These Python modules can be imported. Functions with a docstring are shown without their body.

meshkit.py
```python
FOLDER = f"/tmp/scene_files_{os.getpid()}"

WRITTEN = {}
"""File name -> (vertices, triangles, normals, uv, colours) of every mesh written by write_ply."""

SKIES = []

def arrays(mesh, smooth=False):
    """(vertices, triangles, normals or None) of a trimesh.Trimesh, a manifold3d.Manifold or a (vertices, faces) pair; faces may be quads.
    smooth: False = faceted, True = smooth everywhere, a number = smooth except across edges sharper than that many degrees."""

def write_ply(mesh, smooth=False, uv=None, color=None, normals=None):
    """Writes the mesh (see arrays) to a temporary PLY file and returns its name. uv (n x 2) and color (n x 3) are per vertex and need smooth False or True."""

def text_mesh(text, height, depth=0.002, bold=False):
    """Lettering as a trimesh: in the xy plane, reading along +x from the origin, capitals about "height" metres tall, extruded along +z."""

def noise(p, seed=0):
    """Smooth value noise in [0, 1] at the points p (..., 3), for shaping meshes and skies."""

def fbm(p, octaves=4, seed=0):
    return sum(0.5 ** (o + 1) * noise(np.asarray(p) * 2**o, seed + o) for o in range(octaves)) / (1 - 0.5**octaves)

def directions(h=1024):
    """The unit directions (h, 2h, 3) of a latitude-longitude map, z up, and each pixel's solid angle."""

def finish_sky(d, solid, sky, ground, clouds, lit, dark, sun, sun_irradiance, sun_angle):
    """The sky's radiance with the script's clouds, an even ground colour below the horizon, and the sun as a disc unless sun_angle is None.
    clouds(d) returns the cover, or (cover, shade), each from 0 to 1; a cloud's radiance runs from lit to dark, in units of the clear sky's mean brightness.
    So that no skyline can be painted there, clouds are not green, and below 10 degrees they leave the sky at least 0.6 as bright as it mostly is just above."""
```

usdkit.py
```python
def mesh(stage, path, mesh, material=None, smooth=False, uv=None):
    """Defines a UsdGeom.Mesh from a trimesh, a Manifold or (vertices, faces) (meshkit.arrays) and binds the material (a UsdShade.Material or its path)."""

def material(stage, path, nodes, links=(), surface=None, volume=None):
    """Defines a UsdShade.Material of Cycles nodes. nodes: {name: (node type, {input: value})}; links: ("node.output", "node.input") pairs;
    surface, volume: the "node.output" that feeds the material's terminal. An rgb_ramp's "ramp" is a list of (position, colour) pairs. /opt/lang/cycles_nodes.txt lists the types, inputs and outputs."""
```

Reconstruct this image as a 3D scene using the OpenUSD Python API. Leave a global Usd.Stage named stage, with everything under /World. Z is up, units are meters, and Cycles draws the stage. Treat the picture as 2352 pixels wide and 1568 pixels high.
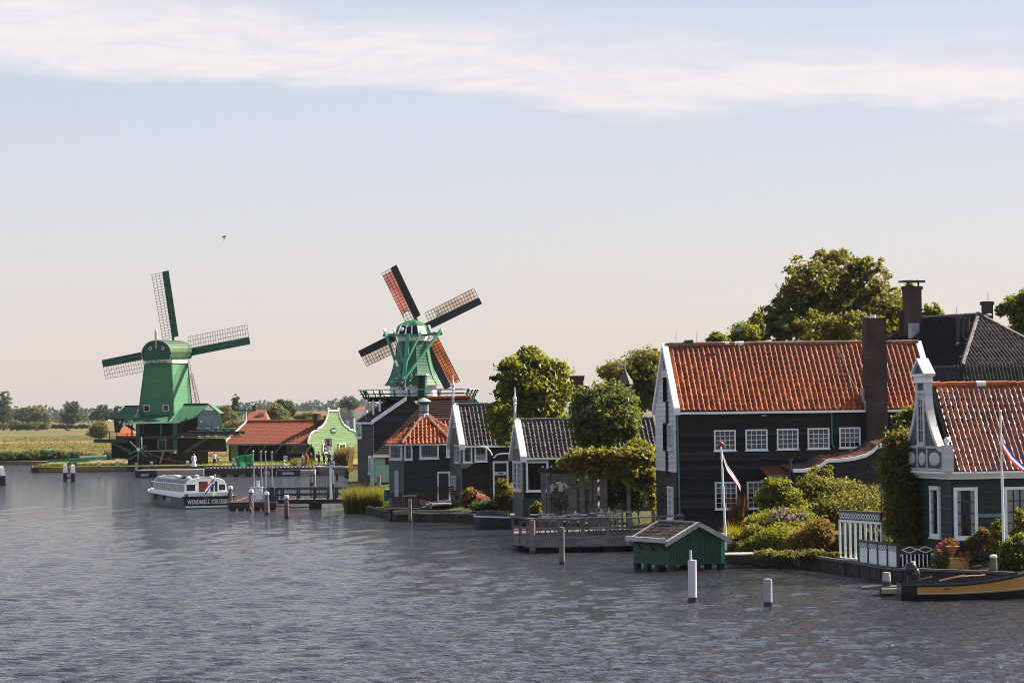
import math, random
import numpy as np, trimesh, usdkit, meshkit
from pxr import Usd, UsdGeom, UsdLux, UsdShade, Gf, Sdf, Vt
stage = Usd.Stage.CreateInMemory()
UsdGeom.SetStageUpAxis(stage, 'Z'); UsdGeom.SetStageMetersPerUnit(stage, 1.0)
UsdGeom.Xform.Define(stage, '/World'); UsdGeom.Scope.Define(stage, '/World/Looks')
PI = math.pi

# ---------------------------------------------------------------- camera, sky, sun, exposure
CAM_H = 7.0; FOC = 6533.0; PITCH = math.atan(158 / 6533.0); ROLL = 0.0125
EXPOSURE = 1.72
SUN_EL = math.radians(38); SUN_AZ = math.radians(29)        # azimuth from +x towards +y
SUN = np.array([math.cos(SUN_EL) * math.cos(SUN_AZ), math.cos(SUN_EL) * math.sin(SUN_AZ), math.sin(SUN_EL)])
SKY_STRENGTH = 0.056; SUN_INT = 1.25
cam = UsdGeom.Camera.Define(stage, '/World/camera')
cam.CreateHorizontalApertureAttr(36.0); cam.CreateVerticalApertureAttr(24.0)
cam.CreateFocalLengthAttr(36.0 * FOC / 2352.0); cam.CreateClippingRangeAttr(Gf.Vec2f(1.0, 50000.0))
cam.CreateExposureAttr(EXPOSURE)
_u0 = np.array([0, -math.sin(PITCH), math.cos(PITCH)]); _r0 = np.array([1.0, 0, 0])
FWD = np.array([0, math.cos(PITCH), math.sin(PITCH)])
RIGHT = _r0 * math.cos(ROLL) - _u0 * math.sin(ROLL); UP = _r0 * math.sin(ROLL) + _u0 * math.cos(ROLL)
CAMP = np.array([0, 0, CAM_H])
_m = np.eye(4); _m[0, :3] = RIGHT; _m[1, :3] = UP; _m[2, :3] = -FWD; _m[3, :3] = CAMP
cam.AddTransformOp().Set(Gf.Matrix4d(*_m.ravel().tolist()))

sun = UsdLux.DistantLight.Define(stage, '/World/sunlight')
sun.CreateIntensityAttr(SUN_INT); sun.CreateAngleAttr(0.5); sun.CreateColorAttr(Gf.Vec3f(1.0, 0.90, 0.76))
sun.GetPrim().CreateAttribute('inputs:normalize', Sdf.ValueTypeNames.Bool).Set(True)
_z = SUN; _x = np.cross([0, 0, 1.0], _z); _x /= np.linalg.norm(_x); _y = np.cross(_z, _x)
_m = np.eye(4); _m[0, :3] = _x; _m[1, :3] = _y; _m[2, :3] = _z
sun.AddTransformOp().Set(Gf.Matrix4d(*_m.ravel().tolist()))
ROT = math.atan2(SUN[0], SUN[1])
sky_mat = usdkit.material(stage, '/World/Looks/sky', {
    'tex': ('sky_texture', {'sky_type': 'single_scattering', 'sun_disc': False, 'sun_elevation': SUN_EL, 'sun_rotation': ROT,
                            'altitude': 0.0, 'air_density': 1.0, 'aerosol_density': 1.0, 'ozone_density': 1.0}),
    'tc': ('texture_coordinate', {}),
    'sep': ('separate_xyz', {}),
    # the long bank of thin cloud: a band of elevation, tilted, with a ragged upper side
    'map': ('mapping', {'scale': (5.0, 5.0, 26.0), 'rotation': (0.0, 0.0, 0.0), 'location': (1.3, 0.4, 0.0)}),
    'nz': ('noise_texture', {'scale': 1.6, 'detail': 7.0, 'roughness': 0.52, 'distortion': 0.35}),
    'map2': ('mapping', {'scale': (13.0, 13.0, 70.0)}),
    'nz2': ('noise_texture', {'scale': 1.0, 'detail': 5.0, 'roughness': 0.5, 'distortion': 0.2}),
    'tilt': ('math', {'math_type': 'multiply_add', 'value2': 0.074}),           # z + .085 x
    'wob': ('math', {'math_type': 'multiply_add', 'value2': 0.030}),            # + noise
    'wob2': ('math', {'math_type': 'multiply_add', 'value2': 0.022}),
    'band': ('rgb_ramp', {'ramp': [(0.0, (0, 0, 0)), (0.345, (0, 0, 0)), (0.361, (.92, .92, .92)), (0.395, (.95, .95, .95)), (0.425, (.32, .32, .32)), (0.452, (.08, .08, .08)), (0.52, (.15, .15, .15)), (1.0, (.1, .1, .1))]}),
    'bscale': ('math', {'math_type': 'multiply', 'value2': 2.6}),
    'up': ('rgb_ramp', {'ramp': [(0.0, (.9, .9, .9)), (0.15, (.84, .84, .84)), (0.35, (.55, .55, .55)), (0.7, (.3, .3, .3)), (1.0, (.25, .25, .25))]}),
    'veil': ('mix_color', {}), 'vc': ('rgb_ramp', {'ramp': [(0.0, (4.2, 3.6, 3.35)), (0.03, (4.15, 3.74, 3.6)), (0.06, (3.92, 3.8, 3.95)), (0.09, (3.55, 3.66, 4.12)), (0.14, (3.15, 3.5, 4.3)), (0.4, (2.6, 2.9, 3.8))]}),
    'mix': ('mix_color', {'b': (5.05, 4.72, 4.76)}), 'map3': ('mapping', {'scale': (26.0, 26.0, 150.0), 'rotation': (0.0, 0.10, 0.0)}), 'nz3': ('noise_texture', {'scale': 1.0, 'detail': 9.0, 'roughness': 0.66, 'distortion': 0.9}), 'tx': ('map_range', {'from_min': .3, 'from_max': .62, 'to_min': .5, 'to_max': 1.15, 'range_type': 'linear', 'clamp': True}), 'cov': ('math', {'math_type': 'multiply'}),
    'bg': ('background_shader', {'strength': SKY_STRENGTH}),
}, [('tc.generated', 'sep.vector'), ('tc.generated', 'map.vector'), ('map.vector', 'nz.vector'), ('tc.generated', 'map2.vector'), ('map2.vector', 'nz2.vector'),
    ('sep.x', 'tilt.value1'), ('sep.z', 'tilt.value3'), ('nz.fac', 'wob.value1'), ('tilt.value', 'wob.value3'),
    ('nz2.fac', 'wob2.value1'), ('wob.value', 'wob2.value3'),
    ('wob2.value', 'bscale.value1'), ('bscale.value', 'band.fac'), ('sep.z', 'up.fac'),
    ('tex.color', 'veil.a'), ('sep.z', 'vc.fac'), ('vc.color', 'veil.b'), ('up.color', 'veil.fac'), ('veil.result', 'mix.a'), ('tc.generated', 'map3.vector'), ('map3.vector', 'nz3.vector'), ('nz3.fac', 'tx.value'), ('band.color', 'cov.value1'), ('tx.result', 'cov.value2'), ('cov.value', 'mix.fac'),
    ('mix.result', 'bg.color')], surface='bg.background')
dome = UsdLux.DomeLight.Define(stage, '/World/sky')
dome.CreateIntensityAttr(1.0)
UsdShade.MaterialBindingAPI.Apply(dome.GetPrim()).Bind(sky_mat)
dome.GetPrim().SetCustomDataByKey('kind', 'structure'); dome.GetPrim().SetCustomDataByKey('label', 'pale blue summer sky with a long bank of thin cloud'); dome.GetPrim().SetCustomDataByKey('category', 'sky')

# ---------------------------------------------------------------- finding places in the world
def ray(px, py):
    """Direction of the sight line through a point of the 2352 x 1568 picture."""
    u, v = (px - 1176) / FOC, -(py - 784) / FOC
    return FWD + u * RIGHT + v * UP
def G(px, py, z=0.0):
    d = ray(px, py); return CAMP + d * ((z - CAM_H) / d[2])
def A(px, py, Y):
    d = ray(px, py); return CAMP + d * (Y / d[1])
def scale_at(Y): return FOC / Y
class Frame:
    """A building's own axes: x along its front, y to the back, z up from its base."""
    def __init__(self, O, ang=0.0):
        self.O = np.array(O, float); self.a = math.radians(ang)
        self.ex = np.array([math.cos(self.a), math.sin(self.a), 0]); self.ey = np.array([-math.sin(self.a), math.cos(self.a), 0])
    def wp(self, px, py, y=0.0):
        """(x, z) in the plane y = const that the sight line meets."""
        d = ray(px, py); c = CAMP - self.O
        t = (y - c @ self.ey) / (d @ self.ey); p = c + d * t
        return float(p @ self.ex), float(p[2])
    def wx(self, px, py, x=0.0):
        """(y, z) in the plane x = const."""
        d = ray(px, py); c = CAMP - self.O
        t = (x - c @ self.ex) / (d @ self.ex); p = c + d * t
        return float(p @ self.ey), float(p[2])
    def w(self, x, y, z): return self.O + self.ex * x + self.ey * y + np.array([0, 0, z])

# ---------------------------------------------------------------- mesh building
class MB:
    def __init__(self): self.V = []; self.F = []; self.n = 0
    def add(self, v, f):
        v = np.asarray(v, float); f = np.asarray(f, int)
        if f.shape[1] == 4: f = np.vstack([f[:, [0, 1, 2]], f[:, [0, 2, 3]]])
        self.V.append(v); self.F.append(f + self.n); self.n += len(v); return self
    def tm(self, m, T=None):
        v = np.array(m.vertices)
        if T is not None: v = v @ np.asarray(T)[:3, :3].T + np.asarray(T)[:3, 3]
        return self.add(v, m.faces)
    def hexa(self, c):
        """eight corners: bottom 0-3 counter-clockwise, top 4-7"""
        return self.add(c, [[0, 3, 2, 1], [4, 5, 6, 7], [0, 1, 5, 4], [1, 2, 6, 5], [2, 3, 7, 6], [3, 0, 4, 7]])
    def box(self, x0, x1, y0, y1, z0, z1):
        return self.hexa([[x0, y0, z0], [x1, y0, z0], [x1, y1, z0], [x0, y1, z0], [x0, y0, z1], [x1, y0, z1], [x1, y1, z1], [x0, y1, z1]])
    def beam(self, p, q, w, h=None, up=(0, 0, 1)):
        p, q = np.asarray(p, float), np.asarray(q, float); h = w if h is None else h
        t = q - p; t /= np.linalg.norm(t) + 1e-12; up = np.asarray(up, float)
        s = np.cross(t, up)
        if np.linalg.norm(s) < 1e-3: s = np.cross(t, [1.0, 0, 0])
        s /= np.linalg.norm(s); u = np.cross(s, t); s = s * w / 2; u = u * h / 2
        return self.hexa([p - s - u, p + s - u, q + s - u, q - s - u, p - s + u, p + s + u, q + s + u, q - s + u])
    def cyl(self, p, q, r0, r1=None, n=10, cap=True, jit=None):
        p, q = np.asarray(p, float), np.asarray(q, float); r1 = r0 if r1 is None else r1
        return self.tube([p, q], [r0, r1], n, cap)
    def tube(self, pts, radii, n=8, cap=True):
        P = np.asarray(pts, float); k = len(P); R = np.broadcast_to(radii, (k,))
        t = np.gradient(P, axis=0); t /= np.linalg.norm(t, axis=1, keepdims=True) + 1e-12
        ref = np.where(np.abs(t[:, 2:]) < 0.9, [0, 0, 1.0], [1.0, 0, 0]) if k > 2 else np.repeat([[0, 0, 1.0] if abs(t[0, 2]) < .9 else [1.0, 0, 0]], k, 0)
        if k > 2: ref = np.repeat([[0, 0, 1.0] if np.abs(t[:, 2]).mean() < .75 else [1.0, 0, 0]], k, 0)
        a = np.cross(t, ref); a /= np.linalg.norm(a, axis=1, keepdims=True) + 1e-12; b = np.cross(t, a)
        an = np.arange(n) * 2 * PI / n
        v = P[:, None] + R[:, None, None] * (np.cos(an)[None, :, None] * a[:, None] - np.sin(an)[None, :, None] * b[:, None])
        i, j = np.meshgrid(np.arange(k - 1), np.arange(n), indexing='ij')
        f = np.stack([i * n + j, i * n + (j + 1) % n, (i + 1) * n + (j + 1) % n, (i + 1) * n + j], -1).reshape(-1, 4)
        f = np.vstack([f[:, [0, 1, 2]], f[:, [0, 2, 3]]]); v = v.reshape(-1, 3)
        if cap:
            v = np.vstack([v, P[:1], P[-1:]]); c0, c1 = k * n, k * n + 1; e = (k - 1) * n
            f = np.vstack([f, [[c0, (j + 1) % n, j] for j in range(n)], [[c1, e + j, e + (j + 1) % n] for j in range(n)]])
        return self.add(v, f)
    def lathe(self, prof, c=(0, 0, 0), n=12):
        """profile of (radius, z) from bottom to top"""
        c = np.asarray(c, float); an = np.arange(n) * 2 * PI / n; k = len(prof)
        v = np.array([[r * math.cos(a), r * math.sin(a), z] for r, z in prof for a in an]) + c
        f = [[i * n + j, i * n + (j + 1) % n, (i + 1) * n + (j + 1) % n, (i + 1) * n + j] for i in range(k - 1) for j in range(n)]
        return self.add(v, f)
    def prism(self, poly, d0, d1, plane='xz'):
        """a polygon (shapely or points) drawn in a plane and given depth d0..d1 along the third axis"""
        from shapely.geometry import Polygon
        p = poly if hasattr(poly, 'exterior') else Polygon(poly)
        m = trimesh.creation.extrude_polygon(p.buffer(0), d1 - d0, engine='earcut')
        v = np.array(m.vertices); f = np.array(m.faces)
        if plane == 'xz': v = np.stack([v[:, 0], v[:, 2] + d0, v[:, 1]], 1); f = f[:, ::-1]
        elif plane == 'yz': v = np.stack([v[:, 2] + d0, v[:, 0], v[:, 1]], 1)
        else: v = np.stack([v[:, 0], v[:, 1], v[:, 2] + d0], 1)
        return self.add(v, f)
    def sphere(self, c, r, sub=1, s=(1, 1, 1)):
        m = trimesh.creation.icosphere(subdivisions=sub, radius=1.0)
        return self.add(np.array(m.vertices) * np.asarray(s) * r + np.asarray(c), m.faces)
    def grid(self, P):
        """P: rows x cols x 3 points of a sheet"""
        r, c = P.shape[:2]; i, j = np.meshgrid(np.arange(r - 1), np.arange(c - 1), indexing='ij')
        return self.add(P.reshape(-1, 3), np.stack([i * c + j, i * c + j + 1, (i + 1) * c + j + 1, (i + 1) * c + j], -1).reshape(-1, 4))
    def merge(self, o, T=None):
        v, f = o.get()
        if T is not None: v = v @ np.asarray(T)[:3, :3].T + np.asarray(T)[:3, 3]
        return self.add(v, f)
    def get(self): return np.vstack(self.V), np.vstack(self.F)
    def xf(self, T):
        T = np.asarray(T, float); self.V = [v @ T[:3, :3].T + T[:3, 3] for v in self.V]; return self

def RZ(deg, t=(0, 0, 0)):
    a = math.radians(deg); T = np.eye(4); T[:2, :2] = [[math.cos(a), -math.sin(a)], [math.sin(a), math.cos(a)]]; T[:3, 3] = t; return T
def TR(*t): T = np.eye(4); T[:3, 3] = t; return T
def basis(ex, ey, ez, o): T = np.eye(4); T[:3, 0] = ex; T[:3, 1] = ey; T[:3, 2] = ez; T[:3, 3] = o; return T

_used = {}
def numbered(parent, name):
    k = (parent, name); i = _used.get(k, -1) + 1; _used[k] = i
    return f'{parent}/{name}' if i == 0 else f'{parent}/{name}_{i:03d}'
def tag(prim, label=None, cat=None, group=None, kind=None):
    for k, t in (('label', label), ('category', cat), ('group', group), ('kind', kind)):
        if t: prim.SetCustomDataByKey(k, t)
    return prim
def thing(name, label, cat, loc=(0, 0, 0), rotz=0.0, group=None):
    path = numbered('/World', name); x = UsdGeom.Xform.Define(stage, path)
    x.AddTranslateOp().Set(Gf.Vec3d(*map(float, loc)))
    if rotz: x.AddRotateZOp().Set(float(rotz))
    tag(x.GetPrim(), label, cat, group); return path
def sub(parent, name, label=None):
    path = numbered(parent, name); p = UsdGeom.Xform.Define(stage, path).GetPrim(); tag(p, label); return path
def part(parent, name, mb, mat, smooth=False, label=None, kind=None):
    path = numbered(parent, name)
    m = usdkit.mesh(stage, path, mb.get() if isinstance(mb, MB) else mb, M[mat] if isinstance(mat, str) else mat, smooth=smooth)
    tag(m.GetPrim(), label, None, None, kind); return path
def solid(name, mb, mat, label, cat=None, kind=None, smooth=False, group=None):
    path = part('/World', name, mb, mat, smooth); tag(stage.GetPrimAtPath(path), label, cat, group, kind); return path
def copy(src, loc, rotz=0.0, label=None, scale=None, group=None):
    p = stage.GetPrimAtPath(src); base = src.rsplit('/', 1)[1]
    if base[-3:].isdigit() and base[-4] == '_': base = base[:-4]
    path = numbered('/World', base); x = UsdGeom.Xform.Define(stage, path); q = x.GetPrim()
    q.GetReferences().AddInternalReference(p.GetPath()); q.SetInstanceable(True)
    x.ClearXformOpOrder(); x = UsdGeom.Xformable(q)
    ops = []
    t = x.AddTranslateOp(opSuffix='place'); t.Set(Gf.Vec3d(*map(float, loc))); ops.append(t)
    r = x.AddRotateZOp(opSuffix='place'); r.Set(float(rotz)); ops.append(r)
    if scale is not None: s = x.AddScaleOp(opSuffix='place'); s.Set(Gf.Vec3f(*((scale,) * 3 if np.ndim(scale) == 0 else scale))); ops.append(s)
    x.SetXformOpOrder(ops)
    tag(q, label or p.GetCustomDataByKey('label'), p.GetCustomDataByKey('category'), group or p.GetCustomDataByKey('group')); return path

# ---------------------------------------------------------------- materials
M = {}
def mat(name, c, rough=0.7, var=0.25, scale=1.5, stretch=(1, 1, 1), bump=0.0, bscale=20.0, spec=0.4, c2=None, c2f=0.0, c2scale=0.6, rnd=0.0, trans=0.0, metallic=0.0, coat=0.0, isl=0.0):
    """A painted or natural surface: colour c varied by noise, patches of c2 (dirt, moss, wear), fine relief, and a tone that differs from piece to piece."""
    c = np.asarray(c, float)
    nd = {'geo': ('geometry', {}), 'map': ('mapping', {'scale': stretch}), 'n': ('noise_texture', {'scale': scale, 'detail': 5.0, 'roughness': 0.6}),
          'r': ('rgb_ramp', {'ramp': [(0.25, tuple(c * (1 - var))), (0.75, tuple(np.minimum(c * (1 + var), 0.95)))]}),
          'p': ('principled_bsdf', {'roughness': rough, 'specular_ior_level': spec, 'metallic': metallic, 'coat_weight': coat, 'coat_roughness': 0.15})}
    ln = [('geo.position', 'map.vector'), ('map.vector', 'n.vector'), ('n.fac', 'r.fac')]
    out = 'r.color'
    if c2 is not None:
        nd['n2'] = ('noise_texture', {'scale': c2scale, 'detail': 6.0, 'roughness': 0.65}); nd['m2'] = ('map_range', {'from_min': 1 - c2f - 0.12, 'from_max': 1 - c2f + 0.12, 'range_type': 'linear', 'clamp': True})
        nd['x2'] = ('mix_color', {'b': tuple(c2)}); ln += [('map.vector', 'n2.vector'), ('n2.fac', 'm2.value'), ('m2.result', 'x2.fac'), (out, 'x2.a')]; out = 'x2.result'
    if rnd or isl:
        src = 'geo.random_per_island' if isl else 'oi.random'
        if rnd: nd['oi'] = ('object_info', {})
        k = isl or rnd
        nd['mr'] = ('map_range', {'to_min': 1 - k, 'to_max': 1 + k, 'range_type': 'linear', 'clamp': True}); nd['hs'] = ('hsv', {}); ln += [(src, 'mr.value'), ('mr.result', 'hs.value'), (out, 'hs.color')]; out = 'hs.color'
    ln.append((out, 'p.base_color'))
    if bump:
        nd['nb'] = ('noise_texture', {'scale': bscale, 'detail': 4.0}); nd['b'] = ('bump', {'strength': bump, 'distance': 0.02})
        ln += [('map.vector', 'nb.vector'), ('nb.fac', 'b.height'), ('b.normal', 'p.normal')]
    M[name] = usdkit.material(stage, '/World/Looks/' + name, nd, ln, surface='p.BSDF'); return M[name]
def leafmat(name, c, c2, trans=0.35, rough=0.5):
    c, c2, trans = tuple(np.array(c) * [3.2, 2.45, 2.0]), tuple(np.array(c2) * [3.6, 2.85, 2.2]), max(trans, .5)
    """Leaves: tone differs from leaf to leaf and from clump to clump, and light passes through them."""
    M[name] = usdkit.material(stage, '/World/Looks/' + name, {
        'geo': ('geometry', {}), 'n': ('noise_texture', {'scale': 0.9, 'detail': 3.0}), 'a': ('math', {'math_type': 'multiply_add', 'value2': 0.55}),
        'r': ('rgb_ramp', {'ramp': [(0.2, tuple(np.array(c) * .7)), (0.5, c), (0.9, c2)]}),
        'p': ('principled_bsdf', {'roughness': rough, 'specular_ior_level': 0.35}), 't': ('translucent_bsdf', {}), 'hs': ('hsv', {'value': 1.9, 'saturation': 1.08}),
        'm': ('mix_closure', {'fac': trans}), 'k': ('math', {'math_type': 'multiply', 'value2': 0.6})},
        [('geo.position', 'n.vector'), ('geo.random_per_island', 'k.value1'), ('n.fac', 'a.value1'), ('k.value', 'a.value3'), ('a.value', 'r.fac'), ('r.color', 'p.base_color'), ('r.color', 'hs.color'), ('hs.color', 't.color'),
         ('p.BSDF', 'm.closure1'), ('t.BSDF', 'm.closure2')], surface='m.closure')
def brickmat(name, c1, c2, mortar, sc=1.0):
    M[name] = usdkit.material(stage, '/World/Looks/' + name, {
        'geo': ('geometry', {}), 'sx': ('separate_xyz', {}), 'ad': ('math', {'math_type': 'add'}), 'cx': ('combine_xyz', {}),
        'b': ('brick_texture', {'color1': c1, 'color2': c2, 'mortar': mortar, 'scale': 1.0, 'mortar_size': 0.009, 'brick_width': 0.21 * sc, 'row_height': 0.065 * sc, 'bias': -0.1}),
        'n': ('noise_texture', {'scale': 1.1, 'detail': 5.0}), 'hs': ('hsv', {}), 'mr': ('map_range', {'from_min': .3, 'from_max': .7, 'to_min': 0.65, 'to_max': 1.3, 'range_type': 'linear', 'clamp': True}),
        'bp': ('bump', {'strength': 0.6, 'distance': 0.01, 'invert': True}), 'p': ('principled_bsdf', {'roughness': 0.9, 'specular_ior_level': 0.2})},
        [('geo.position', 'sx.vector'), ('sx.x', 'ad.value1'), ('sx.y', 'ad.value2'), ('ad.value', 'cx.x'), ('sx.z', 'cx.y'), ('cx.vector', 'b.vector'), ('geo.position', 'n.vector'), ('n.fac', 'mr.value'),
         ('mr.result', 'hs.value'), ('b.color', 'hs.color'), ('hs.color', 'p.base_color'), ('b.fac', 'bp.height'), ('bp.normal', 'p.normal')], surface='p.BSDF')
mat('tar_board', (0.0245, 0.0205, 0.0198), 0.7, 0.45, 1.2, (1, 1, 6), 0.5, 30, 0.16, c2=(0.028, 0.024, 0.023), c2f=0.33, rnd=0.5)
mat('dark_green_board', (0.015, 0.024, 0.0195), 0.6, 0.25, 1.2, (1, 1, 6), 0.3, 30, 0.3, rnd=0.25)
mat('worn_white', (0.34, 0.33, 0.315), 0.7, 0.25, 3.0, bump=.3, c2=(0.15, 0.14, 0.12), c2f=0.35, c2scale=2.0)
mat('grey_green_board', (0.068, 0.078, 0.073), 0.55, 0.2, 1.5, (1, 1, 5), 0.3, 30, 0.3, c2=(0.045, 0.06, 0.04), c2f=0.4, rnd=0.12)
mat('white_paint', (0.72, 0.72, 0.70), 0.5, 0.06, 2.0, (1, 1, 1), 0.1, 30, 0.4, c2=(0.45, 0.44, 0.40), c2f=0.28, c2scale=1.5)
mat('white_board', (0.50, 0.48, 0.46), 0.55, 0.12, 1.5, (1, 1, 5), 0.2, 30, 0.3, c2=(0.28, 0.27, 0.24), c2f=0.35, rnd=0.1)
mat('mill_green', (0.034, 0.155, 0.058), 0.5, 0.14, 1.0, (1, 1, 5), 0.2, 30, 0.35, rnd=0.08)
mat('boathouse_green', (0.016, 0.058, 0.034), 0.6, 0.2, 0.8, (1, 1, 5), 0.3, 30, 0.25, c2=(0.05, 0.07, 0.055), c2f=0.3, rnd=0.15)
mat('mill_green_dark', (0.010, 0.068, 0.036), 0.45, 0.2, 1.0, (1, 1, 1), 0.2, 30, 0.35)
mat('mill_mint', (0.055, 0.215, 0.14), 0.5, 0.1, 2.0)
mat('felt_green', (0.028, 0.115, 0.055), 0.6, 0.2, 0.8, (1, 1, 1), 0.2, 30, 0.3, c2=(0.05, 0.09, 0.06), c2f=0.4, rnd=0.15)
mat('gable_green', (0.115, 0.19, 0.058), 0.55, 0.08, 1.0, (1, 1, 5), rnd=0.05)
mat('mint_board', (0.30, 0.42, 0.33), 0.55, 0.15, 1.0, (1, 1, 5), c2=(0.05, 0.09, 0.07), c2f=0.3, rnd=0.08)
mat('black_paint', (0.017, 0.0155, 0.0155), 0.4, 0.2)
mat('dark_wood', (0.036, 0.029, 0.025), 0.75, 0.35, 2.0, (1, 1, 4), 0.4, 25, 0.2, rnd=0.2)
mat('grey_wood', (0.15, 0.13, 0.12), 0.8, 0.3, 2.5, (1, 1, 3), 0.5, 25, 0.2, c2=(0.05, 0.045, 0.04), c2f=0.4, rnd=0.22)
mat('pale_wood', (0.30, 0.26, 0.22), 0.8, 0.25, 2.5, (1, 1, 3), 0.4, 25, 0.2, rnd=0.15)
mat('new_wood', (0.42, 0.27, 0.12), 0.7, 0.2, 2.5, (1, 1, 1), 0.3, 25, 0.2)
mat('smock_green', (0.026, 0.125, 0.055), 0.5, 0.14, 1.0, (1, 1, 5), 0.2, 30, 0.35, rnd=0.08)
for i, c in enumerate(((0.275, 0.064, 0.018), (0.205, 0.050, 0.016), (0.33, 0.088, 0.026))):
    mat(f'orange_tile_{"abc"[i]}', c, 0.75, 0.3, 5.0, (1, 1, 1), 0.3, 40, 0.25, c2=(0.10, 0.04, 0.018), c2f=0.3, c2scale=1.3, rnd=0.22)
for i, c in enumerate(((0.235, 0.066, 0.026), (0.18, 0.050, 0.023), (0.29, 0.088, 0.033))):
    mat(f'glazed_tile_{"abc"[i]}', c, 0.36, 0.25, 5.0, (1, 1, 1), 0.15, 30, 0.45, c2=(0.09, 0.035, 0.02), c2f=0.33, c2scale=1.3, rnd=0.2, coat=0.12)
for i, c in enumerate(((0.052, 0.043, 0.041), (0.040, 0.034, 0.033), (0.070, 0.053, 0.047))):
    mat(f'grey_tile_{"abc"[i]}', c, 0.68, 0.3, 5.0, (1, 1, 1), 0.15, 30, 0.22, c2=(0.10, 0.065, 0.05), c2f=0.3, c2scale=1.3, rnd=0.35)
mat('red_tile_far', (0.27, 0.062, 0.022), 0.8, 0.35, 3.0, isl=0.3, c2=(0.12, 0.045, 0.022), c2f=0.3)
mat('orange_tile_mass', (0.27, 0.063, 0.018), 0.75, 0.3, 5.0, isl=0.22, c2=(0.09, 0.05, 0.03), c2f=0.33, c2scale=1.3)
mat('grey_tile_mass', (0.052, 0.044, 0.042), 0.68, 0.3, 5.0, isl=0.35, spec=0.22)
mat('dark_tile_mass', (0.030, 0.026, 0.024), 0.8, 0.3, 5.0, isl=0.4, spec=0.15)
mat('cap_green', (0.017, 0.064, 0.024), 0.6, 0.2, 1.5, (1, .4, 1), 0.2, 30, 0.25, c2=(0.055, 0.062, 0.024), c2f=0.4, c2scale=.9, rnd=0.25)
mat('maroon_felt', (0.038, 0.016, 0.013), 0.9, 0.3, 1.5, (1, 1, 1), 0.5, 14, 0.1, c2=(0.03, 0.018, 0.014), c2f=0.4)
mat('ridge_tile', (0.20, 0.075, 0.04), 0.75, 0.35, 4.0, rnd=0.3, c2=(0.12, 0.10, 0.08), c2f=0.45)
mat('ridge_grey', (0.075, 0.065, 0.06), 0.7, 0.3, 4.0, rnd=0.25)
mat('lead', (0.27, 0.29, 0.32), 0.5, 0.2, 3.0)
mat('zinc', (0.16, 0.19, 0.19), 0.45, 0.2, 3.0)
mat('copper_pipe', (0.07, 0.16, 0.13), 0.6, 0.3, 3.0)
mat('steel', (0.35, 0.36, 0.37), 0.35, 0.1, 3.0, metallic=0.6)
mat('dark_metal', (0.02, 0.02, 0.022), 0.45, 0.2)
mat('curtain', (0.50, 0.50, 0.50), 0.9, 0.12, 4.0, (3, 3, .3))
mat('net_curtain', (0.21, 0.205, 0.20), 0.9, 0.1, 4.0)
mat('room_dark', (0.012, 0.012, 0.013), 0.9, 0.3)
mat('concrete_post', (0.46, 0.45, 0.46), 0.55, 0.08, 3.0, c2=(0.40, 0.40, 0.38), c2f=0.3)
mat('concrete_grey', (0.27, 0.265, 0.275), 0.6, 0.08, 3.0)
mat('stone', (0.30, 0.29, 0.28), 0.85, 0.25, 4.0, bump=0.4, rnd=0.1)
mat('algae', (0.02, 0.02, 0.014), 0.5, 0.4, 5.0)
mat('rust_cap', (0.20, 0.07, 0.035), 0.8, 0.3, 6.0)
mat('rope', (0.35, 0.30, 0.22), 0.9, 0.2)
mat('red_paint', (0.40, 0.02, 0.02), 0.5, 0.1)
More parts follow.
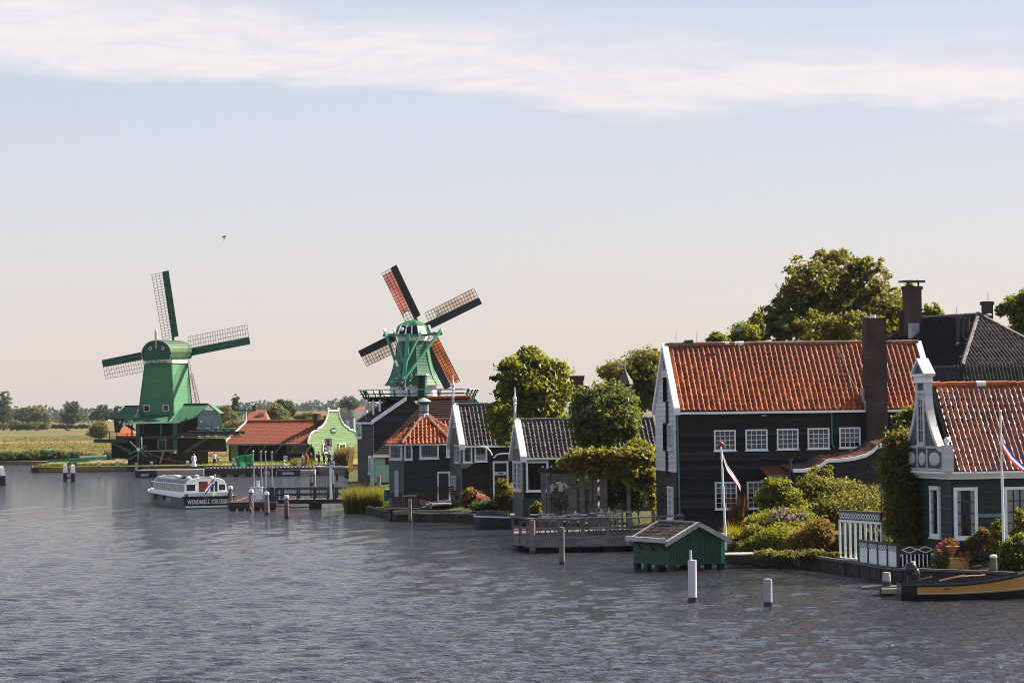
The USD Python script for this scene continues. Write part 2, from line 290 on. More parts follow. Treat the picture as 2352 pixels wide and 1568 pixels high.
mat('orange_rope', (0.45, 0.14, 0.06), 0.8, 0.1)
mat('blue_paint', (0.02, 0.05, 0.20), 0.5, 0.1)
mat('dark_plinth', (0.022, 0.026, 0.031), 0.6, 0.2)
mat('grey_blue_board', (0.13, 0.18, 0.20), 0.55, 0.12, 1.5, (1, 1, 1), rnd=0.05)
mat('blue_door', (0.13, 0.24, 0.32), 0.5, 0.1)
mat('hull_green', (0.012, 0.042, 0.028), 0.4, 0.1, spec=0.15)
mat('hull_white', (0.66, 0.66, 0.64), 0.3, 0.06, spec=0.5)
mat('hull_yellow', (0.42, 0.20, 0.045), 0.3, 0.15, 1.0, spec=0.5)
mat('hull_black', (0.012, 0.012, 0.013), 0.25, 0.2, spec=0.5)
mat('hull_grey', (0.14, 0.13, 0.13), 0.6, 0.2)
mat('boat_cover', (0.018, 0.018, 0.022), 0.7, 0.2)
mat('brown_door', (0.10, 0.028, 0.014), 0.4, 0.2, 2.0, (6, 6, 1))
mat('terracotta', (0.34, 0.14, 0.06), 0.8, 0.2); mat('ochre_box', (0.36, 0.19, 0.06), 0.8, 0.2)
mat('bark', (0.055, 0.042, 0.032), 0.9, 0.4, 3.0, (1, 1, .4), 0.6, 20)
mat('bin_green', (0.015, 0.09, 0.055), 0.5, 0.1)
mat('skin', (0.40, 0.22, 0.15), 0.6, 0.05); mat('hair_dark', (0.015, 0.012, 0.011), 0.6, 0.2)
def clothmat(name, c, tr=0.5):
    M[name] = usdkit.material(stage, '/World/Looks/' + name, {'geo': ('geometry', {}), 'n': ('noise_texture', {'scale': 0.9, 'detail': 4.0}), 'r': ('rgb_ramp', {'ramp': [(.3, tuple(np.array(c) * .8)), (.7, tuple(np.array(c) * 1.15))]}),
        'd': ('diffuse_bsdf', {}), 't': ('translucent_bsdf', {}), 'm': ('mix_closure', {'fac': tr})}, [('geo.position', 'n.vector'), ('n.fac', 'r.fac'), ('r.color', 'd.color'), ('r.color', 't.color'), ('d.BSDF', 'm.closure1'), ('t.BSDF', 'm.closure2')], surface='m.closure')
clothmat('canvas_red', (0.32, 0.13, 0.11)); clothmat('canvas_rust', (0.34, 0.11, 0.045)); clothmat('canvas_pale', (0.40, 0.33, 0.30))
clothmat('flag_white', (0.75, 0.75, 0.77), 0.35); clothmat('flag_blue', (0.03, 0.06, 0.30), 0.35); clothmat('flag_red', (0.50, 0.03, 0.035), 0.35); clothmat('flag_green', (0.03, 0.26, 0.13), 0.35); clothmat('flag_pale_green', (0.15, 0.46, 0.20), 0.35)
brickmat('brick', (0.064, 0.033, 0.025), (0.046, 0.028, 0.023), (0.06, 0.05, 0.044))
brickmat('brick_red', (0.085, 0.035, 0.025), (0.06, 0.030, 0.023), (0.07, 0.06, 0.052))
def panemat(name, tint=(0.9, 0.95, 0.95), gl=.8):
    M[name] = usdkit.material(stage, '/World/Looks/' + name, {'f': ('fresnel', {'IOR': 1.5}), 't': ('transparent_bsdf', {'color': tint}), 'g': ('glossy_bsdf', {'color': (gl, gl, gl), 'roughness': 0.02}), 'm': ('mix_closure', {})},
        [('f.fac', 'm.fac'), ('t.BSDF', 'm.closure1'), ('g.BSDF', 'm.closure2')], surface='m.closure')
panemat('pane'); mat('boat_pane', (0.022, 0.028, 0.028), 0.22, 0.2, 0.7, spec=0.22); mat('rail_green', (0.013, 0.030, 0.026), 0.6, 0.2); mat('roof_glass', (0.13, 0.14, 0.14), 0.5, 0.15, 2.0, spec=0.2)
# ================================================================ water, banks, meadow, haze
def water():
    rng = np.random.default_rng(5)
    ys = [52.0]
    while ys[-1] < 430: ys.append(ys[-1] + 0.14 * (ys[-1] / 60.0) ** 1.3)
    ys = np.array(ys); nx = 440
    u = np.linspace(-1, 1, nx)
    X = u[None, :] * (0.205 * ys[:, None] + 6.0); Y = np.repeat(ys[:, None], nx, 1)
    Z = np.zeros_like(X)
    for _ in range(80):
        lam = 0.28 * (5.4 ** rng.random()); th = rng.normal(-1.42, 0.42); k = 2 * PI / lam
        amp = 0.0102 * lam ** 0.85 * rng.uniform(0.5, 1.3) / 2.3
        ph = rng.random() * 2 * PI
        fade = np.clip((lam / (0.14 * (Y / 60) ** 1.3) - 1.6) / 2.0, 0, 1)
        env = 0.7 + 0.6 * np.sin(X * 0.11 / lam ** .5 + Y * 0.05 / lam ** .5 + ph * 3) ** 2
        s = np.sin(k * (X * math.cos(th) + Y * math.sin(th)) + ph)
        Z += amp * fade * env * (s + 0.35 * (1 - 2 * np.abs(np.sin(0.5 * (k * (X * math.cos(th) + Y * math.sin(th)) + ph - PI / 2)))))
    e = np.minimum(1, (1 - np.abs(u))[None, :] * 12); Z *= e
    Z[-1] = 0; Z[0] = 0
    P = np.stack([X, Y, Z], -1); m = MB(); m.grid(P)
    # the river beyond the ruffled reach, level
    L = lambda s: [[[s * (0.205 * y + 6.0), y, 0] for y in (ys[0], ys[-1])], [[s * 900.0, ys[0], 0], [s * 900.0, ys[-1], 0]]]
    m.add([[900, 52, 0], [-900, 52, 0], [-900, -400, 0], [900, -400, 0]], [[0, 1, 2, 3]])
    a = L(1); m.add([a[0][0], a[1][0], a[1][1], a[0][1]], [[0, 1, 2, 3]])
    a = L(-1); m.add([a[0][0], a[0][1], a[1][1], a[1][0]], [[0, 1, 2, 3]])
    wm = usdkit.material(stage, '/World/Looks/river', {
        'geo': ('geometry', {}), 'mp': ('mapping', {'scale': (0.7, 1.0, 1.0), 'rotation': (0, 0, 0.12)}), 'n': ('noise_texture', {'scale': 5.6, 'detail': 3.0, 'roughness': 0.62, 'distortion': 0.3}),
        'n1': ('noise_texture', {'scale': 1.7, 'detail': 2.0}), 'ad': ('math', {'math_type': 'multiply_add', 'value2': 0.9}),
        'b': ('bump', {'strength': 0.78, 'distance': 0.20}),
        'p': ('principled_bsdf', {'base_color': (0.017, 0.0165, 0.018), 'roughness': 0.06, 'ior': 1.33, 'specular_ior_level': 0.5})},
        [('geo.position', 'mp.vector'), ('mp.vector', 'n.vector'), ('mp.vector', 'n1.vector'), ('n1.fac', 'ad.value1'), ('n.fac', 'ad.value3'), ('ad.value', 'b.height'), ('b.normal', 'p.normal')], surface='p.BSDF')
    M['river'] = wm
    solid('water', m, 'river', 'ruffled grey river filling the lower half of the view', 'water', 'structure', smooth=True)
water()

def groundmat(name, ramp, sx, sy, scale, ramp2=None):
    nd = {'geo': ('geometry', {}), 'mp': ('mapping', {'scale': (sx, sy, 1)}), 'n': ('noise_texture', {'scale': scale, 'detail': 7.0, 'roughness': 0.65}), 'r': ('rgb_ramp', {'ramp': ramp}),
          'nf': ('noise_texture', {'scale': 1.3, 'detail': 5.0, 'roughness': .7}), 'mr': ('map_range', {'from_min': .25, 'from_max': .75, 'to_min': .6, 'to_max': 1.4, 'range_type': 'linear', 'clamp': True}), 'hs': ('hsv', {}),
          'b': ('bump', {'strength': .8, 'distance': .3}), 'p': ('principled_bsdf', {'roughness': .95, 'specular_ior_level': .1})}
    M[name] = usdkit.material(stage, '/World/Looks/' + name, nd, [('geo.position', 'mp.vector'), ('mp.vector', 'n.vector'), ('n.fac', 'r.fac'), ('geo.position', 'nf.vector'), ('nf.fac', 'mr.value'), ('mr.result', 'hs.value'),
        ('r.color', 'hs.color'), ('hs.color', 'p.base_color'), ('nf.fac', 'b.height'), ('b.normal', 'p.normal')], surface='p.BSDF')
groundmat('meadow_mix', [(0.0, (0.17, 0.088, 0.05)), (0.41, (0.20, 0.107, 0.06)), (0.48, (0.085, 0.085, 0.028)), (0.55, (0.09, 0.088, 0.03)), (0.62, (0.17, 0.095, 0.053)), (1.0, (0.085, 0.082, 0.028))], 0.0035, 0.02, 1.0)
groundmat('bank_soil', [(0.0, (0.03, 0.038, 0.014)), (0.5, (0.055, 0.062, 0.02)), (1.0, (0.08, 0.06, 0.04))], 1, 1, 0.4)
groundmat('lawn', [(0.0, (0.10, 0.13, 0.025)), (0.5, (0.17, 0.18, 0.04)), (1.0, (0.22, 0.19, 0.06))], 0.3, 1, 0.5)

def sheet(name, pts, z0, z1, m, label, cat):
    from shapely.geometry import Polygon
    b = MB(); b.prism(Polygon([tuple(p[:2]) for p in pts]), z0, z1, 'xy'); return solid(name, b, m, label, cat, 'structure')
LBZ = 0.5; RBZ = 0.9; LOZ = 0.45
sh_l = [G(*p) for p in ((835, 1078), (800, 1079), (640, 1080), (300, 1082), (190, 1084), (78, 1085), (74, 1080), (120, 1068), (60, 1067), (0, 1067), (-300, 1070))]
ML = [tuple(p[:2]) for p in sh_l] + [(-4000, sh_l[-1][1]), (-4000, 9000), (4000, 9000), (4000, sh_l[0][1])]
sheet('meadow', ML, -1.5, LBZ, 'meadow_mix', 'flat reed meadow of tan and green bands behind the sawmill', 'meadow')
pen = [G(*p) for p in ((835, 1078), (300, 1082), (78, 1085), (74, 1080), (118, 1070))]
back = [(pen[-1][0], pen[-1][1]), (pen[-1][0] + 12, 396), (pen[0][0] + 4, 396)]
PL = [tuple(p[:2] + np.array([0.0, 0.35])) for p in pen[:3]] + [tuple(pen[3][:2] + np.array([.35, 0]))] + back
b = MB(); from shapely.geometry import Polygon
b.prism(Polygon(PL), LBZ - 0.02, LBZ + 0.03, 'xy'); solid('grass_bank', b, 'lawn', 'sunlit mown grass along the sawmill quay', 'grass bank', 'structure')
sh_r = [G(*p) for p in ((2600, 1360), (2352, 1349), (2240, 1343), (2055, 1337), (1965, 1320), (1880, 1307), (1760, 1297), (1670, 1288), (1560, 1268), (1470, 1240), (1340, 1222), (1180, 1209), (1090, 1200), (1000, 1198), (950, 1197), (890, 1190), (850, 1180), (800, 1170), (797, 1135), (803, 1096), (812, 1088))]
MR = [tuple(p[:2]) for p in sh_r] + [(sh_r[-1][0] + 2, 352), (300, 352), (300, sh_r[0][1])]
sheet('village_bank', MR, -1.5, LOZ, 'bank_soil', 'low garden bank under the row of village houses', 'bank')

# the gardens rise from the water's edge to the houses
from shapely.geometry import Polygon, Point
def rise():
    import shapely
    P = Polygon(MR).buffer(0); X, Y = np.meshgrid(np.arange(-20, 70, .8), np.arange(95, 300, .8)); pt = shapely.points(X.ravel(), Y.ravel()); d = shapely.distance(P.exterior, pt) * np.where(shapely.contains(P, pt), 1, -1); d = d.reshape(X.shape)
    Z = LOZ - .03 + (RBZ - LOZ) * np.clip((d - 1.2) / 3.0, 0, 1) + .03 * meshkit.noise(np.stack([X, Y, 0 * X], -1) * .6, 3) * (d > .5); Z[d < 1.2] = -1.2
    solid('garden_ground', MB().grid(np.stack([X, Y, Z], -1)), 'bank_soil', 'gently rising garden ground between the quay and the houses', 'ground', 'structure', smooth=True)
rise()
# timber sheet piling along the waterside: upright planks and a capping beam
def quay(name, pts, z, step, label, matn='dark_wood', cap=0.22):
    t = thing(name, label, 'quay wall'); rng = random.Random(3); mass = MB(); cb = MB(); i = 0
    for a, c in zip(pts[:-1], pts[1:]):
        a, c = np.array(a[:2]), np.array(c[:2]); L = np.linalg.norm(c - a); d = (c - a) / L; nrm = np.array([d[1], -d[0]])
        if nrm[1] > 0: nrm = -nrm
        k = max(1, int(L / step))
        for j in range(k):
            s0, s1 = L * j / k + .02, L * (j + 1) / k - .02; o = nrm * (0.03 + rng.random() * .05)
            m = MB(); p, q = a + d * s0 + o, a + d * s1 + o; w = nrm * 0.07
            m.hexa([[*(p + w), -.5], [*(q + w), -.5], [*q, -.5], [*p, -.5], [*(p + w), z + .02], [*(q + w), z + .02], [*q, z + .02], [*p, z + .02]])
            i += 1
            if i <= 290: part(t, 'plank', m, matn)
            else: mass.merge(m)
        cb.beam([*(a + nrm * .09), z + .06], [*(c + nrm * .09), z + .06], cap, .10)
    part(t, 'capping_beam', cb, 'grey_wood')
    if mass.n: part(t, 'plank_row', mass, matn, kind='stuff')
quay('quay_wall', sh_r[1:9], LOZ + .03, 0.45, 'dark plank quay wall below the gardens and the white fence')
quay('quay_wall', sh_r[9:17], LOZ + .01, 0.5, 'low dark timber edge below the octagonal house and grey gable houses')
quay('quay_wall', [p for p in pen[:3]] + [pen[3]], LBZ + .06, 0.8, 'long brown timber edge of the sawmill grass bank')

def haze():
    m = MB(); m.box(-3900, 3900, -300, 8500, -3.0, 30.0)
    M['haze_air'] = usdkit.material(stage, '/World/Looks/haze_air', {'v': ('principled_volume', {'color': (0.36, 0.40, 0.47), 'density': 0.00005, 'anisotropy': 0.0})}, [], volume='v.volume')
    solid('haze', m, 'haze_air', 'thin summer haze over the meadows', 'haze', 'stuff')
haze()
# ================================================================ foliage
def leaf_cloud(blobs, n, size, seed, shell=0.55, per=14, spread=0.16, up=0.35, droop=0.0, flat=0.55):
    """Leaves in clumps through a crown made of ellipsoids (centre, radii): four-cornered folded leaves."""
    rng = np.random.default_rng(seed)
    C = np.array([b[0] for b in blobs], float); R = np.array([np.broadcast_to(b[1], 3) for b in blobs], float)
    w = np.cbrt(R.prod(1)) ** 2; w /= w.sum()
    nc = max(8, n // per); bi = rng.choice(len(blobs), nc, p=w)
    d = rng.normal(size=(nc, 3)); d /= np.linalg.norm(d, axis=1, keepdims=True)
    rad = shell + (1 - shell) * rng.random(nc) ** 0.6
    lump = 0.64 + 0.66 * meshkit.noise(d * 3.2 + bi[:, None] * 3.1, seed)
    cc = C[bi] + R[bi] * d * (rad * lump)[:, None]
    ci = rng.integers(0, nc, n); r = np.cbrt(R[bi[ci]].prod(1))
    off = rng.normal(size=(n, 3)) * (spread * np.minimum(r, 3.0))[:, None] * np.array([1, 1, .7])
    p = cc[ci] + off; p[:, 2] -= droop * rng.random(n) * r
    nrm = d[ci] * .7 + rng.normal(size=(n, 3)) * .75 + np.array([0, 0, up]); nrm /= np.linalg.norm(nrm, axis=1, keepdims=True)
    t = rng.normal(size=(n, 3)) - np.array([0, 0, .4 + droop * 3]); t -= nrm * (t * nrm).sum(1, keepdims=True); t /= np.linalg.norm(t, axis=1, keepdims=True) + 1e-9
    s = np.cross(nrm, t); L = (size * rng.uniform(.65, 1.35, n))[:, None]; W = L * flat * rng.uniform(.8, 1.2, n)[:, None]
    fold = nrm * W * .18
    V = np.stack([p - t * L * .5, p + s * W * .5 + fold, p + t * L * .5, p - s * W * .5 + fold], 1).reshape(-1, 3)
    i = np.arange(n)[:, None] * 4
    F = np.concatenate([i + [0, 1, 2], i + [0, 2, 3]], 0)
    m = MB(); m.add(V, F); return m
def branches(base, top, r0, limbs, seed, reach):
    """A tapered trunk that splits into limbs."""
    rng = random.Random(seed); m = MB(); base, top = np.array(base, float), np.array(top, float)
    pts = [base + (top - base) * t + np.array([rng.uniform(-.04, .04), rng.uniform(-.04, .04), 0]) * np.linalg.norm(top - base) * (0 < t < 1) for t in np.linspace(0, 1, 5)]
    m.tube(pts, [r0 * (1.25 if i == 0 else 1) * (1 - .17 * i) for i in range(5)], 8)
    for k in range(limbs):
        t = rng.uniform(.45, 1.0); q = base + (top - base) * t; a = rng.uniform(0, 2 * PI)
        e = q + np.array([math.cos(a) * reach[0], math.sin(a) * reach[0], reach[1] * rng.uniform(.5, 1.1)]) * rng.uniform(.55, 1.0)
        mid = (q + e) / 2 + np.array([rng.uniform(-.1, .1), rng.uniform(-.1, .1), .12]) * reach[0]
        m.tube([q, mid, e], [r0 * .42, r0 * .28, r0 * .08], 6)
        for _ in range(2):
            b = rng.uniform(0, 2 * PI); f = mid + np.array([math.cos(b), math.sin(b), rng.uniform(.3, 1)]) * reach[0] * .45
            m.tube([mid, (mid + f) / 2 + np.array([0, 0, .1]), f], [r0 * .2, r0 * .13, r0 * .05], 5)
    return m
leafmat('leaf_maple', (0.048, 0.066, 0.010), (0.115, 0.120, 0.015))
leafmat('leaf_plane', (0.047, 0.058, 0.014), (0.100, 0.092, 0.026), 0.25)
leafmat('leaf_round', (0.034, 0.052, 0.012), (0.076, 0.090, 0.020), 0.25)
leafmat('leaf_gold', (0.052, 0.056, 0.009), (0.125, 0.108, 0.022), 0.4)
leafmat('leaf_olive', (0.046, 0.056, 0.012), (0.088, 0.088, 0.020), 0.3)
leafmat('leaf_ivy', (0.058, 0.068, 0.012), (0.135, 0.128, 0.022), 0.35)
leafmat('leaf_shrub', (0.055, 0.072, 0.010), (0.13, 0.13, 0.018), 0.35)
leafmat('leaf_brown', (0.055, 0.046, 0.014), (0.095, 0.070, 0.024), 0.3)
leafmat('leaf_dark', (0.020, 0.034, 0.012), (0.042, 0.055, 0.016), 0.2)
leafmat('leaf_far', (0.017, 0.034, 0.013), (0.034, 0.054, 0.020), 0.2)
leafmat('leaf_willow', (0.040, 0.056, 0.024), (0.070, 0.086, 0.040), 0.3)
leafmat('leaf_reed', (0.0396, 0.0540, 0.0072), (0.1008, 0.1008, 0.0144), 0.3)
leafmat('leaf_grass', (0.0310, 0.0465, 0.0074), (0.0620, 0.0682, 0.0124), 0.3)
leafmat('leaf_straw', (0.0465, 0.0384, 0.0205), (0.0744, 0.0651, 0.0372), 0.2)
leafmat('leaf_rust', (0.0558, 0.0310, 0.0136), (0.0930, 0.0558, 0.0279), 0.3)
leafmat('petal_pink', (0.1178, 0.0496, 0.0744), (0.1736, 0.1116, 0.1364), 0.3)
leafmat('petal_mauve', (0.0806, 0.0620, 0.1488), (0.1364, 0.1178, 0.2108), 0.3)
leafmat('petal_yellow', (0.1116, 0.0868, 0.0124), (0.1612, 0.1240, 0.0248), 0.3)

def tree(name, label, base, top_z, crown, n, size, lm, seed, trunk_r, limbs=6, reach=None, shell=.5, group=None, cat='tree', **kw):
    """crown: ellipsoids given relative to the base"""
    t = thing(name, label, cat, base, 0, group)
    cz = np.mean([c[0][2] for c in crown]); rr = np.mean([np.max(c[1]) for c in crown])
    part(t, 'trunk', branches((0, 0, -.3), (crown[0][0][0] * .5, crown[0][0][1] * .5, cz), trunk_r, limbs, seed, reach or (rr * 1.3, rr)), 'bark', 40)
    part(t, 'crown', leaf_cloud(crown, n, size, seed, shell, **kw), lm); return t
def px_blob(px, py, rx, ry, Y, base, depth=1.0):
    """an ellipsoid seen at (px, py) with the given half sizes in picture units, at distance Y, relative to base"""
    s = scale_at(Y); c = A(px, py, Y) - np.array(base); return (c, (rx / s, rx / s * depth, ry / s))
def blades(name, pts, h, n_per, spread, w, lm, seed, lean=(0, 0), label=None, cat=None, kind=None, parent=None, pname='blade_tuft', vary=.35, group=None):
    """Grass or reeds: bent tapering blades rising from the points"""
    rng = np.random.default_rng(seed); P = np.repeat(np.asarray(pts, float), n_per, 0); n = len(P)
    o = rng.normal(size=(n, 2)) * spread; B = P.copy(); B[:, :2] += o
    H = h * rng.uniform(1 - vary, 1 + vary, n); a = rng.uniform(0, 2 * PI, n); out = np.stack([np.cos(a), np.sin(a)], 1) * (rng.uniform(.05, .4, n) * H)[:, None] + np.array(lean) * H[:, None]
    s = np.stack([-np.sin(a * 1.7), np.cos(a * 1.7), np.zeros(n)], 1) * w
    mid = B + np.concatenate([out * .35, (H * .6)[:, None]], 1); tip = B + np.concatenate([out, H[:, None]], 1)
    V = np.stack([B - s, B + s, mid + s * .8, mid - s * .8, tip], 1).reshape(-1, 3); i = np.arange(n)[:, None] * 5
    F = np.concatenate([i + [0, 1, 2], i + [0, 2, 3], i + [3, 2, 4]], 0)
    m = MB(); m.add(V, F)
    if parent: return part(parent, pname, m, lm)
    if name: return solid(name, m, lm, label, cat, kind, group=group)
    return m
# ================================================================ parts of houses
I4 = np.eye(4)
def tile_mesh(tw, tl, amp=0.05, thick=0.03):
    """one pantile: an S-shaped section, its lower edge lifted over the row beneath; x along the eave, y up the slope, z out of the roof"""
    s = [(-.06, .8), (.06, .25), (.28, -.25), (.5, -.1), (.64, .45), (.8, 1.15), (.94, 1.2), (1.04, .85)]
    v = []; k = len(s)
    for y, o in ((-0.02, .040), (tl * 1.10, .005)): v += [[u * tw, y, h * amp + o] for u, h in s]
    v += [[u * tw, -0.02, h * amp + .040 - thick] for u, h in s]
    f = [[i, i + 1, k + i + 1, k + i] for i in range(k - 1)] + [[2 * k + i, 2 * k + i + 1, i + 1, i] for i in range(k - 1)]
    f = np.array(f); return np.array(v), np.vstack([f[:, [0, 1, 2]], f[:, [0, 2, 3]]])
def tiles(parent, T, W, L, tw, tl, mats, mass_mat, seed=1, limit=300, keep=None, world=None, amp=.05, clip=None):
    """Rows of pantiles over a slope: T places x along the eave, y up the slope, z out. The tiles nearest to the viewer are parts, the rest one part.
    clip(y) gives the (x0, x1) that a row at height y covers; keep(x, y) says where tiles lie."""
    rng = random.Random(seed); v, f = tile_mesh(tw, tl, amp); rows = max(1, round(L / tl)); tl = L / rows; cols = max(1, round(W / tw)); tw2 = W / cols; spots = []
    for r in range(rows):
        for c in range(cols):
            x, y = c * tw2, r * tl
            if clip and not (clip(y + tl * .5)[0] - tw2 * .45 <= x + tw2 * .5 <= clip(y + tl * .5)[1] + tw2 * .45): continue
            if keep and not keep(x + tw2 / 2, y + tl / 2): continue
            spots.append((x, y))
    def place(x, y):
        J = TR(x + rng.uniform(-.01, .01), y + rng.uniform(-.015, .015) - (.06 if rng.random() < .02 else 0), rng.uniform(-.008, .010) + .10 * (float(meshkit.noise([[x * .4, y * .4, seed]])[0]) - .5)); J[2, 0] = rng.uniform(-.02, .02); J[0, 1] = rng.uniform(-.02, .02); return T @ J
    if len(spots) > limit:
        P = np.array([(T @ np.array([x, y, 0, 1]))[:3] for x, y in spots])
        if world is not None: P = P @ world[:3, :3].T + world[:3, 3]
        near = set(np.argsort(np.linalg.norm(P - CAMP, axis=1))[:limit].tolist())
    else: near = set(range(len(spots)))
    mass = MB()
    for i, (x, y) in enumerate(spots):
        J = place(x, y); w = v * [tw2 / tw, 1, 1] @ J[:3, :3].T + J[:3, 3]
        if i in near: part(parent, 'tile', (w, f), mats[rng.choice([0, 0, 1, 2])], 40)
        else: mass.add(w, f)
    if mass.n: part(parent, 'tile_rows', mass, mass_mat, 40, kind='stuff')
def ridge_tiles(parent, p, q, step, r, m, seed=0, every=True):
    rng = random.Random(seed); p, q = np.array(p, float), np.array(q, float); n = max(2, round(np.linalg.norm(q - p) / step)); mass = MB()
    for i in range(n):
        a, c = p + (q - p) * i / n, p + (q - p) * (i + 1.12) / n; b = MB(); b.tube([a + [0, 0, rng.uniform(-.022, .022)], c + [0, 0, .02]], [r * rng.uniform(.95, 1.05), r * 1.12], 8)
        part(parent, 'ridge_tile', b, m, 40)
def slope_T(ex, eave, ridge):
    """axes of a roof slope: eave point, a point straight up-slope from it, x along the eave"""
    ex = np.array(ex, float); y = np.array(ridge, float) - np.array(eave, float); L = np.linalg.norm(y); y /= L; z = np.cross(ex, y); return basis(ex, y, z, eave), L
def boards(parent, name, T, ext, z0, z1, bh, m, proud=.032, seed=0, jit=.0, limit=300):
    """Weatherboards laid lapped from z0 up to z1: ext(z) gives the (x0, x1) they span. Wall space: x right, y into the wall, z up."""
    w = sub(parent, name); n = max(1, round((z1 - z0) / bh)); h = (z1 - z0) / n; rng = random.Random(seed)
    for i in range(n):
        a, b = z0 + i * h, z0 + (i + 1) * h + .015; (xa0, xa1), (xb0, xb1) = ext(a), ext(min(b, z1)); p = proud + rng.uniform(-jit, jit)
        if xa1 - xa0 < .05: continue
        if xb1 - xb0 < .02: xb0 = xb1 = (xb0 + xb1) / 2; xb1 += .02
        mb = MB(); dz = rng.uniform(-jit, jit)
        mb.hexa([[xa0, -p, a + dz], [xa1, -p, a + dz], [xa1, .03, a + dz], [xa0, .03, a + dz], [xb0, -.006, b], [xb1, -.006, b], [xb1, .03, b], [xb0, .03, b]])
        part(w, 'board', mb.xf(T), m)
    return w
def vboards(parent, name, T, x0, x1, zlo, zhi, bw, m, seed=0):
    """Upright boards with gaps: zlo(x), zhi(x) give the ends"""
    w = sub(parent, name); n = max(1, round((x1 - x0) / bw)); s = (x1 - x0) / n; rng = random.Random(seed)
    for i in range(n):
        a, b = x0 + i * s + .006, x0 + (i + 1) * s - .006; p = .02 + rng.uniform(0, .018); mb = MB()
        mb.hexa([[a, -p, zlo(a)], [b, -p, zlo(b)], [b, .03, zlo(b)], [a, .03, zlo(a)], [a, -p, zhi(a)], [b, -p, zhi(b)], [b, .03, zhi(b)], [a, .03, zhi(a)]])
        part(w, 'board', mb.xf(T), m)
    return w
def rect(x0, x1): return lambda z: (x0, x1)
def window(parent, T, x0, x1, z0, z1, nx, ny, fw=.07, bar=.028, curtain='net', fm='white_paint', bm=None, sill=True, name='window', top_dark=0, deep=.03):
    """A casement: frame, glazing bars, each pane, and what hangs behind them. Wall space."""
    w = sub(parent, name); b = MB(); d = .045 + deep
    b.box(x0, x1, -d - .05, -.02, z1 - fw, z1); b.box(x0, x1, -d - .05, -.02, z0, z0 + fw); b.box(x0, x0 + fw, -d - .045, -.02, z0 + fw, z1 - fw); b.box(x1 - fw, x1, -d - .045, -.02, z0 + fw, z1 - fw)
    if sill: b.box(x0 - .05, x1 + .05, -d - .10, -.02, z0 - .05, z0 - .002)
    part(w, 'frame', b.xf(T), fm)
    a0, a1, c0, c1 = x0 + fw, x1 - fw, z0 + fw, z1 - fw; b = MB()
    for i in range(1, nx): x = a0 + (a1 - a0) * i / nx; b.box(x - bar / 2, x + bar / 2, -d - .025, -d + .01, c0, c1)
    for j in range(1, ny): z = c0 + (c1 - c0) * j / ny; b.box(a0, a1, -d - .023, -d + .008, z - bar / 2, z + bar / 2)
    if nx * ny > 1: part(w, 'glazing_bars', b.xf(T), bm or fm)
    part(w, 'interior', MB().box(a0, a1, -.040, -.036, c0, c1).xf(T), 'room_dark')
    y = -.05; 
    if curtain == 'net': part(w, 'curtain', MB().box(a0, a1, y - .002, y, c0 + (c1 - c0) * top_dark, c1).xf(T), 'net_curtain')
    elif curtain == 'sides':
        for s0, s1 in ((0, .24), (.80, 1)):
            m = MB(); xs = np.linspace(a0 + (a1 - a0) * s0, a0 + (a1 - a0) * s1, 13); P = np.array([[[x, y - .008 * math.sin(k * 2.2), z] for k, x in enumerate(xs)] for z in (c0, c1)]); part(w, 'curtain', m.grid(P).xf(T), 'curtain')
    elif curtain == 'drape':
        for s0, s1 in ((0, .47), (.53, 1)):
            m = MB(); xs = np.linspace(a0 + (a1 - a0) * s0, a0 + (a1 - a0) * s1, 21); P = np.array([[[x, y - .008 * math.sin(k * 2.2), z] for k, x in enumerate(xs)] for z in (c0, c1)]); part(w, 'curtain', m.grid(P).xf(T), 'curtain')
    for i in range(nx):
        for j in range(ny):
            p0, p1, q0, q1 = a0 + (a1 - a0) * i / nx + bar * .3, a0 + (a1 - a0) * (i + 1) / nx - bar * .3, c0 + (c1 - c0) * j / ny + bar * .3, c0 + (c1 - c0) * (j + 1) / ny - bar * .3
            e = random.Random(i * 31 + j * 7 + int(x0 * 100)).uniform(-.004, .004)
            m = MB(); m.add([[p0, -d + e, q0], [p1, -d - e, q0], [p1, -d - e * .5, q1], [p0, -d + e * .5, q1]], [[0, 1, 2, 3]]); part(w, 'pane', m.xf(T), 'pane')
    return w
def finial(parent, c, h, m='white_paint'):
    """turned post on a gable's peak: rings, ball and vase"""
    p = [(.06, 0), (.075, h * .3), (.10, h * .36), (.07, h * .40), (.09, h * .46), (.13, h * .52), (.13, h * .57), (.06, h * .62), (.075, h * .66), (.035, h * .69)]
    for k in range(5): z = h * (.71 + k * .055); p += [(.055 - k * .005, z), (.028, z + h * .028)]
    p += [(.012, h)]
    b = MB(); b.lathe(p, c, 10); part(parent, 'finial', b, m, 35)
LW, RW, BW = RZ(-90), RZ(90), RZ(180)
def at(T, *t): return TR(*t) @ T
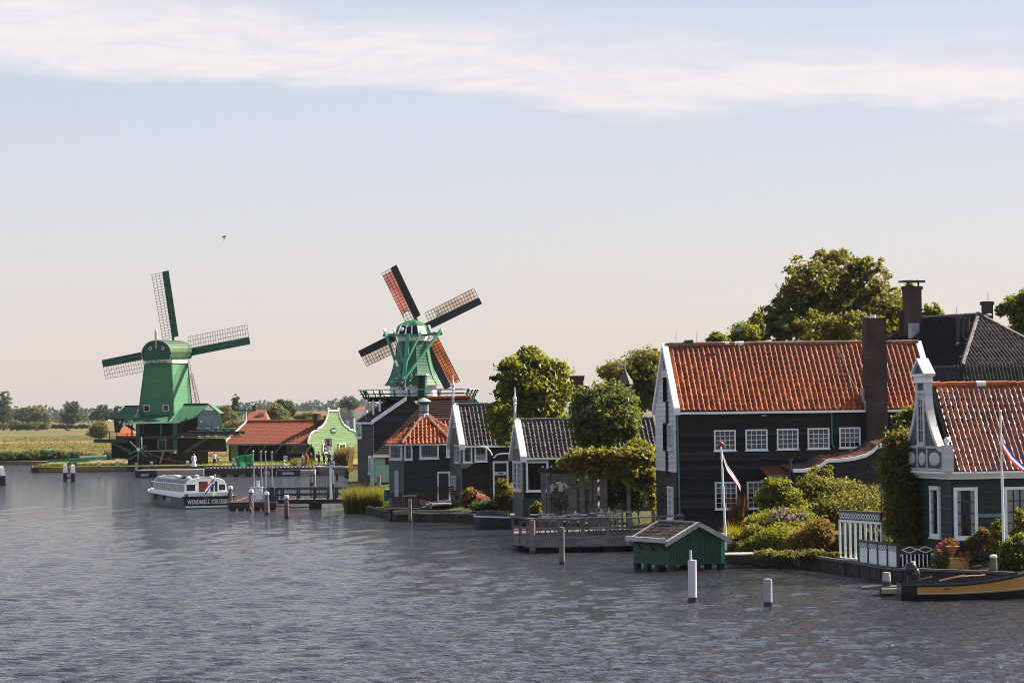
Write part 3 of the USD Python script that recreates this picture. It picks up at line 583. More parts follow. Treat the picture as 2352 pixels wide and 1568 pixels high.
# ================================================================ the dark warehouse with the orange roof
FW = Frame(A(1556, 1190, 144) * [1, 1, 0] + [0, 0, 1.0], 5.6); GZ = 1.0
def warehouse():
    t = thing('warehouse', 'large black boarded warehouse with long orange tiled roof and brick chimney', 'warehouse', FW.O, 5.6)
    W, D, E, R = 13.4, 7.0, 5.88, 9.22; world = basis(FW.ex, FW.ey, [0, 0, 1], FW.O)
    b = MB(); b.box(.03, W - .03, .03, D - .03, -1.2, E)
    b.prism([(.03, E - .01), (D - .03, E - .01), (D / 2, R - .12)], .03, W - .03, 'yz'); part(t, 'wall', b, 'tar_board')
    boards(t, 'front_wall', I4, rect(0, W), -.3, E - .12, .245, 'tar_board', seed=1, jit=.006)
    half = lambda z: (-D, 0) if z < E else (-D + (z - E) * D / 2 / (R - E), -(z - E) * D / 2 / (R - E))
    boards(t, 'left_gable_wall', at(LW, 0, 0, 0), lambda z: half(z), 2.75, R - .25, .24, 'white_board', .045, 2, .008)
    boards(t, 'left_lower_wall', at(LW, 0, 0, 0), rect(-D, 0), -.3, 2.73, .24, 'tar_board', .04, 3, .006)
    # roof
    rf = sub(t, 'roof'); T, L = slope_T([1, 0, 0], (.10, -.20, E - .03), (.10, D / 2, R))
    m = MB(); m.prism([(-.22, E - .10), (D / 2, R - .07), (D + .22, E - .10), (D + .22, E - .16), (D / 2, R - .16), (-.22, E - .16)], .05, W - .05, 'yz'); part(rf, 'roof_deck', m, 'dark_wood')
    cx0, cx1 = FW.wp(1990, 900, -.4)[0], FW.wp(2036, 900, -.4)[0]
    tiles(rf, T, W - .2, L, .268, .366, ['orange_tile_a', 'orange_tile_b', 'orange_tile_c'], 'orange_tile_mass', 4, 300, lambda x, y: not (cx0 - .05 < x + .1 < cx1 + .05 and y < 1.0), world, .062)
    T2, L2 = slope_T([-1, 0, 0], (W - .1, D + .2, E - .03), (W - .1, D / 2, R)); m = MB(); m.box(0, W - .2, 0, L2, 0, .04); part(rf, 'back_slope', m.xf(T2), 'orange_tile_mass')
    ridge_tiles(rf, (.05, D / 2, R + .05), (W - .05, D / 2, R + .05), .34, .13, 'ridge_tile', 3)
    for px in (1660, 1687, 1694):
        x = FW.wp(px, 787, D / 2)[0]; part(rf, 'mortar_patch', MB().tube([(x, D / 2, R + .07), (x + .32, D / 2, R + .075)], [.14, .145], 8), 'white_paint', 40)
    x = FW.wp(1572, 780, D / 2)[0]; part(rf, 'vent_cowl', MB().tube([(x, D / 2, R + .2), (x + .45, D / 2, R + .2)], [.11, .13], 10), 'dark_wood', 40)
    for X0 in (-.14, W - .14):  # verge boards standing above the tiles
        for s in (0, 1):
            m = MB(); e = (-.30, E - .22) if s == 0 else (D + .30, E - .22); r = (D / 2, R + .15)
            m.hexa([[X0, e[0], e[1]], [X0 + .30, e[0], e[1]], [X0 + .30, r[0], r[1] - .36], [X0, r[0], r[1] - .36], [X0, e[0], e[1] + .36], [X0 + .30, e[0], e[1] + .36], [X0 + .30, r[0], r[1]], [X0, r[0], r[1]]]); part(rf, 'verge_board', m, 'white_paint')
    m = MB(); m.box(.1, cx0 - .02, -.32, -.18, E - .20, E - .08); m.box(cx1 + .02, W - .1, -.32, -.18, E - .20, E - .08); part(rf, 'gutter', m, 'white_paint')
    for px in (1552, 1600, 1742, 2108): x = FW.wp(px, 780, D / 2)[0]; part(rf, 'lightning_rod', MB().cyl((x, D / 2, R), (x + .03, D / 2, R + .75), .012, .008, 5), 'dark_metal')
    # chimney against the front
    ch = sub(t, 'chimney'); zt = FW.wp(2010, 730, -.4)[1]
    b = MB(); b.box(cx0, cx1, -.62, .42, -.3, zt - .1); b.box(cx0 - .03, cx1 + .03, -.65, .45, zt - .1, zt); b.box(cx0 - .02, cx1 + .05, -.64, .42, 2.6, 3.3); part(ch, 'stack', b, 'brick')
    part(ch, 'chimney_pot', MB().cyl(((cx0 + cx1) / 2 - .05, -.1, zt), ((cx0 + cx1) / 2 - .05, -.1, zt + .16), .16, .15, 12), 'white_paint', 40)
    part(ch, 'flashing', MB().box(cx0 - .06, cx0 + .0, -.3, 1.0, E - .05, E + .4).box(cx0 - .12, cx0 - .03, -.1, .5, E + .3, E + 1.0), 'lead')
    part(ch, 'iron_tie', MB().beam((cx0 - 1.6, .45, E + 1.75), (cx1 + .7, .45, E + 1.75), .03), 'pale_wood')
    part(t, 'lightning_cable', MB().tube([(cx0 - .75, D / 2 - .05, R + .1), (cx0 - .45, 1.2, E + 1.55), (cx0 - .1, -.15, E + .12)], .018, 5), 'grey_wood')
    # windows
    dp = lambda z0, y0, z1, y1: (*FW.wp(1464.2 + .32953 * z0, 717.8 + .32953 * y1), *FW.wp(1464.2 + .32953 * z1, 717.8 + .32953 * y0))
    for i, q in enumerate(((533, 817, 682, 963), (752, 812, 903, 959), (971, 807, 1118, 954), (1185, 803, 1334, 949), (1405, 798, 1551, 943))):
        x0, z0, x1, z1 = dp(*q); window(t, I4, x0, x1, z0, z1, 4, 4, curtain='net', top_dark=(0.28 if i == 4 else 0))
    for q in ((540, 1177, 691, 1370), (764, 1174, 914, 1366)):
        x0, z0, x1, z1 = dp(*q); window(t, I4, x0, x1, z0, z1, 4, 5, curtain='net', top_dark=.55)
    x0, z0, x1, z1 = dp(1850, 780, 1920, 860); window(t, I4, x0, x1 , z0, z1, 3, 2, curtain=None)
    # left gable: openings with swung-out shutters, a lattice light, a lower window
    for (y, z, h, w) in ((3.3, 6.35, 1.25, .8), (3.6, 3.8, 1.45, .9)):
        part(t, 'gable_opening', MB().box(-y - w / 2, -y + w / 2, -.06, .02, z, z + h).xf(LW), 'room_dark')
        m = MB(); m.hexa([[-.06, y - w / 2, z], [-.26, y - w / 2 - .35, z], [-.26, y - w / 2 - .29, z], [-.06, y - w / 2 + .06, z], [-.06, y - w / 2, z + h], [-.26, y - w / 2 - .35, z + h], [-.26, y - w / 2 - .29, z + h], [-.06, y - w / 2 + .06, z + h]]); part(t, 'shutter', m, 'dark_wood')
        m = MB(); m.beam((-.08, y - .9, z - 1.25), (-.08, y - .9, z), .1, .16); part(t, 'guide_post', m, 'dark_wood')
    window(t, LW, -2.2, -.9, 3.9, 5.2, 4, 5, curtain='net', fm='white_board'); window(t, LW, -2.6, -1.0, .35, 2.0, 4, 5, curtain='net', top_dark=.5)
    part(t, 'loft_louvre', MB().box(-D / 2 - .25, -D / 2 + .25, -.05, .02, 8.0, 8.5).xf(LW), 'dark_wood')
    # pipes and lamp
    part(t, 'drain_pipe', MB().cyl((.12, -.10, -.3), (.05, -.10, E - .15), .045), 'copper_pipe', 40)
    x, z = FW.wp(1911, 1030); part(t, 'drain_pipe', MB().tube([(x - .02, -.1, E - .15), (x, -.1, z + .2), (x + .12, -.2, z)], .045), 'copper_pipe', 40)
    x, z = FW.wp(1753, 954); part(t, 'wall_lamp', MB().sphere((x, -.14, z), .12, 1, (1.3, .8, .5)), 'lead', 40)
    # the low black wing with the swept white edge
    wg = sub(t, 'side_wing'); Y0 = -3.2
    cur = [FW.wp(px, py, Y0) for px, py in ((1822, 1079), (1846, 1078), (1868, 1075), (1884, 1068), (1896, 1059), (1903, 1056), (1935, 1054), (1965, 1050), (1990, 1043), (2005, 1034), (2013, 1026), (2017, 1023), (2040, 1018), (2070, 1011))]
    x0, x1 = cur[0][0], cur[-1][0]
    part(wg, 'wing_wall', MB().prism([(x0, -.8), (x1, -.8)] + cur[::-1], Y0, Y0 + .12, 'xz').box(x0, x0 + .1, Y0 + .12, 0, -.8, cur[0][1] - .1), 'tar_board')
    m = MB()
    for a, c in zip(cur[:-1], cur[1:]): m.hexa([[a[0], Y0 - .06, a[1] - .13], [c[0], Y0 - .06, c[1] - .13], [c[0], Y0 + .16, c[1] - .13], [a[0], Y0 + .16, a[1] - .13], [a[0], Y0 - .06, a[1] + .03], [c[0], Y0 - .06, c[1] + .03], [c[0], Y0 + .16, c[1] + .03], [a[0], Y0 + .16, a[1] + .03]])
    part(wg, 'swept_coping', m, 'white_paint')
    xs = np.linspace(x0 - .1, x1, 30); zs = np.interp(xs, [c[0] for c in cur], [c[1] for c in cur]); rr = random.Random(2)
    for i in range(29):
        for j in range(5):
            ya, yb = Y0 + .18 + j * (-Y0 - .7) / 5, Y0 + .18 + (j + 1.1) * (-Y0 - .7) / 5; o = lambda y: -.05 + (y - Y0) * .10
            m = MB(); h = rr.uniform(.02, .04); m.hexa([[xs[i], ya, zs[i] + o(ya)], [xs[i + 1] - .01, ya, zs[i + 1] + o(ya)], [xs[i + 1] - .01, yb, zs[i + 1] + o(yb) - .02], [xs[i], yb, zs[i] + o(yb) - .02], [xs[i], ya, zs[i] + o(ya) + h], [xs[i + 1] - .01, ya, zs[i + 1] + o(ya) + h], [xs[i + 1] - .01, yb, zs[i + 1] + o(yb) + h - .02], [xs[i], yb, zs[i] + o(yb) + h - .02]]); part(wg, 'roof_tile', m, rr.choice(['glazed_tile_b', 'grey_tile_c']))
    x, z = FW.wp(1818, 1056, Y0); part(wg, 'flue', MB().cyl((x, Y0 + .3, z - 1.2), (x, Y0 + .3, z), .09).cyl((x, Y0 + .3, z - .02), (x, Y0 + .3, z + .06), .13), 'dark_metal', 40)
    pz = FW.wp(1790, 1078, -2)[1]; px0, px1 = FW.wp(1760, 1080, -2)[0], FW.wp(1822, 1080, -2)[0]
    m = MB(); m.hexa([[px0, -2.4, pz - .35], [px1, -2.4, pz - .35], [px1, -.1, pz + .05], [px0, -.1, pz + .05], [px0, -2.4, pz - .27], [px1, -2.4, pz - .27], [px1, -.1, pz + .13], [px0, -.1, pz + .13]]); part(wg, 'porch_roof', m, 'glazed_tile_b')
    m = MB(); m.beam((px0, -2.42, pz - .33), (px1, -2.42, pz - .33), .05, .14); part(wg, 'porch_fascia', m, 'grey_wood'); part(wg, 'porch_post', MB().beam((px0 + .1, -2.3, -.5), (px0 + .1, -2.3, pz - .35), .1), 'dark_wood')
warehouse()

# ================================================================ the house with the bell gable, right
FR = Frame(A(2187, 1200, 115) * [1, 1, 0] + [0, 0, 1.0], 12)
def gable_house():
    t = thing('gable_house', 'dark green house with grey bell gable and glazed red tiles', 'house', FR.O, 12); W, D = 6.6, 4.4; world = basis(FR.ex, FR.ey, [0, 0, 1], FR.O)
    E = FR.wp(2200, 1100)[1]; C = FR.wp(2200, 1083, -.4)[1]; R = FR.wp(2220, 885, D / 2)[1]
    b = MB(); b.box(.03, W, .03, D, -1.2, C); b.prism([(.03, C - .01), (D, C - .01), (D / 2, R - .1)], .03, W, 'yz'); part(t, 'wall', b, 'dark_green_board')
    boards(t, 'front_wall', I4, rect(0, W), -.5, E, .2, 'dark_green_board', seed=3, jit=.003)
    boards(t, 'left_wall', LW, rect(-D, 0), -.5, E, .26, 'dark_green_board', seed=4, jit=.002)
    m = MB()
    for k in range(9): z = -.3 + k * .52; m.box(-D, 0, -.042, -.02, z, z + .022)
    part(t, 'wall_battens', m.xf(LW), 'grey_green_board')
    cn = sub(t, 'cornice')
    for (p, z0, z1) in ((.18, E, E + .12), (.30, E + .12, C - .09), (.46, C - .09, C)): part(cn, 'moulding', MB().box(-p, W, -p, -.02, z0, z1).box(-p, -.02, -.02, D + .3, z0, z1), 'white_paint')
    rf = sub(t, 'roof'); T, L = slope_T([1, 0, 0], (-.05, -.38, C + .02), (-.05, D / 2, R)); tiles(rf, T, W, L, .225, .335, ['glazed_tile_a', 'glazed_tile_b', 'glazed_tile_c'], 'glazed_tile_a', 8, 300, None, world, .048, lambda y: (.35, W))
    part(rf, 'roof_deck', MB().prism([(-.36, C + .02), (D / 2, R - .03), (D + .3, C + .02), (D + .3, C - .05), (D / 2, R - .12), (-.36, C - .05)], .02, W, 'yz'), 'dark_wood')
    ridge_tiles(rf, (0, D / 2, R + .04), (W, D / 2, R + .04), .36, .11, 'orange_tile_c', 2)
    x = FR.wp(2252, 884, D / 2)[0]; part(rf, 'mortar_patch', MB().tube([(x - .2, D / 2, R + .06), (x + .2, D / 2, R + .06)], .13, 8), 'white_paint', 40)
    # bell gable, a facade of its own standing on the cornice of the left end (drawn in wall space of that end)
    g = sub(t, 'bell_gable'); X = TR(-.40, 0, 0) @ LW; H = FR.wx(2153, 858, -.4)[1] - C; c0 = -D / 2; hw = D / 2 + .42
    def half(z):
        u = z / H
        if u < .24: return hw
        if u < .90: s = (u - .24) / .66; return .52 + (hw - .75 - .52) * (1 - s) ** 2.3 + .10 * (1 - s)
        return .52
    zs = list(np.linspace(0, H, 41)); R_ = [(c0 + half(z), C + z) for z in zs]; L_ = [(c0 - half(z), C + z) for z in zs]
    part(g, 'face', MB().prism(R_ + L_[::-1], 0, .14, 'xz').xf(X), 'grey_green_board')
    m = MB()
    for side in (R_, L_):
        for a, c in zip(side[9:-4], side[10:-3]):
            n = np.array([c[1] - a[1], a[0] - c[0]]); n /= np.linalg.norm(n); n *= 1 if side is R_ else -1; i = -.14; A_, C_ = np.array(a), np.array(c)
            pts = [A_ + n * i, A_ + n * .05, C_ + n * .05, C_ + n * i]; m.hexa([[pts[0][0], -.07, pts[0][1]], [pts[1][0], -.07, pts[1][1]], [pts[1][0], .24, pts[1][1]], [pts[0][0], .24, pts[0][1]], [pts[3][0], -.07, pts[3][1]], [pts[2][0], -.07, pts[2][1]], [pts[2][0], .24, pts[2][1]], [pts[3][0], .24, pts[3][1]]])
    part(g, 'curved_edging', m.xf(X), 'white_board')
    zb = .24 * H
    for s in (-1, 1):
        x = c0 + s * hw; part(g, 'corner_post', MB().box(x - .19, x + .19, -.10, .28, C, C + zb + .12).xf(X), 'white_board'); part(g, 'ball', MB().lathe([(.03, 0), (.09, .03), (.05, .06), (.12, .13), (.14, .2), (.12, .27), (.04, .33), (0, .34)], (x, .08, C + zb + .12), 12).xf(X), 'white_paint', 40)
    part(g, 'rails', MB().box(c0 - hw, c0 + hw, -.05, -.005, C + zb - .02, C + zb + .08).box(c0 - hw, c0 + hw, -.05, -.005, C + .02, C + .12).box(c0 - .62, c0 - .52, -.05, -.005, C + .1, C + zb).box(c0 + .52, c0 + .62, -.05, -.005, C + .1, C + zb).xf(X), 'white_board')
    for x, w in ((c0 - 1.45, .62), (c0, .38), (c0 + 1.45, .62)): part(g, 'oval_panel', MB().sphere((x, -.02, C + zb * .53), 1, 2, (w, .09, zb * .30)).xf(X), 'white_board', 40)
    window(g, X, c0 - .42, c0 + .42, C + zb + .1, C + zb + 2.35, 2, 4, fw=.13, curtain=None, fm='white_board', deep=.0)
    for k in range(7): part(g, 'carved_leaf', MB().sphere((c0 - .42 + k * .14, -.03, C + H * .80 - .18 * (1 - abs(k - 3) / 3) - (.3 if k in (0, 6) else 0)), 1, 1, (.07, .05, .16)).xf(X), 'white_board', 40)
    part(g, 'head_moulding', MB().box(c0 - .62, c0 + .62, -.12, .26, C + H - .35, C + H - .08).box(c0 - .74, c0 + .74, -.18, .32, C + H - .08, C + H + .02).xf(X), 'white_paint')
    part(g, 'pediment', MB().prism([(c0 - .78, C + H + .02), (c0 + .78, C + H + .02), (c0, C + H + .58)], -.06, .22, 'xz').xf(X), 'grey_green_board')
    m = MB()
    for s in (-1, 1): m.hexa([[c0 + s * .84, -.2, C + H + .02], [c0 + s * .70, -.2, C + H + .02], [c0 + s * .70, .3, C + H + .02], [c0 + s * .84, .3, C + H + .02], [c0, -.2, C + H + .66], [c0, -.2, C + H + .54], [c0, .3, C + H + .54], [c0, .3, C + H + .66]])
    part(g, 'pediment_edging', m.xf(X), 'white_paint')
    # windows
    d2 = lambda a, b_, c, d_, y=0: (*FR.wp(2067.1 + .293 * a, 803.9 + .293 * d_, y), *FR.wp(2067.1 + .293 * c, 803.9 + .293 * b_, y))
    x0, z0, x1, z1 = d2(368, 1072, 600, 1482); window(t, I4, max(x0, .06), x1, z0, z1, 3, 4, fw=.13, bar=.035, curtain='sides', bm='black_paint')
    x0, z0, x1, z1 = d2(815, 1066, 1060, 1465); window(t, I4, x0, x1, z0, z1, 4, 4, fw=.12, bar=.035, curtain='drape', bm='black_paint')
    y0, z0 = FR.wx(2067.1 + .293 * 328, 803.9 + .293 * 1472); y1, z1 = FR.wx(2067.1 + .293 * 248, 803.9 + .293 * 1062); window(t, LW, -y1, -y0, z0, z1, 2, 4, fw=.16, curtain='sides', bm='black_paint')
    x0, z0, x1, z1 = d2(600, 1278, 815, 1310); part(t, 'string_board', MB().box(x0, x1, -.07, -.03, z0, z1), 'zinc')
    a, c = FR.wp(2067.1 + .293 * 372, 803.9 + .293 * 1490), FR.wp(2067.1 + .293 * 565, 803.9 + .293 * 1490); part(t, 'window_apron', MB().add([[max(a[0], .1), -.06, a[1]], [c[0], -.06, c[1]], [(a[0] * 1.2 + c[0] * .8) / 2, -.06, a[1] - .2], [max(a[0], .1), -.30, a[1]], [c[0], -.30, c[1]]], [[0, 2, 1], [3, 4, 2], [0, 3, 2], [4, 1, 2], [0, 1, 4], [0, 4, 3]]), 'grey_blue_board')
gable_house()

# ================================================================ the hipped house behind
FH = Frame(A(2210, 838, 163) * [1, 1, 0] + [0, 0, 1.0], 25)
def hip_house():
    t = thing('hipped_house', 'big old house with dark hipped tile roof rising behind the red roofs', 'house', FH.O, 25); W, D = 7.6, 14.0; world = basis(FH.ex, FH.ey, [0, 0, 1], FH.O)
    E = FH.wp(2210, 838)[1]; dd = 3.9; R = FH.wp(2272, 724, dd)[1]; Z = E - .9
    part(t, 'wall', MB().box(.25, W - .25, .25, D - .25, -1, Z + .02), 'tar_board')
    rf = sub(t, 'roof')
    m = MB(); m.add([[0, 0, E], [W, 0, E], [W, D, E], [0, D, E], [W / 2, dd, R], [W / 2, D - dd, R]], [[0, 1, 4], [1, 2, 4], [2, 5, 4], [2, 3, 5], [3, 0, 5], [0, 4, 5]]); m.V[-1][:, 2] -= .06; part(rf, 'roof_deck', m, 'dark_tile_mass')
    T, L = slope_T([1, 0, 0], (0, 0, E), (0, dd, R)); tiles(rf, T, W, L, .25, .42, ['grey_tile_a', 'grey_tile_b', 'grey_tile_c'], 'grey_tile_mass', 3, 200, None, world, .06, lambda y: (W / 2 * y / L, W - W / 2 * y / L))
    T, L = slope_T([0, -1, 0], (0, D, E), (W / 2, D, R)); tiles(rf, T, D, L, .25, .42, ['dark_tile_mass'] * 3, 'dark_tile_mass', 4, 0, None, world, .04, lambda y: (dd * y / L, D - dd * y / L))
    ridge_tiles(rf, (0, 0, E + .03), (W / 2, dd, R + .05), .42, .13, 'ridge_grey', 1); ridge_tiles(rf, (W, 0, E + .03), (W / 2, dd, R + .05), .42, .13, 'ridge_grey', 2); ridge_tiles(rf, (W / 2, dd, R + .04), (W / 2, D - dd, R + .04), .45, .10, 'ridge_grey', 3)
    lo = sub(t, 'lower_roof'); Zl = FH.wp(2300, 888)[1] - .4
    T, L = slope_T([1, 0, 0], (-.6, -.55, Zl), (-.6, -.02, E - .03)); tiles(lo, T, W + 1.2, L, .25, .42, ['grey_tile_b'] * 3, 'grey_tile_mass', 5, 120, None, world, .075)
    T, L = slope_T([0, -1, 0], (-.55, D, Zl), (-.02, D, E - .03)); tiles(lo, T, D + .5, L, .25, .42, ['grey_tile_b'] * 3, 'grey_tile_mass', 6, 60, None, world, .075)
    part(lo, 'eaves_board', MB().box(-.1, W + .1, -.12, .05, E - .12, E - .01).box(-.12, .05, .05, D, E - .12, E - .01), 'ridge_grey')
    def stack(px0, px1, pt, pb, yy, m, cap=None, name='chimney'):
        x0, z0 = FH.wp(px0, pb, yy); x1, z1 = FH.wp(px1, pt, yy); b = MB(); x1 = x0 + (x1 - x0) * .82; w = (x1 - x0) * .5; b.box(x0, x1, yy, yy + w, z0 - .8, z1); b.box(x0 - .06, x1 + .06, yy - .06, yy + w + .06, z1 - .22, z1 - .02); c = sub(t, name); part(c, 'stack', b, m)
        if cap: part(c, 'cap', MB().box(x0 - .16, x1 + .18, yy - .15, yy + w + .15, z1 + .22, z1 + .34).box(x0 + .1, x0 + .16, yy + .1, yy + .16, z1, z1 + .22).box(x1 - .16, x1 - .1, yy + .1, yy + .16, z1, z1 + .22), 'dark_metal')
        return x0, x1, z1
    stack(2084, 2124, 657, 742, D - dd - 1.0, 'brick_red', True); stack(2068, 2083, 712, 742, D - dd - .5, 'brick'); stack(2261, 2285, 692, 724, dd - .2, 'brick', False)
    x, z = FH.wp(2273, 722, dd - .3); part(rf, 'ridge_flashing', MB().sphere((x, dd, R + .02), .35, 1, (1, .8, .45)), 'lead', 40)
    for px in (2202, 2214, 2224): x, z = FH.wp(px, 790, 2.8); part(t, 'vent_pipe', MB().cyl((x, 2.8, z - .3), (x, 2.8, z + 1.55), .11, .11, 10).cyl((x, 2.8, z + 1.5), (x, 2.8, z + 1.6), .17), 'dark_metal', 40); part(rf, 'flashing', MB().box(x - .22, x + .22, 2.5, 2.75, z - .35, z + .1), 'lead')
    x, z = FH.wp(2092, 750, D - dd - 1.2); part(rf, 'flashing', MB().box(x - .2, x + .35, D - dd - 1.6, D - dd - 1.2, z - .7, z + .2), 'lead')
    for px, py in ((2107, 640), (2269, 672), (2197, 705)): x, z = FH.wp(px, py, dd); part(t, 'lightning_rod', MB().cyl((x, dd, z - 1.2), (x, dd, z), .018, .012, 5), 'dark_metal')
hip_house()
# ================================================================ two grey gabled houses
def z1(a, b): return (775.2 + .2380 * a, 861.3 + .2380 * b)          # reading aids: close views of the photograph to picture units
def z2(a, b): return (1119.7 + .2746 * a, 775.2 + .2746 * b)
F2 = Frame(A(1204, 1176, 170) * [1, 1, 0] + [0, 0, RBZ], 9); F1 = Frame(A(1062.5, 1157, 186) * [1, 1, 0] + [0, 0, RBZ], 12)
def grey_house(F, ang, W, D, eave_px, ridge_px, name, label, nrow, lim):
    t = thing(name, label, 'house', F.O, ang); world = basis(F.ex, F.ey, [0, 0, 1], F.O)
    E = F.wp(*eave_px, -.15)[1]; R = F.wp(*ridge_px, D / 2)[1]
    b = MB(); b.box(.03, W, .03, D, -1, E); b.prism([(.03, E - .01), (D, E - .01), (D / 2, R - .1)], .03, W, 'yz'); part(t, 'wall', b, 'tar_board')
    vboards(t, 'gable_wall', LW, -D, 0, lambda x: -.4, lambda x: E - .05 + (R - E) * (1 - abs(x + D / 2) / (D / 2)) * .98, .21, 'grey_green_board', 5)
    rf = sub(t, 'roof'); T, L = slope_T([1, 0, 0], (.05, -.22, E), (.05, D / 2, R)); tiles(rf, T, W, L, .27, L / nrow, ['grey_tile_a', 'grey_tile_b', 'grey_tile_c'], 'grey_tile_mass', 9, lim, None, world, .045)
    part(rf, 'roof_deck', MB().prism([(-.2, E - .02), (D / 2, R - .04), (D + .2, E - .02), (D + .2, E - .1), (D / 2, R - .14), (-.2, E - .1)], .02, W, 'yz'), 'dark_wood')
    ridge_tiles(rf, (0, D / 2, R + .04), (W, D / 2, R + .04), .36, .11, 'ridge_grey', 4)
    part(rf, 'eaves_board', MB().box(.1, W, -.28, -.18, E - .17, E - .04), 'white_paint')
    for s in (0, 1):
        e = (-.34, E - .30) if s == 0 else (D + .34, E - .30); r = (D / 2, R + .16); m = MB()
        m.hexa([[-.22, e[0], e[1]], [.16, e[0], e[1]], [.16, r[0], r[1] - .34], [-.22, r[0], r[1] - .34], [-.22, e[0], e[1] + .36], [.16, e[0], e[1] + .36], [.16, r[0], r[1]], [-.22, r[0], r[1]]]); part(rf, 'verge_board', m, 'white_paint')
    c = (-.16, D / 2, R - .35); part(t, 'finial_post', MB().box(c[0] - .08, c[0] + .08, c[1] - .08, c[1] + .08, R - .6, R + .55), 'white_board'); finial(t, (c[0], c[1], R + .5), 1.55)
    return t, E, R
def house2():
    D = 4.0; W = 8.3; t, E, R = grey_house(F2, 9, W, D, (1300, 1048), (1300, 965), 'grey_gable_house', 'grey gabled house behind the terrace, half hidden by the round tree', 11, 260)
    boards(t, 'front_wall', I4, rect(0, W), -.4, E - .2, .2, 'tar_board', seed=7, jit=.004)
    part(t, 'plinth', MB().box(.0, W, -.06, .02, -.6, .85).box(-.06, .02, 0, D, -.6, .85), 'dark_plinth')
    a, b = F2.wp(*z2(322, 1288)), F2.wp(*z2(506, 1030)); window(t, I4, max(a[0], .08), b[0], a[1], b[1], 3, 5, fw=.12, bar=.03, curtain=None, bm='black_paint')
    y0, zz0 = F2.wx(*z2(318, 1284)); y1, zz1 = F2.wx(*z2(248, 1030))
    for u0, u1 in ((.02, .48), (.52, .98)): window(t, LW, -3.6 + 3.3 * u0, -3.6 + 3.3 * u1, a[1], b[1], 2, 5, fw=.15, curtain='sides', fm='white_board')
    zc = F2.wx(*z2(262, 920))[1]; window(t, LW, -D / 2 - .35, -D / 2 + .35, zc, zc + .95, 1, 2, fw=.10, curtain='net', fm='white_board')
    xd, zd = F2.wp(*z2(532, 1297)); part(t, 'house_sign', MB().box(xd - .06, xd + .06, -.07, -.03, zd, zd + .32), 'white_paint')
house2()
def house1():
    D = 4.0; W = 4.3; t, E, R = grey_house(F1, 12, W, D, (1120, 1021), (1120, 930), 'grey_gable_house', 'grey gabled house beside the octagonal green house, tree over its roof', 11, 220)
    boards(t, 'front_wall', I4, rect(0, W), -.4, E - .2, .2, 'tar_board', seed=8, jit=.004)
    def wz(a, b, c, d, y=0): p, q = F1.wp(*z1(a, d), y), F1.wp(*z1(c, b), y); return p[0], q[0], p[1], q[1]
    x0, x1, q0, q1 = wz(1190, 672, 1296, 846); window(t, I4, max(.05, x0), x1, q0, q1, 2, 3, fw=.10, curtain='net', bm='black_paint')
    part(t, 'bay_apron', MB().add([[x0, -.05, q0 - .06], [x1, -.05, q0 - .06], [x1 - .3, -.05, q0 - .35], [x0, -.05, q0 - .35], [x0, -.2, q0 - .06], [x1, -.2, q0 - .06]], [[0, 1, 2], [0, 2, 3], [4, 3, 2], [4, 2, 5], [5, 2, 1], [4, 0, 3]]), 'zinc')
    x0, x1, q0, q1 = wz(1320, 675, 1440, 836); window(t, I4, x0, x1, q0, q1, 3, 3, fw=.10, curtain='net', bm='black_paint')
    part(t, 'blind_board', MB().box(x0 + .1, x1 - .1, -.10, -.09, q0 + .1, q0 + .5), 'lead')
    x0, x1, q0, q1 = wz(1500, 828, 1646, 1160); zt = wz(1500, 828, 1646, 955)[2]
    d = sub(t, 'door'); part(d, 'frame', MB().box(x0, x0 + .11, -.09, -.02, -.1, q1).box(x1 - .11, x1, -.09, -.02, -.1, q1).box(x0 + .11, x1 - .11, -.09, -.02, q1 - .12, q1).box(x0 + .11, x1 - .11, -.10, -.02, zt - .05, zt + .14), 'white_paint')
    part(d, 'door_leaf', MB().box(x0 + .13, x1 - .13, -.06, -.035, -.1, zt - .06), 'black_paint'); part(d, 'fanlight', MB().box(x0 + .13, x1 - .13, -.05, -.035, zt + .16, q1 - .13), 'room_dark')
    part(d, 'carved_crest', MB().sphere(((x0 + x1) / 2, -.11, zt + .05), 1, 1, (.22, .02, .05)), 'dark_wood')
    for k in range(4): part(d, 'raised_letter', meshkit.text_mesh('1718'[k], .10, .01).apply_transform(basis((1, 0, 0), (0, 0, 1), (0, -1, 0), (x0 + .14 + (k % 2) * .10 + (k // 2) * (x1 - x0 - .42), -.105, zt))), 'black_paint')
    # swept white brackets of the passage roof
    pts = [F1.wp(*z1(a, b), -.5) for a, b in ((1385, 688), (1420, 692), (1450, 706), (1472, 730), (1485, 755), (1490, 772))]; m = MB(); m.tube([(p[0], -.5, p[1]) for p in pts], .05, 6); part(t, 'curved_bracket', m, 'white_paint', 40)
    pts = [F1.wp(*z1(a, b), -.5) for a, b in ((1500, 792), (1520, 790), (1528, 775), (1545, 764), (1580, 758), (1640, 754), (1706, 750))]; m = MB(); m.tube([(p[0], -.5, p[1]) for p in pts], .05, 6); part(t, 'curved_bracket', m, 'white_paint', 40)
    xe = F1.wp(*z1(1715, 800))[0]; zz = F1.wp(*z1(1640, 754))[1]
    part(t, 'passage_wing', MB().box(W, xe + .8, .25, D, -.5, zz + .05).box(W - .9, xe + .9, -.45, .3, zz - .02, zz + .06), 'tar_board')
    q = F1.wp(*z1(1470, 1000)); part(t, 'drain_pipe', MB().cyl((q[0], -.1, -.3), (q[0], -.1, E - .2), .05), 'dark_metal', 40)
    zc = F1.wx(*z1(1140, 500), 0)[1]; window(t, LW, -D / 2 - .3, -D / 2 + .3, zc, zc + .9, 1, 2, fw=.1, curtain='net', fm='white_board')
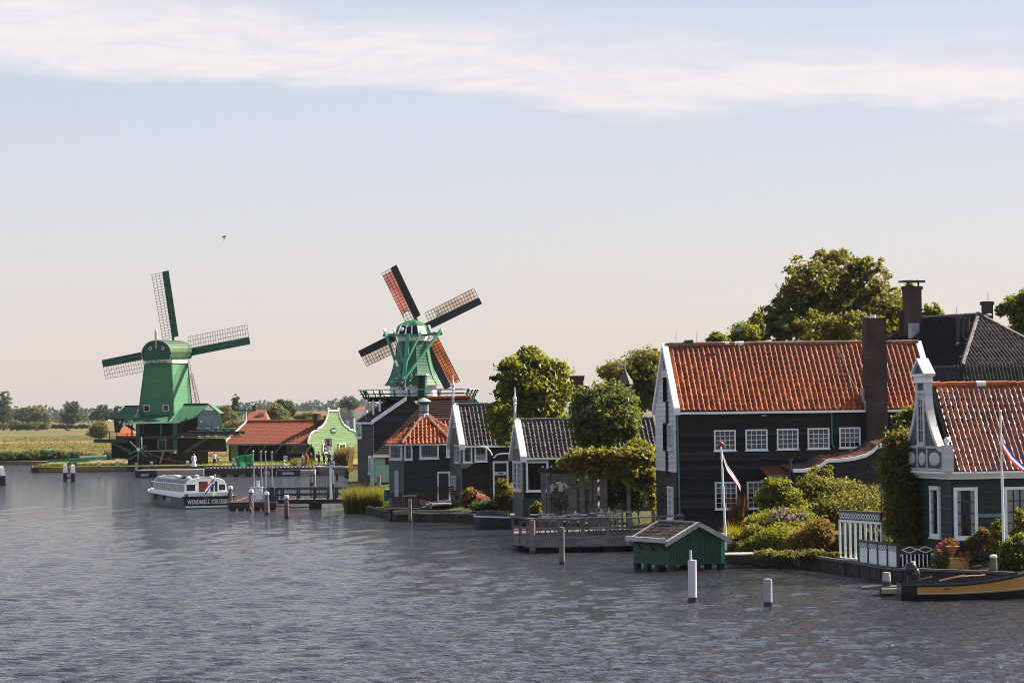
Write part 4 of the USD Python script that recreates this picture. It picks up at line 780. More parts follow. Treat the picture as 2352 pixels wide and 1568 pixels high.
    y, zz0 = F1.wx(*z1(1140, 845)); y, zz1 = F1.wx(*z1(1140, 670)); window(t, LW, -2.0, -.3, zz0, zz1, 3, 4, fw=.12, curtain='net', fm='white_board')
    y, zz0 = F1.wx(*z1(1112, 1100)); y, zz1 = F1.wx(*z1(1112, 968)); window(t, LW, -3.3, -2.1, zz0, zz1, 2, 3, fw=.1, curtain='net', fm='white_board')
    part(t, 'side_door', MB().box(-1.7, -.6, -.05, -.02, -.2, zz1).xf(LW), 'black_paint')
house1()

# ================================================================ the octagonal green house
FO = Frame(A(928.7, 1150, 191) * [1, 1, 0] + [0, 0, RBZ], 2)
def octagon():
    t = thing('octagonal_house', 'dark green many-sided house with bright orange tiled roof and lead lantern', 'house', FO.O, 2); w = FO.wp(1034.6, 1100)[0]; c = 1.0; D = 5.2; world = basis(FO.ex, FO.ey, [0, 0, 1], FO.O)
    E = FO.wp(980, 1018, -.2)[1]; Zb = FO.wp(980, 1131)[1]; apx = FO.wp(974, 951, 2.6)
    plan = [(0, 0), (w, 0), (w + c, c), (w + c, D - c), (w, D), (0, D), (-c, D - c), (-c, c)]
    from shapely.geometry import Polygon
    b = MB(); b.prism(Polygon(plan).buffer(-.03, join_style=2), Zb, E, 'xy'); part(t, 'wall', b, 'dark_green_board')
    b = MB(); b.prism(Polygon(plan).buffer(.04, join_style=2), -1, Zb, 'xy'); part(t, 'plinth', b, 'brick_red')
    boards(t, 'front_wall', I4, rect(0, w), Zb, E - .1, .16, 'dark_green_board', .025, 1, .002)
    TL = RZ(-45, (-c, c, 0)); boards(t, 'left_wall', TL, rect(0, c * 1.414), Zb, E - .1, .2, 'grey_green_board', .025, 2, .002)
    rf = sub(t, 'roof'); o = .28; P = np.array(Polygon(plan).buffer(o, join_style=2).exterior.coords)[:-1]
    if Polygon(P).exterior.is_ccw is False: P = P[::-1]
    ap = np.array([apx[0], 2.6]); Zt = apx[1]
    part(rf, 'soffit', MB().prism(Polygon(plan).buffer(o - .02, join_style=2), E - .12, E - .02, 'xy'), 'white_paint')
    m = MB()
    for k in range(8): a, d = P[k], P[(k + 1) % 8]; m.add([[*a, E - .03], [*d, E - .03], [*ap, Zt - .05]], [[0, 1, 2]])
    part(rf, 'roof_deck', m, 'orange_tile_b')
    for k in range(8):
        a, d = P[k], P[(k + 1) % 8]; ex = np.array([*(d - a), 0]); W = np.linalg.norm(ex); ex /= W; mid = (a + d) / 2
        if mid[1] > 3.2: continue
        foot = a + ex[:2] * ((ap - a) @ ex[:2]); fx = (ap - a) @ ex[:2]; T, L = slope_T(ex, (*foot, E), (*ap, Zt)); T = T @ TR(-fx, 0, 0)
        tiles(rf, T, W, L * .93, .27, .36, ['orange_tile_a', 'orange_tile_b', 'orange_tile_c'], 'orange_tile_mass', 20 + k, 110, None, world, .055, lambda y, fx=fx, W=W, L=L: (fx * y / L, W - (W - fx) * y / L))
    for k in range(8):
        if P[k][1] < 4: ridge_tiles(rf, (*P[k], E + .05), (*(P[k] + (ap - P[k]) * .92), E + (Zt - E) * .92 + .05), .36, .10, 'ridge_tile', k)
    lt = sub(t, 'lantern'); z = Zt - .55
    part(lt, 'lead_skirt', MB().lathe([(.98, z - .12), (.6, z + .2), (.30, z + .62)], (*ap, 0), 8), 'lead'); part(lt, 'box', MB().lathe([(.30, z + .55), (.30, z + 1.25), (.42, z + 1.32), (.42, z + 1.38)], (*ap, 0), 8), 'mill_green_dark')
    m = MB(); r = .30
    for k in range(8): a = PI / 8 * 2 * k + PI / 8; m.box(-.085, .085, -.305, -.275, z + .72, z + 1.16); m.V[-1] = m.V[-1] @ RZ(math.degrees(a))[:3, :3].T + np.array([*ap, 0])
    part(lt, 'louvre_frames', m, 'lead'); part(lt, 'cap', MB().lathe([(.46, z + 1.36), (.50, z + 1.42), (.30, z + 1.56), (.1, z + 1.66), (0, z + 1.68)], (*ap, 0), 12), 'lead', 30)
    def wz(a, b_, c_, d, y=0): p, q = FO.wp(*z1(a, d), y), FO.wp(*z1(c_, b_), y); return p[0], q[0], p[1], q[1]
    x0, x1, q0, q1 = wz(792, 660, 978, 808); window(t, I4, x0, x1, q0, q1, 6, 4, fw=.12, bar=.03, curtain='net', bm='black_paint')
    x0, x1, q0, q1 = wz(630, 662, 722, 818); window(t, I4, .03, x1, q0, q1, 3, 5, fw=.10, bar=.03, curtain='net', bm='black_paint'); window(t, TL, .15, 1.35, q0, q1, 2, 4, fw=.14, curtain='net', bm='black_paint', fm='white_board')
    x0, x1, q0, q1 = wz(1048, 660, 1112, 806); window(t, I4, x0, w - .03, q0 + .1, q1, 2, 3, fw=.10, curtain=None)
    x0, x1, q0, q1 = wz(965, 928, 1090, 1207); d = sub(t, 'door'); x1 = min(x1, w - .02); part(d, 'frame', MB().box(x0, x0 + .1, -.1, -.02, q0, q1).box(x1 - .1, x1, -.1, -.02, q0, q1).box(x0 + .1, x1 - .1, -.1, -.02, q1 - .12, q1).box(x0, x1, -.3, -.05, q0 - .08, q0), 'white_paint'); part(d, 'door_leaf', MB().box(x0 + .12, x1 - .12, -.05, -.035, q0, q1 - .12), 'black_paint')
    m = MB(); m.prism([(.55, .4), (.95, .4), (.95, 2.0)] + [(.75 + .2 * math.cos(a), 2.0 + .2 * math.sin(a)) for a in np.linspace(.2, PI - .2, 7)] + [(.55, 2.0)], -.06, -.03, 'xz'); part(t, 'arched_niche', m.xf(TL), 'lead')
    # the tiled back roof that runs off to the right
    rz = FO.wp(1010, 967, 3.0)[1]; part(rf, 'back_roof_deck', MB().add([[w * .4, 1.0, E], [w + 1.0, 1.0, E], [w + 1.0, 3.2, rz], [w * .6, 3.2, rz]], [[0, 1, 2, 3]]), 'orange_tile_b')
    T, L = slope_T([1, 0, 0], (w * .55, 1.4, E + .35), (w * .55, 3.2, rz + .05)); tiles(rf, T, 1.7, L, .27, .36, ['orange_tile_a', 'orange_tile_b', 'orange_tile_c'], 'orange_tile_mass', 31, 60, None, world, .055); ridge_tiles(rf, (w * .55, 3.2, rz + .1), (w + 1.0, 3.2, rz + .1), .36, .1, 'ridge_tile', 9)
octagon()

# ================================================================ the mill barn, its lean-to, and the mint shed
def at3(a, b, Y): return A(*z1(a, b), Y)
FBN = Frame(A(857, 1100, 262) * [1, 1, 0] + [0, 0, RBZ], 12)
def barn():
    t = thing('mill_barn', 'tall black barn with maroon roof carrying the gallery mill', 'barn', FBN.O, 12); W = 6.4; D = 9.0; E = FBN.wp(857, 968)[1]; R = FBN.wp(927, 916, 0)[1]
    R = max(R, E + 2.1)
    part(t, 'wall', MB().box(.03, W, .03, D, -1.5, E).prism([(.03, E - .01), (W, E - .01), (W / 2, R - .08)], .03, D, 'xz'), 'tar_board')
    boards(t, 'front_wall', I4, lambda z: (0, W) if z < E else ((z - E) / (R - E) * W / 2, W - (z - E) / (R - E) * W / 2), -1.2, R - .1, .3, 'tar_board', seed=4, jit=.012)
    boards(t, 'left_wall', LW, rect(-D, 0), -1.2, E - .1, .3, 'tar_board', seed=5, jit=.012)
    rf = sub(t, 'roof')
    for s in (0, 1):
        m = MB(); e = (-.15, E - .1) if s == 0 else (W + .15, E - .1); r = (W / 2, R)
        m.hexa([[e[0], -.1, e[1]], [r[0], -.1, r[1]], [r[0], D, r[1]], [e[0], D, e[1]], [e[0], -.1, e[1] + .1], [r[0], -.1, r[1] + .1], [r[0], D, r[1] + .1], [e[0], D, e[1] + .1]]); part(rf, 'slope', m, 'maroon_felt')
        m = MB(); m.hexa([[e[0], -.2, e[1] - .18], [e[0], -.08, e[1] - .18], [r[0], -.08, r[1] - .18], [r[0], -.2, r[1] - .18], [e[0], -.2, e[1] + .2], [e[0], -.08, e[1] + .2], [r[0], -.08, r[1] + .2], [r[0], -.2, r[1] + .2]]); (part(rf, 'verge_board', m, 'white_paint') if s == 0 else None)
        m = MB(); m.hexa([[e[0], D - .1, e[1] - .1], [e[0], D + .05, e[1] - .1], [r[0], D + .05, r[1] - .1], [r[0], D - .1, r[1] - .1], [e[0], D - .1, e[1] + .25], [e[0], D + .05, e[1] + .25], [r[0], D + .05, r[1] + .25], [r[0], D - .1, r[1] + .25]]); part(rf, 'verge_board', m, 'white_paint')
    part(rf, 'eaves_board', MB().box(-.22, -.12, -.1, D, E - .22, E - .06), 'white_paint')
    zz0 = FBN.wx(*z1(215, 610))[1]; zz1 = FBN.wx(*z1(215, 458))[1]; y0 = FBN.wx(*z1(240, 610))[0]; y1 = FBN.wx(*z1(190, 610))[0]; window(t, LW, -y1, -y0, zz0, zz1, 2, 4, fw=.2, curtain='net')
    x = .05; part(t, 'drain_pipe', MB().cyl((x, -.12, 0), (x, -.12, E - .1), .05), 'zinc', 40)
    xs, zs = FBN.wp(*z1(300, 800)); part(t, 'wall_sign', MB().box(-.9, -.1, -.08, -.03, zs - .2, zs + .25).xf(LW), 'flag_white')
barn()
def leanto():
    # the broad maroon roof to the right of the barn, hipped at its left end
    P = dict(el=at3(345, 768, 248), er=at3(1110, 768, 246), rr=at3(1282, 216, 257), rl=at3(868, 226, 258))
    O = np.array([P['el'][0], P['el'][1], RBZ]); t = thing('mill_store', 'low store under a broad maroon roof beneath the gallery', 'barn', O); q = {k: v - O for k, v in P.items()}
    rf = sub(t, 'roof'); n = np.array([0, 0, .12]); m = MB(); m.hexa([q['el'] - n, q['er'] - n, q['rr'] - n, q['rl'] - n, q['el'], q['er'], q['rr'], q['rl']]); part(rf, 'slope', m, 'maroon_felt')
    bk = np.array([0, 7.0, -4.2]); m = MB(); m.hexa([q['rl'] - n, q['rr'] - n, q['rr'] + bk - n, q['rl'] + bk - n, q['rl'], q['rr'], q['rr'] + bk, q['rl'] + bk]); part(rf, 'back_slope', m, 'maroon_felt')
    ridge_tiles(rf, q['rl'] + [0, 0, .05], q['rr'] + [0, 0, .05], .5, .13, 'orange_tile_a', 5)
    for k in range(1, 26):
        u = k / 26; a = q['el'] + (q['rl'] - q['el']) * u; b = q['er'] + (q['rr'] - q['er']) * u; m = MB(); m.beam(a + [0, 0, .02], b + [0, 0, .02], .05, .05); part(rf, 'tile_course', m, 'maroon_felt')
    part(rf, 'eaves_board', MB().beam(q['el'] - [0, .05, .12], q['er'] - [0, .05, .12], .1, .2), 'white_paint')
    part(t, 'wall', MB().hexa([[.3, .2, -1], [q['er'][0], .2, -1], [q['er'][0], 8, -1], [.3, 8, -1], [.3, .2, q['el'][2] - .15], [q['er'][0], .2, q['er'][2] - .15], [q['er'][0], 8, q['er'][2] - .15], [.3, 8, q['el'][2] - .15]]), 'tar_board')
    # green gable end seen at the far right of the ridge
    a, b, c = at3(1240, 280, 259) - O, at3(1378, 280, 259) - O, at3(1306, 200, 259) - O; g = sub(t, 'gable_end'); m = MB(); m.add([a, b, c, a + [0, .3, 0], b + [0, .3, 0], c + [0, .3, 0]], [[0, 1, 2], [3, 5, 4], [0, 2, 5], [0, 5, 3], [1, 4, 5], [1, 5, 2]]); part(g, 'board_face', m, 'mill_mint')
    mm = (a + b + c) / 3; part(g, 'green_panel', MB().add([mm + (a - mm) * .55 + [.25, -.04, -.15], mm + (b - mm) * .55 + [0, -.04, -.15], mm + (c - mm) * .55 + [.1, -.04, -.15]], [[0, 1, 2]]), 'mill_green_dark')
    # mint boarded front under the eave
    w0 = at3(355, 1035, 248) - O; w1 = at3(572, 1035, 248) - O; E = q['el'][2] - .12; Z0 = w0[2]
    X = TR(0, .18, 0); boards(t, 'front_wall', X, rect(w0[0], w1[0]), Z0, E, .33, 'mint_board', .04, 3, .006)
    part(t, 'corner_post', MB().box(w0[0] - .35, w0[0], .0, .25, Z0 - .6, E), 'mint_board'); part(t, 'drain_pipe', MB().cyl((w0[0] - .45, -.05, Z0 + .8), (w0[0] - .45, -.05, E), .06).sphere((w0[0] - .45, -.05, Z0 + .75), .13), 'flag_white', 40)
    s0, s1 = at3(462, 862, 248) - O, at3(506, 795, 248) - O; part(t, 'louvre', MB().box(s0[0], s1[0], .06, .12, s0[2], s1[2]), 'dark_wood')
    s0, s1 = at3(518, 1020, 248) - O, at3(548, 780, 248) - O; part(t, 'blue_door', MB().box(s0[0], s1[0], .05, .12, s0[2], s1[2]), 'blue_door')
leanto()
# ================================================================ sails and the gallery mill
def sail_set(parent, T, R, blades_, beam_m, board_m, lat_m, lat_w, board_w, r0, canvas=None, nbar=None, cord=False):
    """T: axes of the turning plane (x to the right as seen from behind, z up, y away). One part for each sail: stock, windboard, lattice, cloth."""
    for k, th in enumerate(blades_):
        s = sub(parent, 'sail'); a = math.radians(th); B = np.eye(4); B[:3, 0] = [math.cos(a), 0, math.sin(a)]; B[:3, 2] = [-math.sin(a), 0, math.cos(a)]; B = T @ B   # z along the sail, x clockwise side
        m = MB(); m.hexa([[-.15, -.15, 0], [.15, -.15, 0], [.15, .15, 0], [-.15, .15, 0], [-.07, -.07, R], [.07, -.07, R], [.07, .07, R], [-.07, .07, R]]); part(s, 'stock', m.xf(B), beam_m)
        n = 6; L = (R - r0) / n
        for i in range(n):
            m = MB(); za, zb = r0 + i * L, r0 + (i + 1) * L + .04; tw = .22 - .16 * i / n
            m.hexa([[.06, -.02, za], [board_w, -.02 - tw, za], [board_w, .03 - tw, za], [.06, .03, za], [.06, -.02, zb], [board_w, -.02 - tw + .03, zb], [board_w, .03 - tw + .03, zb], [.06, .03, zb]]); part(s, 'windboard', m.xf(B), board_m)
        nb = nbar or 22; m = MB()
        for i in range(nb + 1):
            z = r0 + (R - r0 - .05) * i / nb; tw = .30 - .24 * i / nb; m.beam((0, 0, z), (-lat_w, tw, z), .045, .045)
        for j in range(1, 4):
            x = -lat_w * j / 3 * .985; m.beam((x, .30 * j / 3, r0), (x, .06 * j / 3, R - .05), .045, .04)
        part(s, 'lattice', m.xf(B), lat_m)
        if canvas:
            cm, z0, z1 = canvas[k]; zs = np.linspace(z0, z1, 12); xs = np.linspace(-.10, -lat_w + .04, 6)
            P = np.array([[[x, .07 + .30 * (1 - (z - r0) / (R - r0)) * (-x / lat_w) + .05 * math.sin(i * .9) * math.sin(j * .8), z + (.55 * (1 - abs(2 * j / 5 - 1) ** 1.5) if i == 0 else 0)] for j, x in enumerate(xs)] for i, z in enumerate(zs)])
            part(s, 'sailcloth', MB().grid(P).xf(B), cm, True)
        if cord:
            zs = np.linspace(r0 + 1.2, R - 1.2, 9); part(s, 'furled_cloth', MB().tube([(.10 + (board_w - .2) * .55 * (1 - math.cos(i * .85)) / 2, -.16, z) for i, z in enumerate(zs)], .055, 6).xf(B), 'canvas_pale', True)
def zh(a, b): return (775.2 + .21968 * a, 585.7 + .21968 * b)
def gallery_mill():
    Yc = 268.0; sc = scale_at(Yc); c = A(*zh(792, 1400), Yc); zb = c[2]; O = np.array([c[0], c[1], 0.0]); ang = -10
    t = thing('gallery_mill', 'small green windmill on a dark barn with gallery and tail poles', 'windmill', O, ang); F = Frame(O, ang)
    Z = lambda b: A(*zh(792, b), Yc)[2]; S = .21968 / sc
    z_deck, z_flare, z_top, z_cap = Z(1462), Z(1362), Z(872), Z(845)
    # white octagonal base
    def octo(r, z, n=8, ph=22.5): return [[r * math.cos(math.radians(ph + 45 * i)), r * math.sin(math.radians(ph + 45 * i)), z] for i in range(n)]
    m = MB(); a = octo(2.25, z_deck - .5) + octo(2.2, z_flare + .3); m.add(a, [[i, (i + 1) % 8, 8 + (i + 1) % 8, 8 + i] for i in range(8)]); part(t, 'white_base', m, 'white_paint')
    # smock: eight curved faces, flaring at the foot, in lapped boards
    prof = [(2.72, z_flare), (2.40, z_flare + .42), (2.12, z_flare + 1.0), (1.92, z_flare + 1.6), (1.77, z_flare + 2.2), (1.62, z_flare + 3.0), (1.50, z_flare + 3.8), (1.44, z_top)]
    for i in range(8):
        f = sub(t, 'smock_face'); pr, pz = zip(*prof); nb = 16
        for j in range(nb):
            za, zb2 = z_flare + (z_top - z_flare) * j / nb, z_flare + (z_top - z_flare) * (j + 1.08) / nb; ra, rb = np.interp(za, pz, pr) + .022, np.interp(min(zb2, z_top), pz, pr)
            def pt(r, k, z): an = math.radians(22.5 + 45 * (i + k)); return [r * math.cos(an), r * math.sin(an), z]
            m = MB(); m.hexa([pt(ra, 0, za), pt(ra, 1, za), pt(ra - .06, 1, za), pt(ra - .06, 0, za), pt(rb, 0, zb2), pt(rb, 1, zb2), pt(rb - .05, 1, zb2), pt(rb - .05, 0, zb2)]); part(f, 'board', m, 'smock_green')
    m = MB()
    for i in range(8):
        an = math.radians(22.5 + 45 * i); m.tube([(r * math.cos(an), r * math.sin(an), z) for r, z in prof], .05, 5)
    part(t, 'corner_strips', m, 'mill_green_dark', kind='stuff')
    part(t, 'white_collar', MB().lathe([(1.50, z_top - .25), (1.56, z_top), (1.58, z_cap + .05)], (0, 0, 0), 24), 'white_paint', 40)
    cp = sub(t, 'cap'); zt = Z(672); ce = z_cap
    # cap: a faceted boat-shaped hood, open dark gable at the rear
    ring0 = [(-1.58, -1.0), (-1.0, -1.8), (1.0, -1.8), (1.58, -1.0), (1.55, 1.5), (.8, 2.3), (-.8, 2.3), (-1.55, 1.5)]
    r1 = [(x * .80, y * .82 + .05, ce + .92) for x, y in ring0]; r2 = [(x * .34, y * .5 + .3, zt - .16) for x, y in ring0]; m = MB(); base = [(x, y, ce + .12) for x, y in ring0]
    P = base + r1 + r2 + [(0, .4, zt)]; q = []
    for i in range(8):
        j = (i + 1) % 8
        if i != 1: q.append([i, j, 8 + j, 8 + i])
        q.append([8 + i, 8 + j, 16 + j, 16 + i])
    m.add(P, q); m.add([P[16 + i] for i in range(8)] + [P[24]], [[i, (i + 1) % 8, 8] for i in range(8)]); part(cp, 'hood', m, 'smock_green')
    rr = random.Random(1)
    for i in (1, 2, 3, 0, 7):
        j = (i + 1) % 8
        for k in range(9):
            u = (k + .5) / 9; lo = np.array(P[8 + i]) * (1 - u) + np.array(P[8 + j]) * u; hi = np.array(P[16 + i]) * (1 - u) + np.array(P[16 + j]) * u; part(cp, 'hood_batten', MB().beam(lo, hi, .05, .06), 'smock_green')
    m = MB(); m.add([P[1], P[2], P[10], P[9]], [[0, 1, 2, 3]]); m.V[-1] = m.V[-1] + [0, .12, 0]; part(cp, 'rear_opening', m, 'room_dark')
    for u in (0, .35, .65, 1): a = np.array(P[1]) * (1 - u) + np.array(P[2]) * u; b = np.array(P[9]) * (1 - u) + np.array(P[10]) * u; part(cp, 'rear_stud', MB().beam(a - [0, .05, 0], b - [0, .05, 0], .12, .08), 'white_paint')
    part(cp, 'eaves_beam', MB().lathe([(1.62, ce), (1.66, ce + .06), (1.62, ce + .16)], (0, 0, 0), 20), 'dark_wood'); part(cp, 'white_windshaft_end', MB().cyl((-.55, -2.3, ce + .55), (-.55, -1.9, ce + .6), .14), 'white_paint', 40); part(cp, 'brake_lever', MB().beam((-.4, -2.35, ce + .55), (.75, -2.2, ce + 1.15), .12), 'mill_mint')
    # tail: two cross beams through the cap and five poles meeting at the foot
    W = lambda a, b, y: (F.wp(*zh(a, b), y)[0], y, F.wp(*zh(a, b), y)[1])
    tl = sub(t, 'tail'); foot = np.array(W(690, 1330, -4.6))
    part(tl, 'cross_beam', MB().beam(W(478, 838, -.7), W(645, 832, -.7), .22, .26).beam(W(940, 826, -.7), W(1096, 822, -.7), .22, .26), 'mill_mint'); part(tl, 'cross_beam', MB().beam(np.array(W(580, 842, -2.0)), np.array(W(870, 838, -2.0)), .2, .24), 'mill_mint')
    for (a, b, y, e, w) in ((496, 800, -.9, W(668, 1290, -4.4), .2), (1078, 790, -.9, W(705, 1290, -4.4), .22), (598, 802, -2.1, W(686, 1120, -3.7), .17), (868, 815, -2.1, W(722, 1112, -3.6), .17)):
        p = np.array(W(a, b, y)); part(tl, 'brace_pole', MB().beam(p, e, w), 'mill_mint'); d = (p - np.array(e)); d /= np.linalg.norm(d); part(tl, 'white_tip', MB().beam(p, p + d * .3, w + .01), 'white_paint')
    m = MB(); p0, p1 = np.array(W(738, 830, -2.2)), np.array(W(686, 1400, -4.9)); m.beam(p0, p1, .34, .30); part(tl, 'tail_pole', m, 'mill_mint')
    wh = sub(t, 'winding_wheel'); hc = np.array(W(668, 1345, -5.0)); part(wh, 'hub', MB().sphere(hc, .20, 1), 'rust_cap', 40)
    for k in range(8): a = k * PI / 4 + .5; e = hc + [math.cos(a) * .85, -.05, math.sin(a) * .55]; part(wh, 'spoke', MB().beam(hc, e, .06), 'dark_wood'); part(wh, 'spoke_tip', MB().beam(e, e + (e - hc) * .18, .07), 'white_paint')
    part(tl, 'rope_coil', MB().tube([W(770, 1235, -4.0), W(764, 1270, -4.0), W(772, 1300, -4.0), W(778, 1270, -4.0), W(772, 1238, -4.0)], .04, 5), 'rope')
    # door with its little white roof
    d = sub(t, 'door'); x0, x1 = F.wp(*zh(842, 1400), -2.5)[0], F.wp(*zh(925, 1400), -2.5)[0]; zt2 = Z(1262)
    part(d, 'casing', MB().box(x0, x1, -2.75, -1.9, z_deck - .3, zt2), 'mill_green_dark'); part(d, 'opening', MB().box(x0 + .14, x1 - .18, -2.77, -2.72, z_deck - .3, zt2 - .12), 'room_dark'); part(d, 'canopy', MB().box(x0 - .15, x1 + .15, -3.0, -1.8, zt2, zt2 + .1), 'white_paint')
    # gallery: deck, sloping posts, two rails
    g = sub(t, 'gallery'); xl, xr = F.wp(*zh(215, 1480), -3.4)[0] + .42, F.wp(*zh(1375, 1480), -3.4)[0] - .42; gr = [(xl, -3.4), (xr, -3.4), (xr + .2, .5), (xr - .8, 3.6), (xl + .9, 3.6), (xl - .1, .5)]; zd = Z(1492)
    from shapely.geometry import Polygon
    part(g, 'deck', MB().prism(Polygon(gr), zd, zd + .14, 'xy'), 'dark_wood'); m = MB()
    for x in np.linspace(xl + .6, xr - .6, 7): part(g, 'joist', MB().box(x - .12, x + .12, -3.5, 3.7, zd - .30, zd - .005), 'dark_wood')
    zr = Z(1408); ring = gr + gr[:1]
    for i, (a, b) in enumerate(zip(ring[:-1], ring[1:])):
        a, b = np.array(a), np.array(b); out = np.array([(b - a)[1], -(b - a)[0]]); out = out / np.linalg.norm(out); L = np.linalg.norm(b - a); n = max(2, round(L / 1.45))
        o = out * .42
        part(g, 'top_rail', MB().beam((*(a + o), zr), (*(b + o), zr), .10, .08), 'worn_white'); part(g, 'mid_rail', MB().beam((*(a + o * .5), (zr + zd) / 2), (*(b + o * .5), (zr + zd) / 2), .09, .09), 'mill_green_dark')
        for k in range(n):
            p = a + (b - a) * (k + .25) / n; part(g, 'post', MB().beam((*(p - out * .05), zd - .1), (*(p + o), zr), .13, .13), 'mill_green_dark')
    for a_, b0, b1 in ((270, 240, 380), (345, 240, 380), (408, 235, 350), (740, 235, 400)):
        p, q = F.wp(*z1(a_, b0), -3.2), F.wp(*z1(a_, b1), -3.2); part(g, 'prop', MB().beam((p[0], -3.2, p[1]), (p[0], -3.2, q[1]), .17), 'white_paint'); part(g, 'prop_iron', MB().beam((p[0], -3.2, q[1]), (p[0] + .08, -3.2, q[1] - .6), .07), 'lead')
    # sails
    hub = F.wp(*zh(862, 757), 2.9); T = basis([1, 0, 0], [0, 1, 0], [0, 0, 1], [hub[0], 2.9, hub[1]])
    part(t, 'windshaft', MB().cyl((hub[0] * .6, 0, hub[1] - .3), (hub[0], 3.0, hub[1]), .28), 'dark_wood', 40)
    sail_set(t, T, 6.35, [25.6, 115.0, 207.0, 295.0], 'black_paint', 'black_paint', 'dark_wood', 1.08, .62, 1.0, [('canvas_red', 1.6, 6.1), ('canvas_pale', 1.6, 6.2), ('canvas_rust', 1.4, 6.2), ('canvas_pale', 1.6, 6.2)], 17)
gallery_mill()

# ================================================================ the sawmill
YP = 372.0
def zs(a, b): return (218.2 + .3294 * a, 585.7 + .3294 * b)
def zq(a, b): return (218.2 + .15137 * a, 895.75 + .15137 * b)
def sawmill():
    ang = -19; c = A(*zs(548, 1000), YP); O = np.array([c[0], c[1], LBZ]); t = thing('sawmill_windmill', 'tall green sawmill windmill with rounded cap, latticed sails and timber platforms', 'windmill', O, ang); F = Frame(O, ang)
    # corner between the two visible faces is the origin; the broad face runs to -x, the lit face to +y
    z_b, z_t = F.wp(*zs(552, 1112))[1], F.wp(*zs(527, 748))[1]; xb = F.wp(*zs(303, 1118))[0]; xt0, xt1 = F.wp(*zs(343, 750))[0], F.wp(*zs(527, 750))[0]
    d0 = .25; xt1 = xt1 - .02; lean = .9; D = 5.6
    lo = [(xb, 0), (0, 0), (0.0, D), (xb, D)]; hi = [(xt0, lean * .3), (xt1, lean * .3), (xt1, D - .55), (xt0, D - .55)]
    bd = sub(t, 'body'); n = 25
    part(bd, 'core', MB().hexa([[x * .98 - .04, y * .98 + .06, z_b - .3] for x, y in lo] + [[x * .98 - .04, y * .98 + .06, z_t] for x, y in hi]), 'mill_green_dark')
    def face(i, j, nm):
        f = sub(bd, nm)
        for k in range(n):
            u, v = k / n, min(1, (k + 1.1) / n); za, zb = z_b + (z_t - z_b) * u, z_b + (z_t - z_b) * v
            g = lambda i, w: np.array(lo[i]) * (1 - w) + np.array(hi[i]) * w
            a0, a1, b0, b1 = g(i, u), g(j, u), g(i, v), g(j, v); nr = np.array([(a1 - a0)[1], -(a1 - a0)[0]]); nr /= np.linalg.norm(nr); o = nr * .055; m = MB()
            m.hexa([[*(a0 + o), za], [*(a1 + o), za], [*(a1 - nr * .04), za], [*(a0 - nr * .04), za], [*(b0 + nr * .004), zb], [*(b1 + nr * .004), zb], [*(b1 - nr * .04), zb], [*(b0 - nr * .04), zb]]); part(f, 'board', m, 'mill_green')
    face(0, 1, 'front_face'); face(1, 2, 'right_face'); face(2, 3, 'rear_face'); face(3, 0, 'left_face')
    X0 = np.array([*lo[1], z_b]); X1 = np.array([*hi[1], z_t]); part(bd, 'corner_strip', MB().beam(X0, X1, .16), 'mill_green'); part(bd, 'corner_strip', MB().beam([*lo[2], z_b], [*hi[2], z_t], .2), 'mill_green_dark'); part(bd, 'corner_strip', MB().beam([*lo[0], z_b], [*hi[0], z_t], .14), 'mill_green_dark')
    # ladder up the far corner
    m = MB(); p, q = np.array([*lo[2], z_b]) + [.9, .2, .3], np.array([*hi[2], z_t]) + [.25, .2, -1.4]; s = np.array([.42, 0, 0]); m.beam(p, q, .06).beam(p + s, q + s, .06)
    for k in range(22): u = k / 22; m.beam(p + (q - p) * u, p + (q - p) * u + s, .05)
    part(t, 'ladder', m, 'dark_wood')
    W = lambda a, b, y=0.0: F.wp(*zs(a, b), y)
    for a0, b0, a1, b1 in ((342, 1045, 382, 1092), (475, 1042, 515, 1089)):
        p, q = W(a0, b1), W(a1, b0); window(t, I4, p[0], q[0], p[1], q[1], 1, 1, fw=.08, curtain=None, sill=False, deep=.02)
    # band under the cap
    zc0 = W(430, 752, -.2)[1]; zc1 = W(430, 736, -.2)[1]; p0, p1 = W(343, 744, -.1)[0], W(524, 744, -.1)[0]
    part(t, 'name_board', MB().box(p0, p1, -.12, .1, zc0, zc1), 'white_paint'); tx = meshkit.text_mesh('POELENBURG', .32, .015, True); w = tx.bounds[1][0]; part(t, 'painted_name', tx.apply_transform(basis((1, 0, 0), (0, 0, 1), (0, -1, 0), ((p0 + p1) / 2 - w / 2, -.125, (zc0 + zc1) / 2 - .16))), 'black_paint')
    part(t, 'side_band', MB().box(xt1 - .05, xt1 + .22, .1, D - .2, zc0, zc1 + .05), 'white_paint')
    # cap: a barrel hood, rounded at both lower edges, along +y
    cp = sub(t, 'cap'); cx = (W(328, 690, -.3)[0] + W(536, 690, -.3)[0]) / 2; hw = (W(536, 690, -.3)[0] - W(328, 690, -.3)[0]) / 2; ztop = W(432, 592, -.3)[1]; zbot = zc1; H = ztop - zbot
    def prof(k):
        up = [(math.cos(a), .36 + .64 * math.sin(a)) for a in np.linspace(0, PI, 23)]; lo_ = [(.90, 0), (.955, .10), (.99, .22)]
        return [(cx + k * hw * x, zbot + H * (.4 + (z - .4) * k)) for x, z in lo_ + up + [(-x, z) for x, z in lo_[::-1]]]
    cl = 6.3
    part(cp, 'rear_gable', MB().prism(prof(.95), -.38, .0, 'xz'), 'mill_green_dark'); pr = prof(1.0)
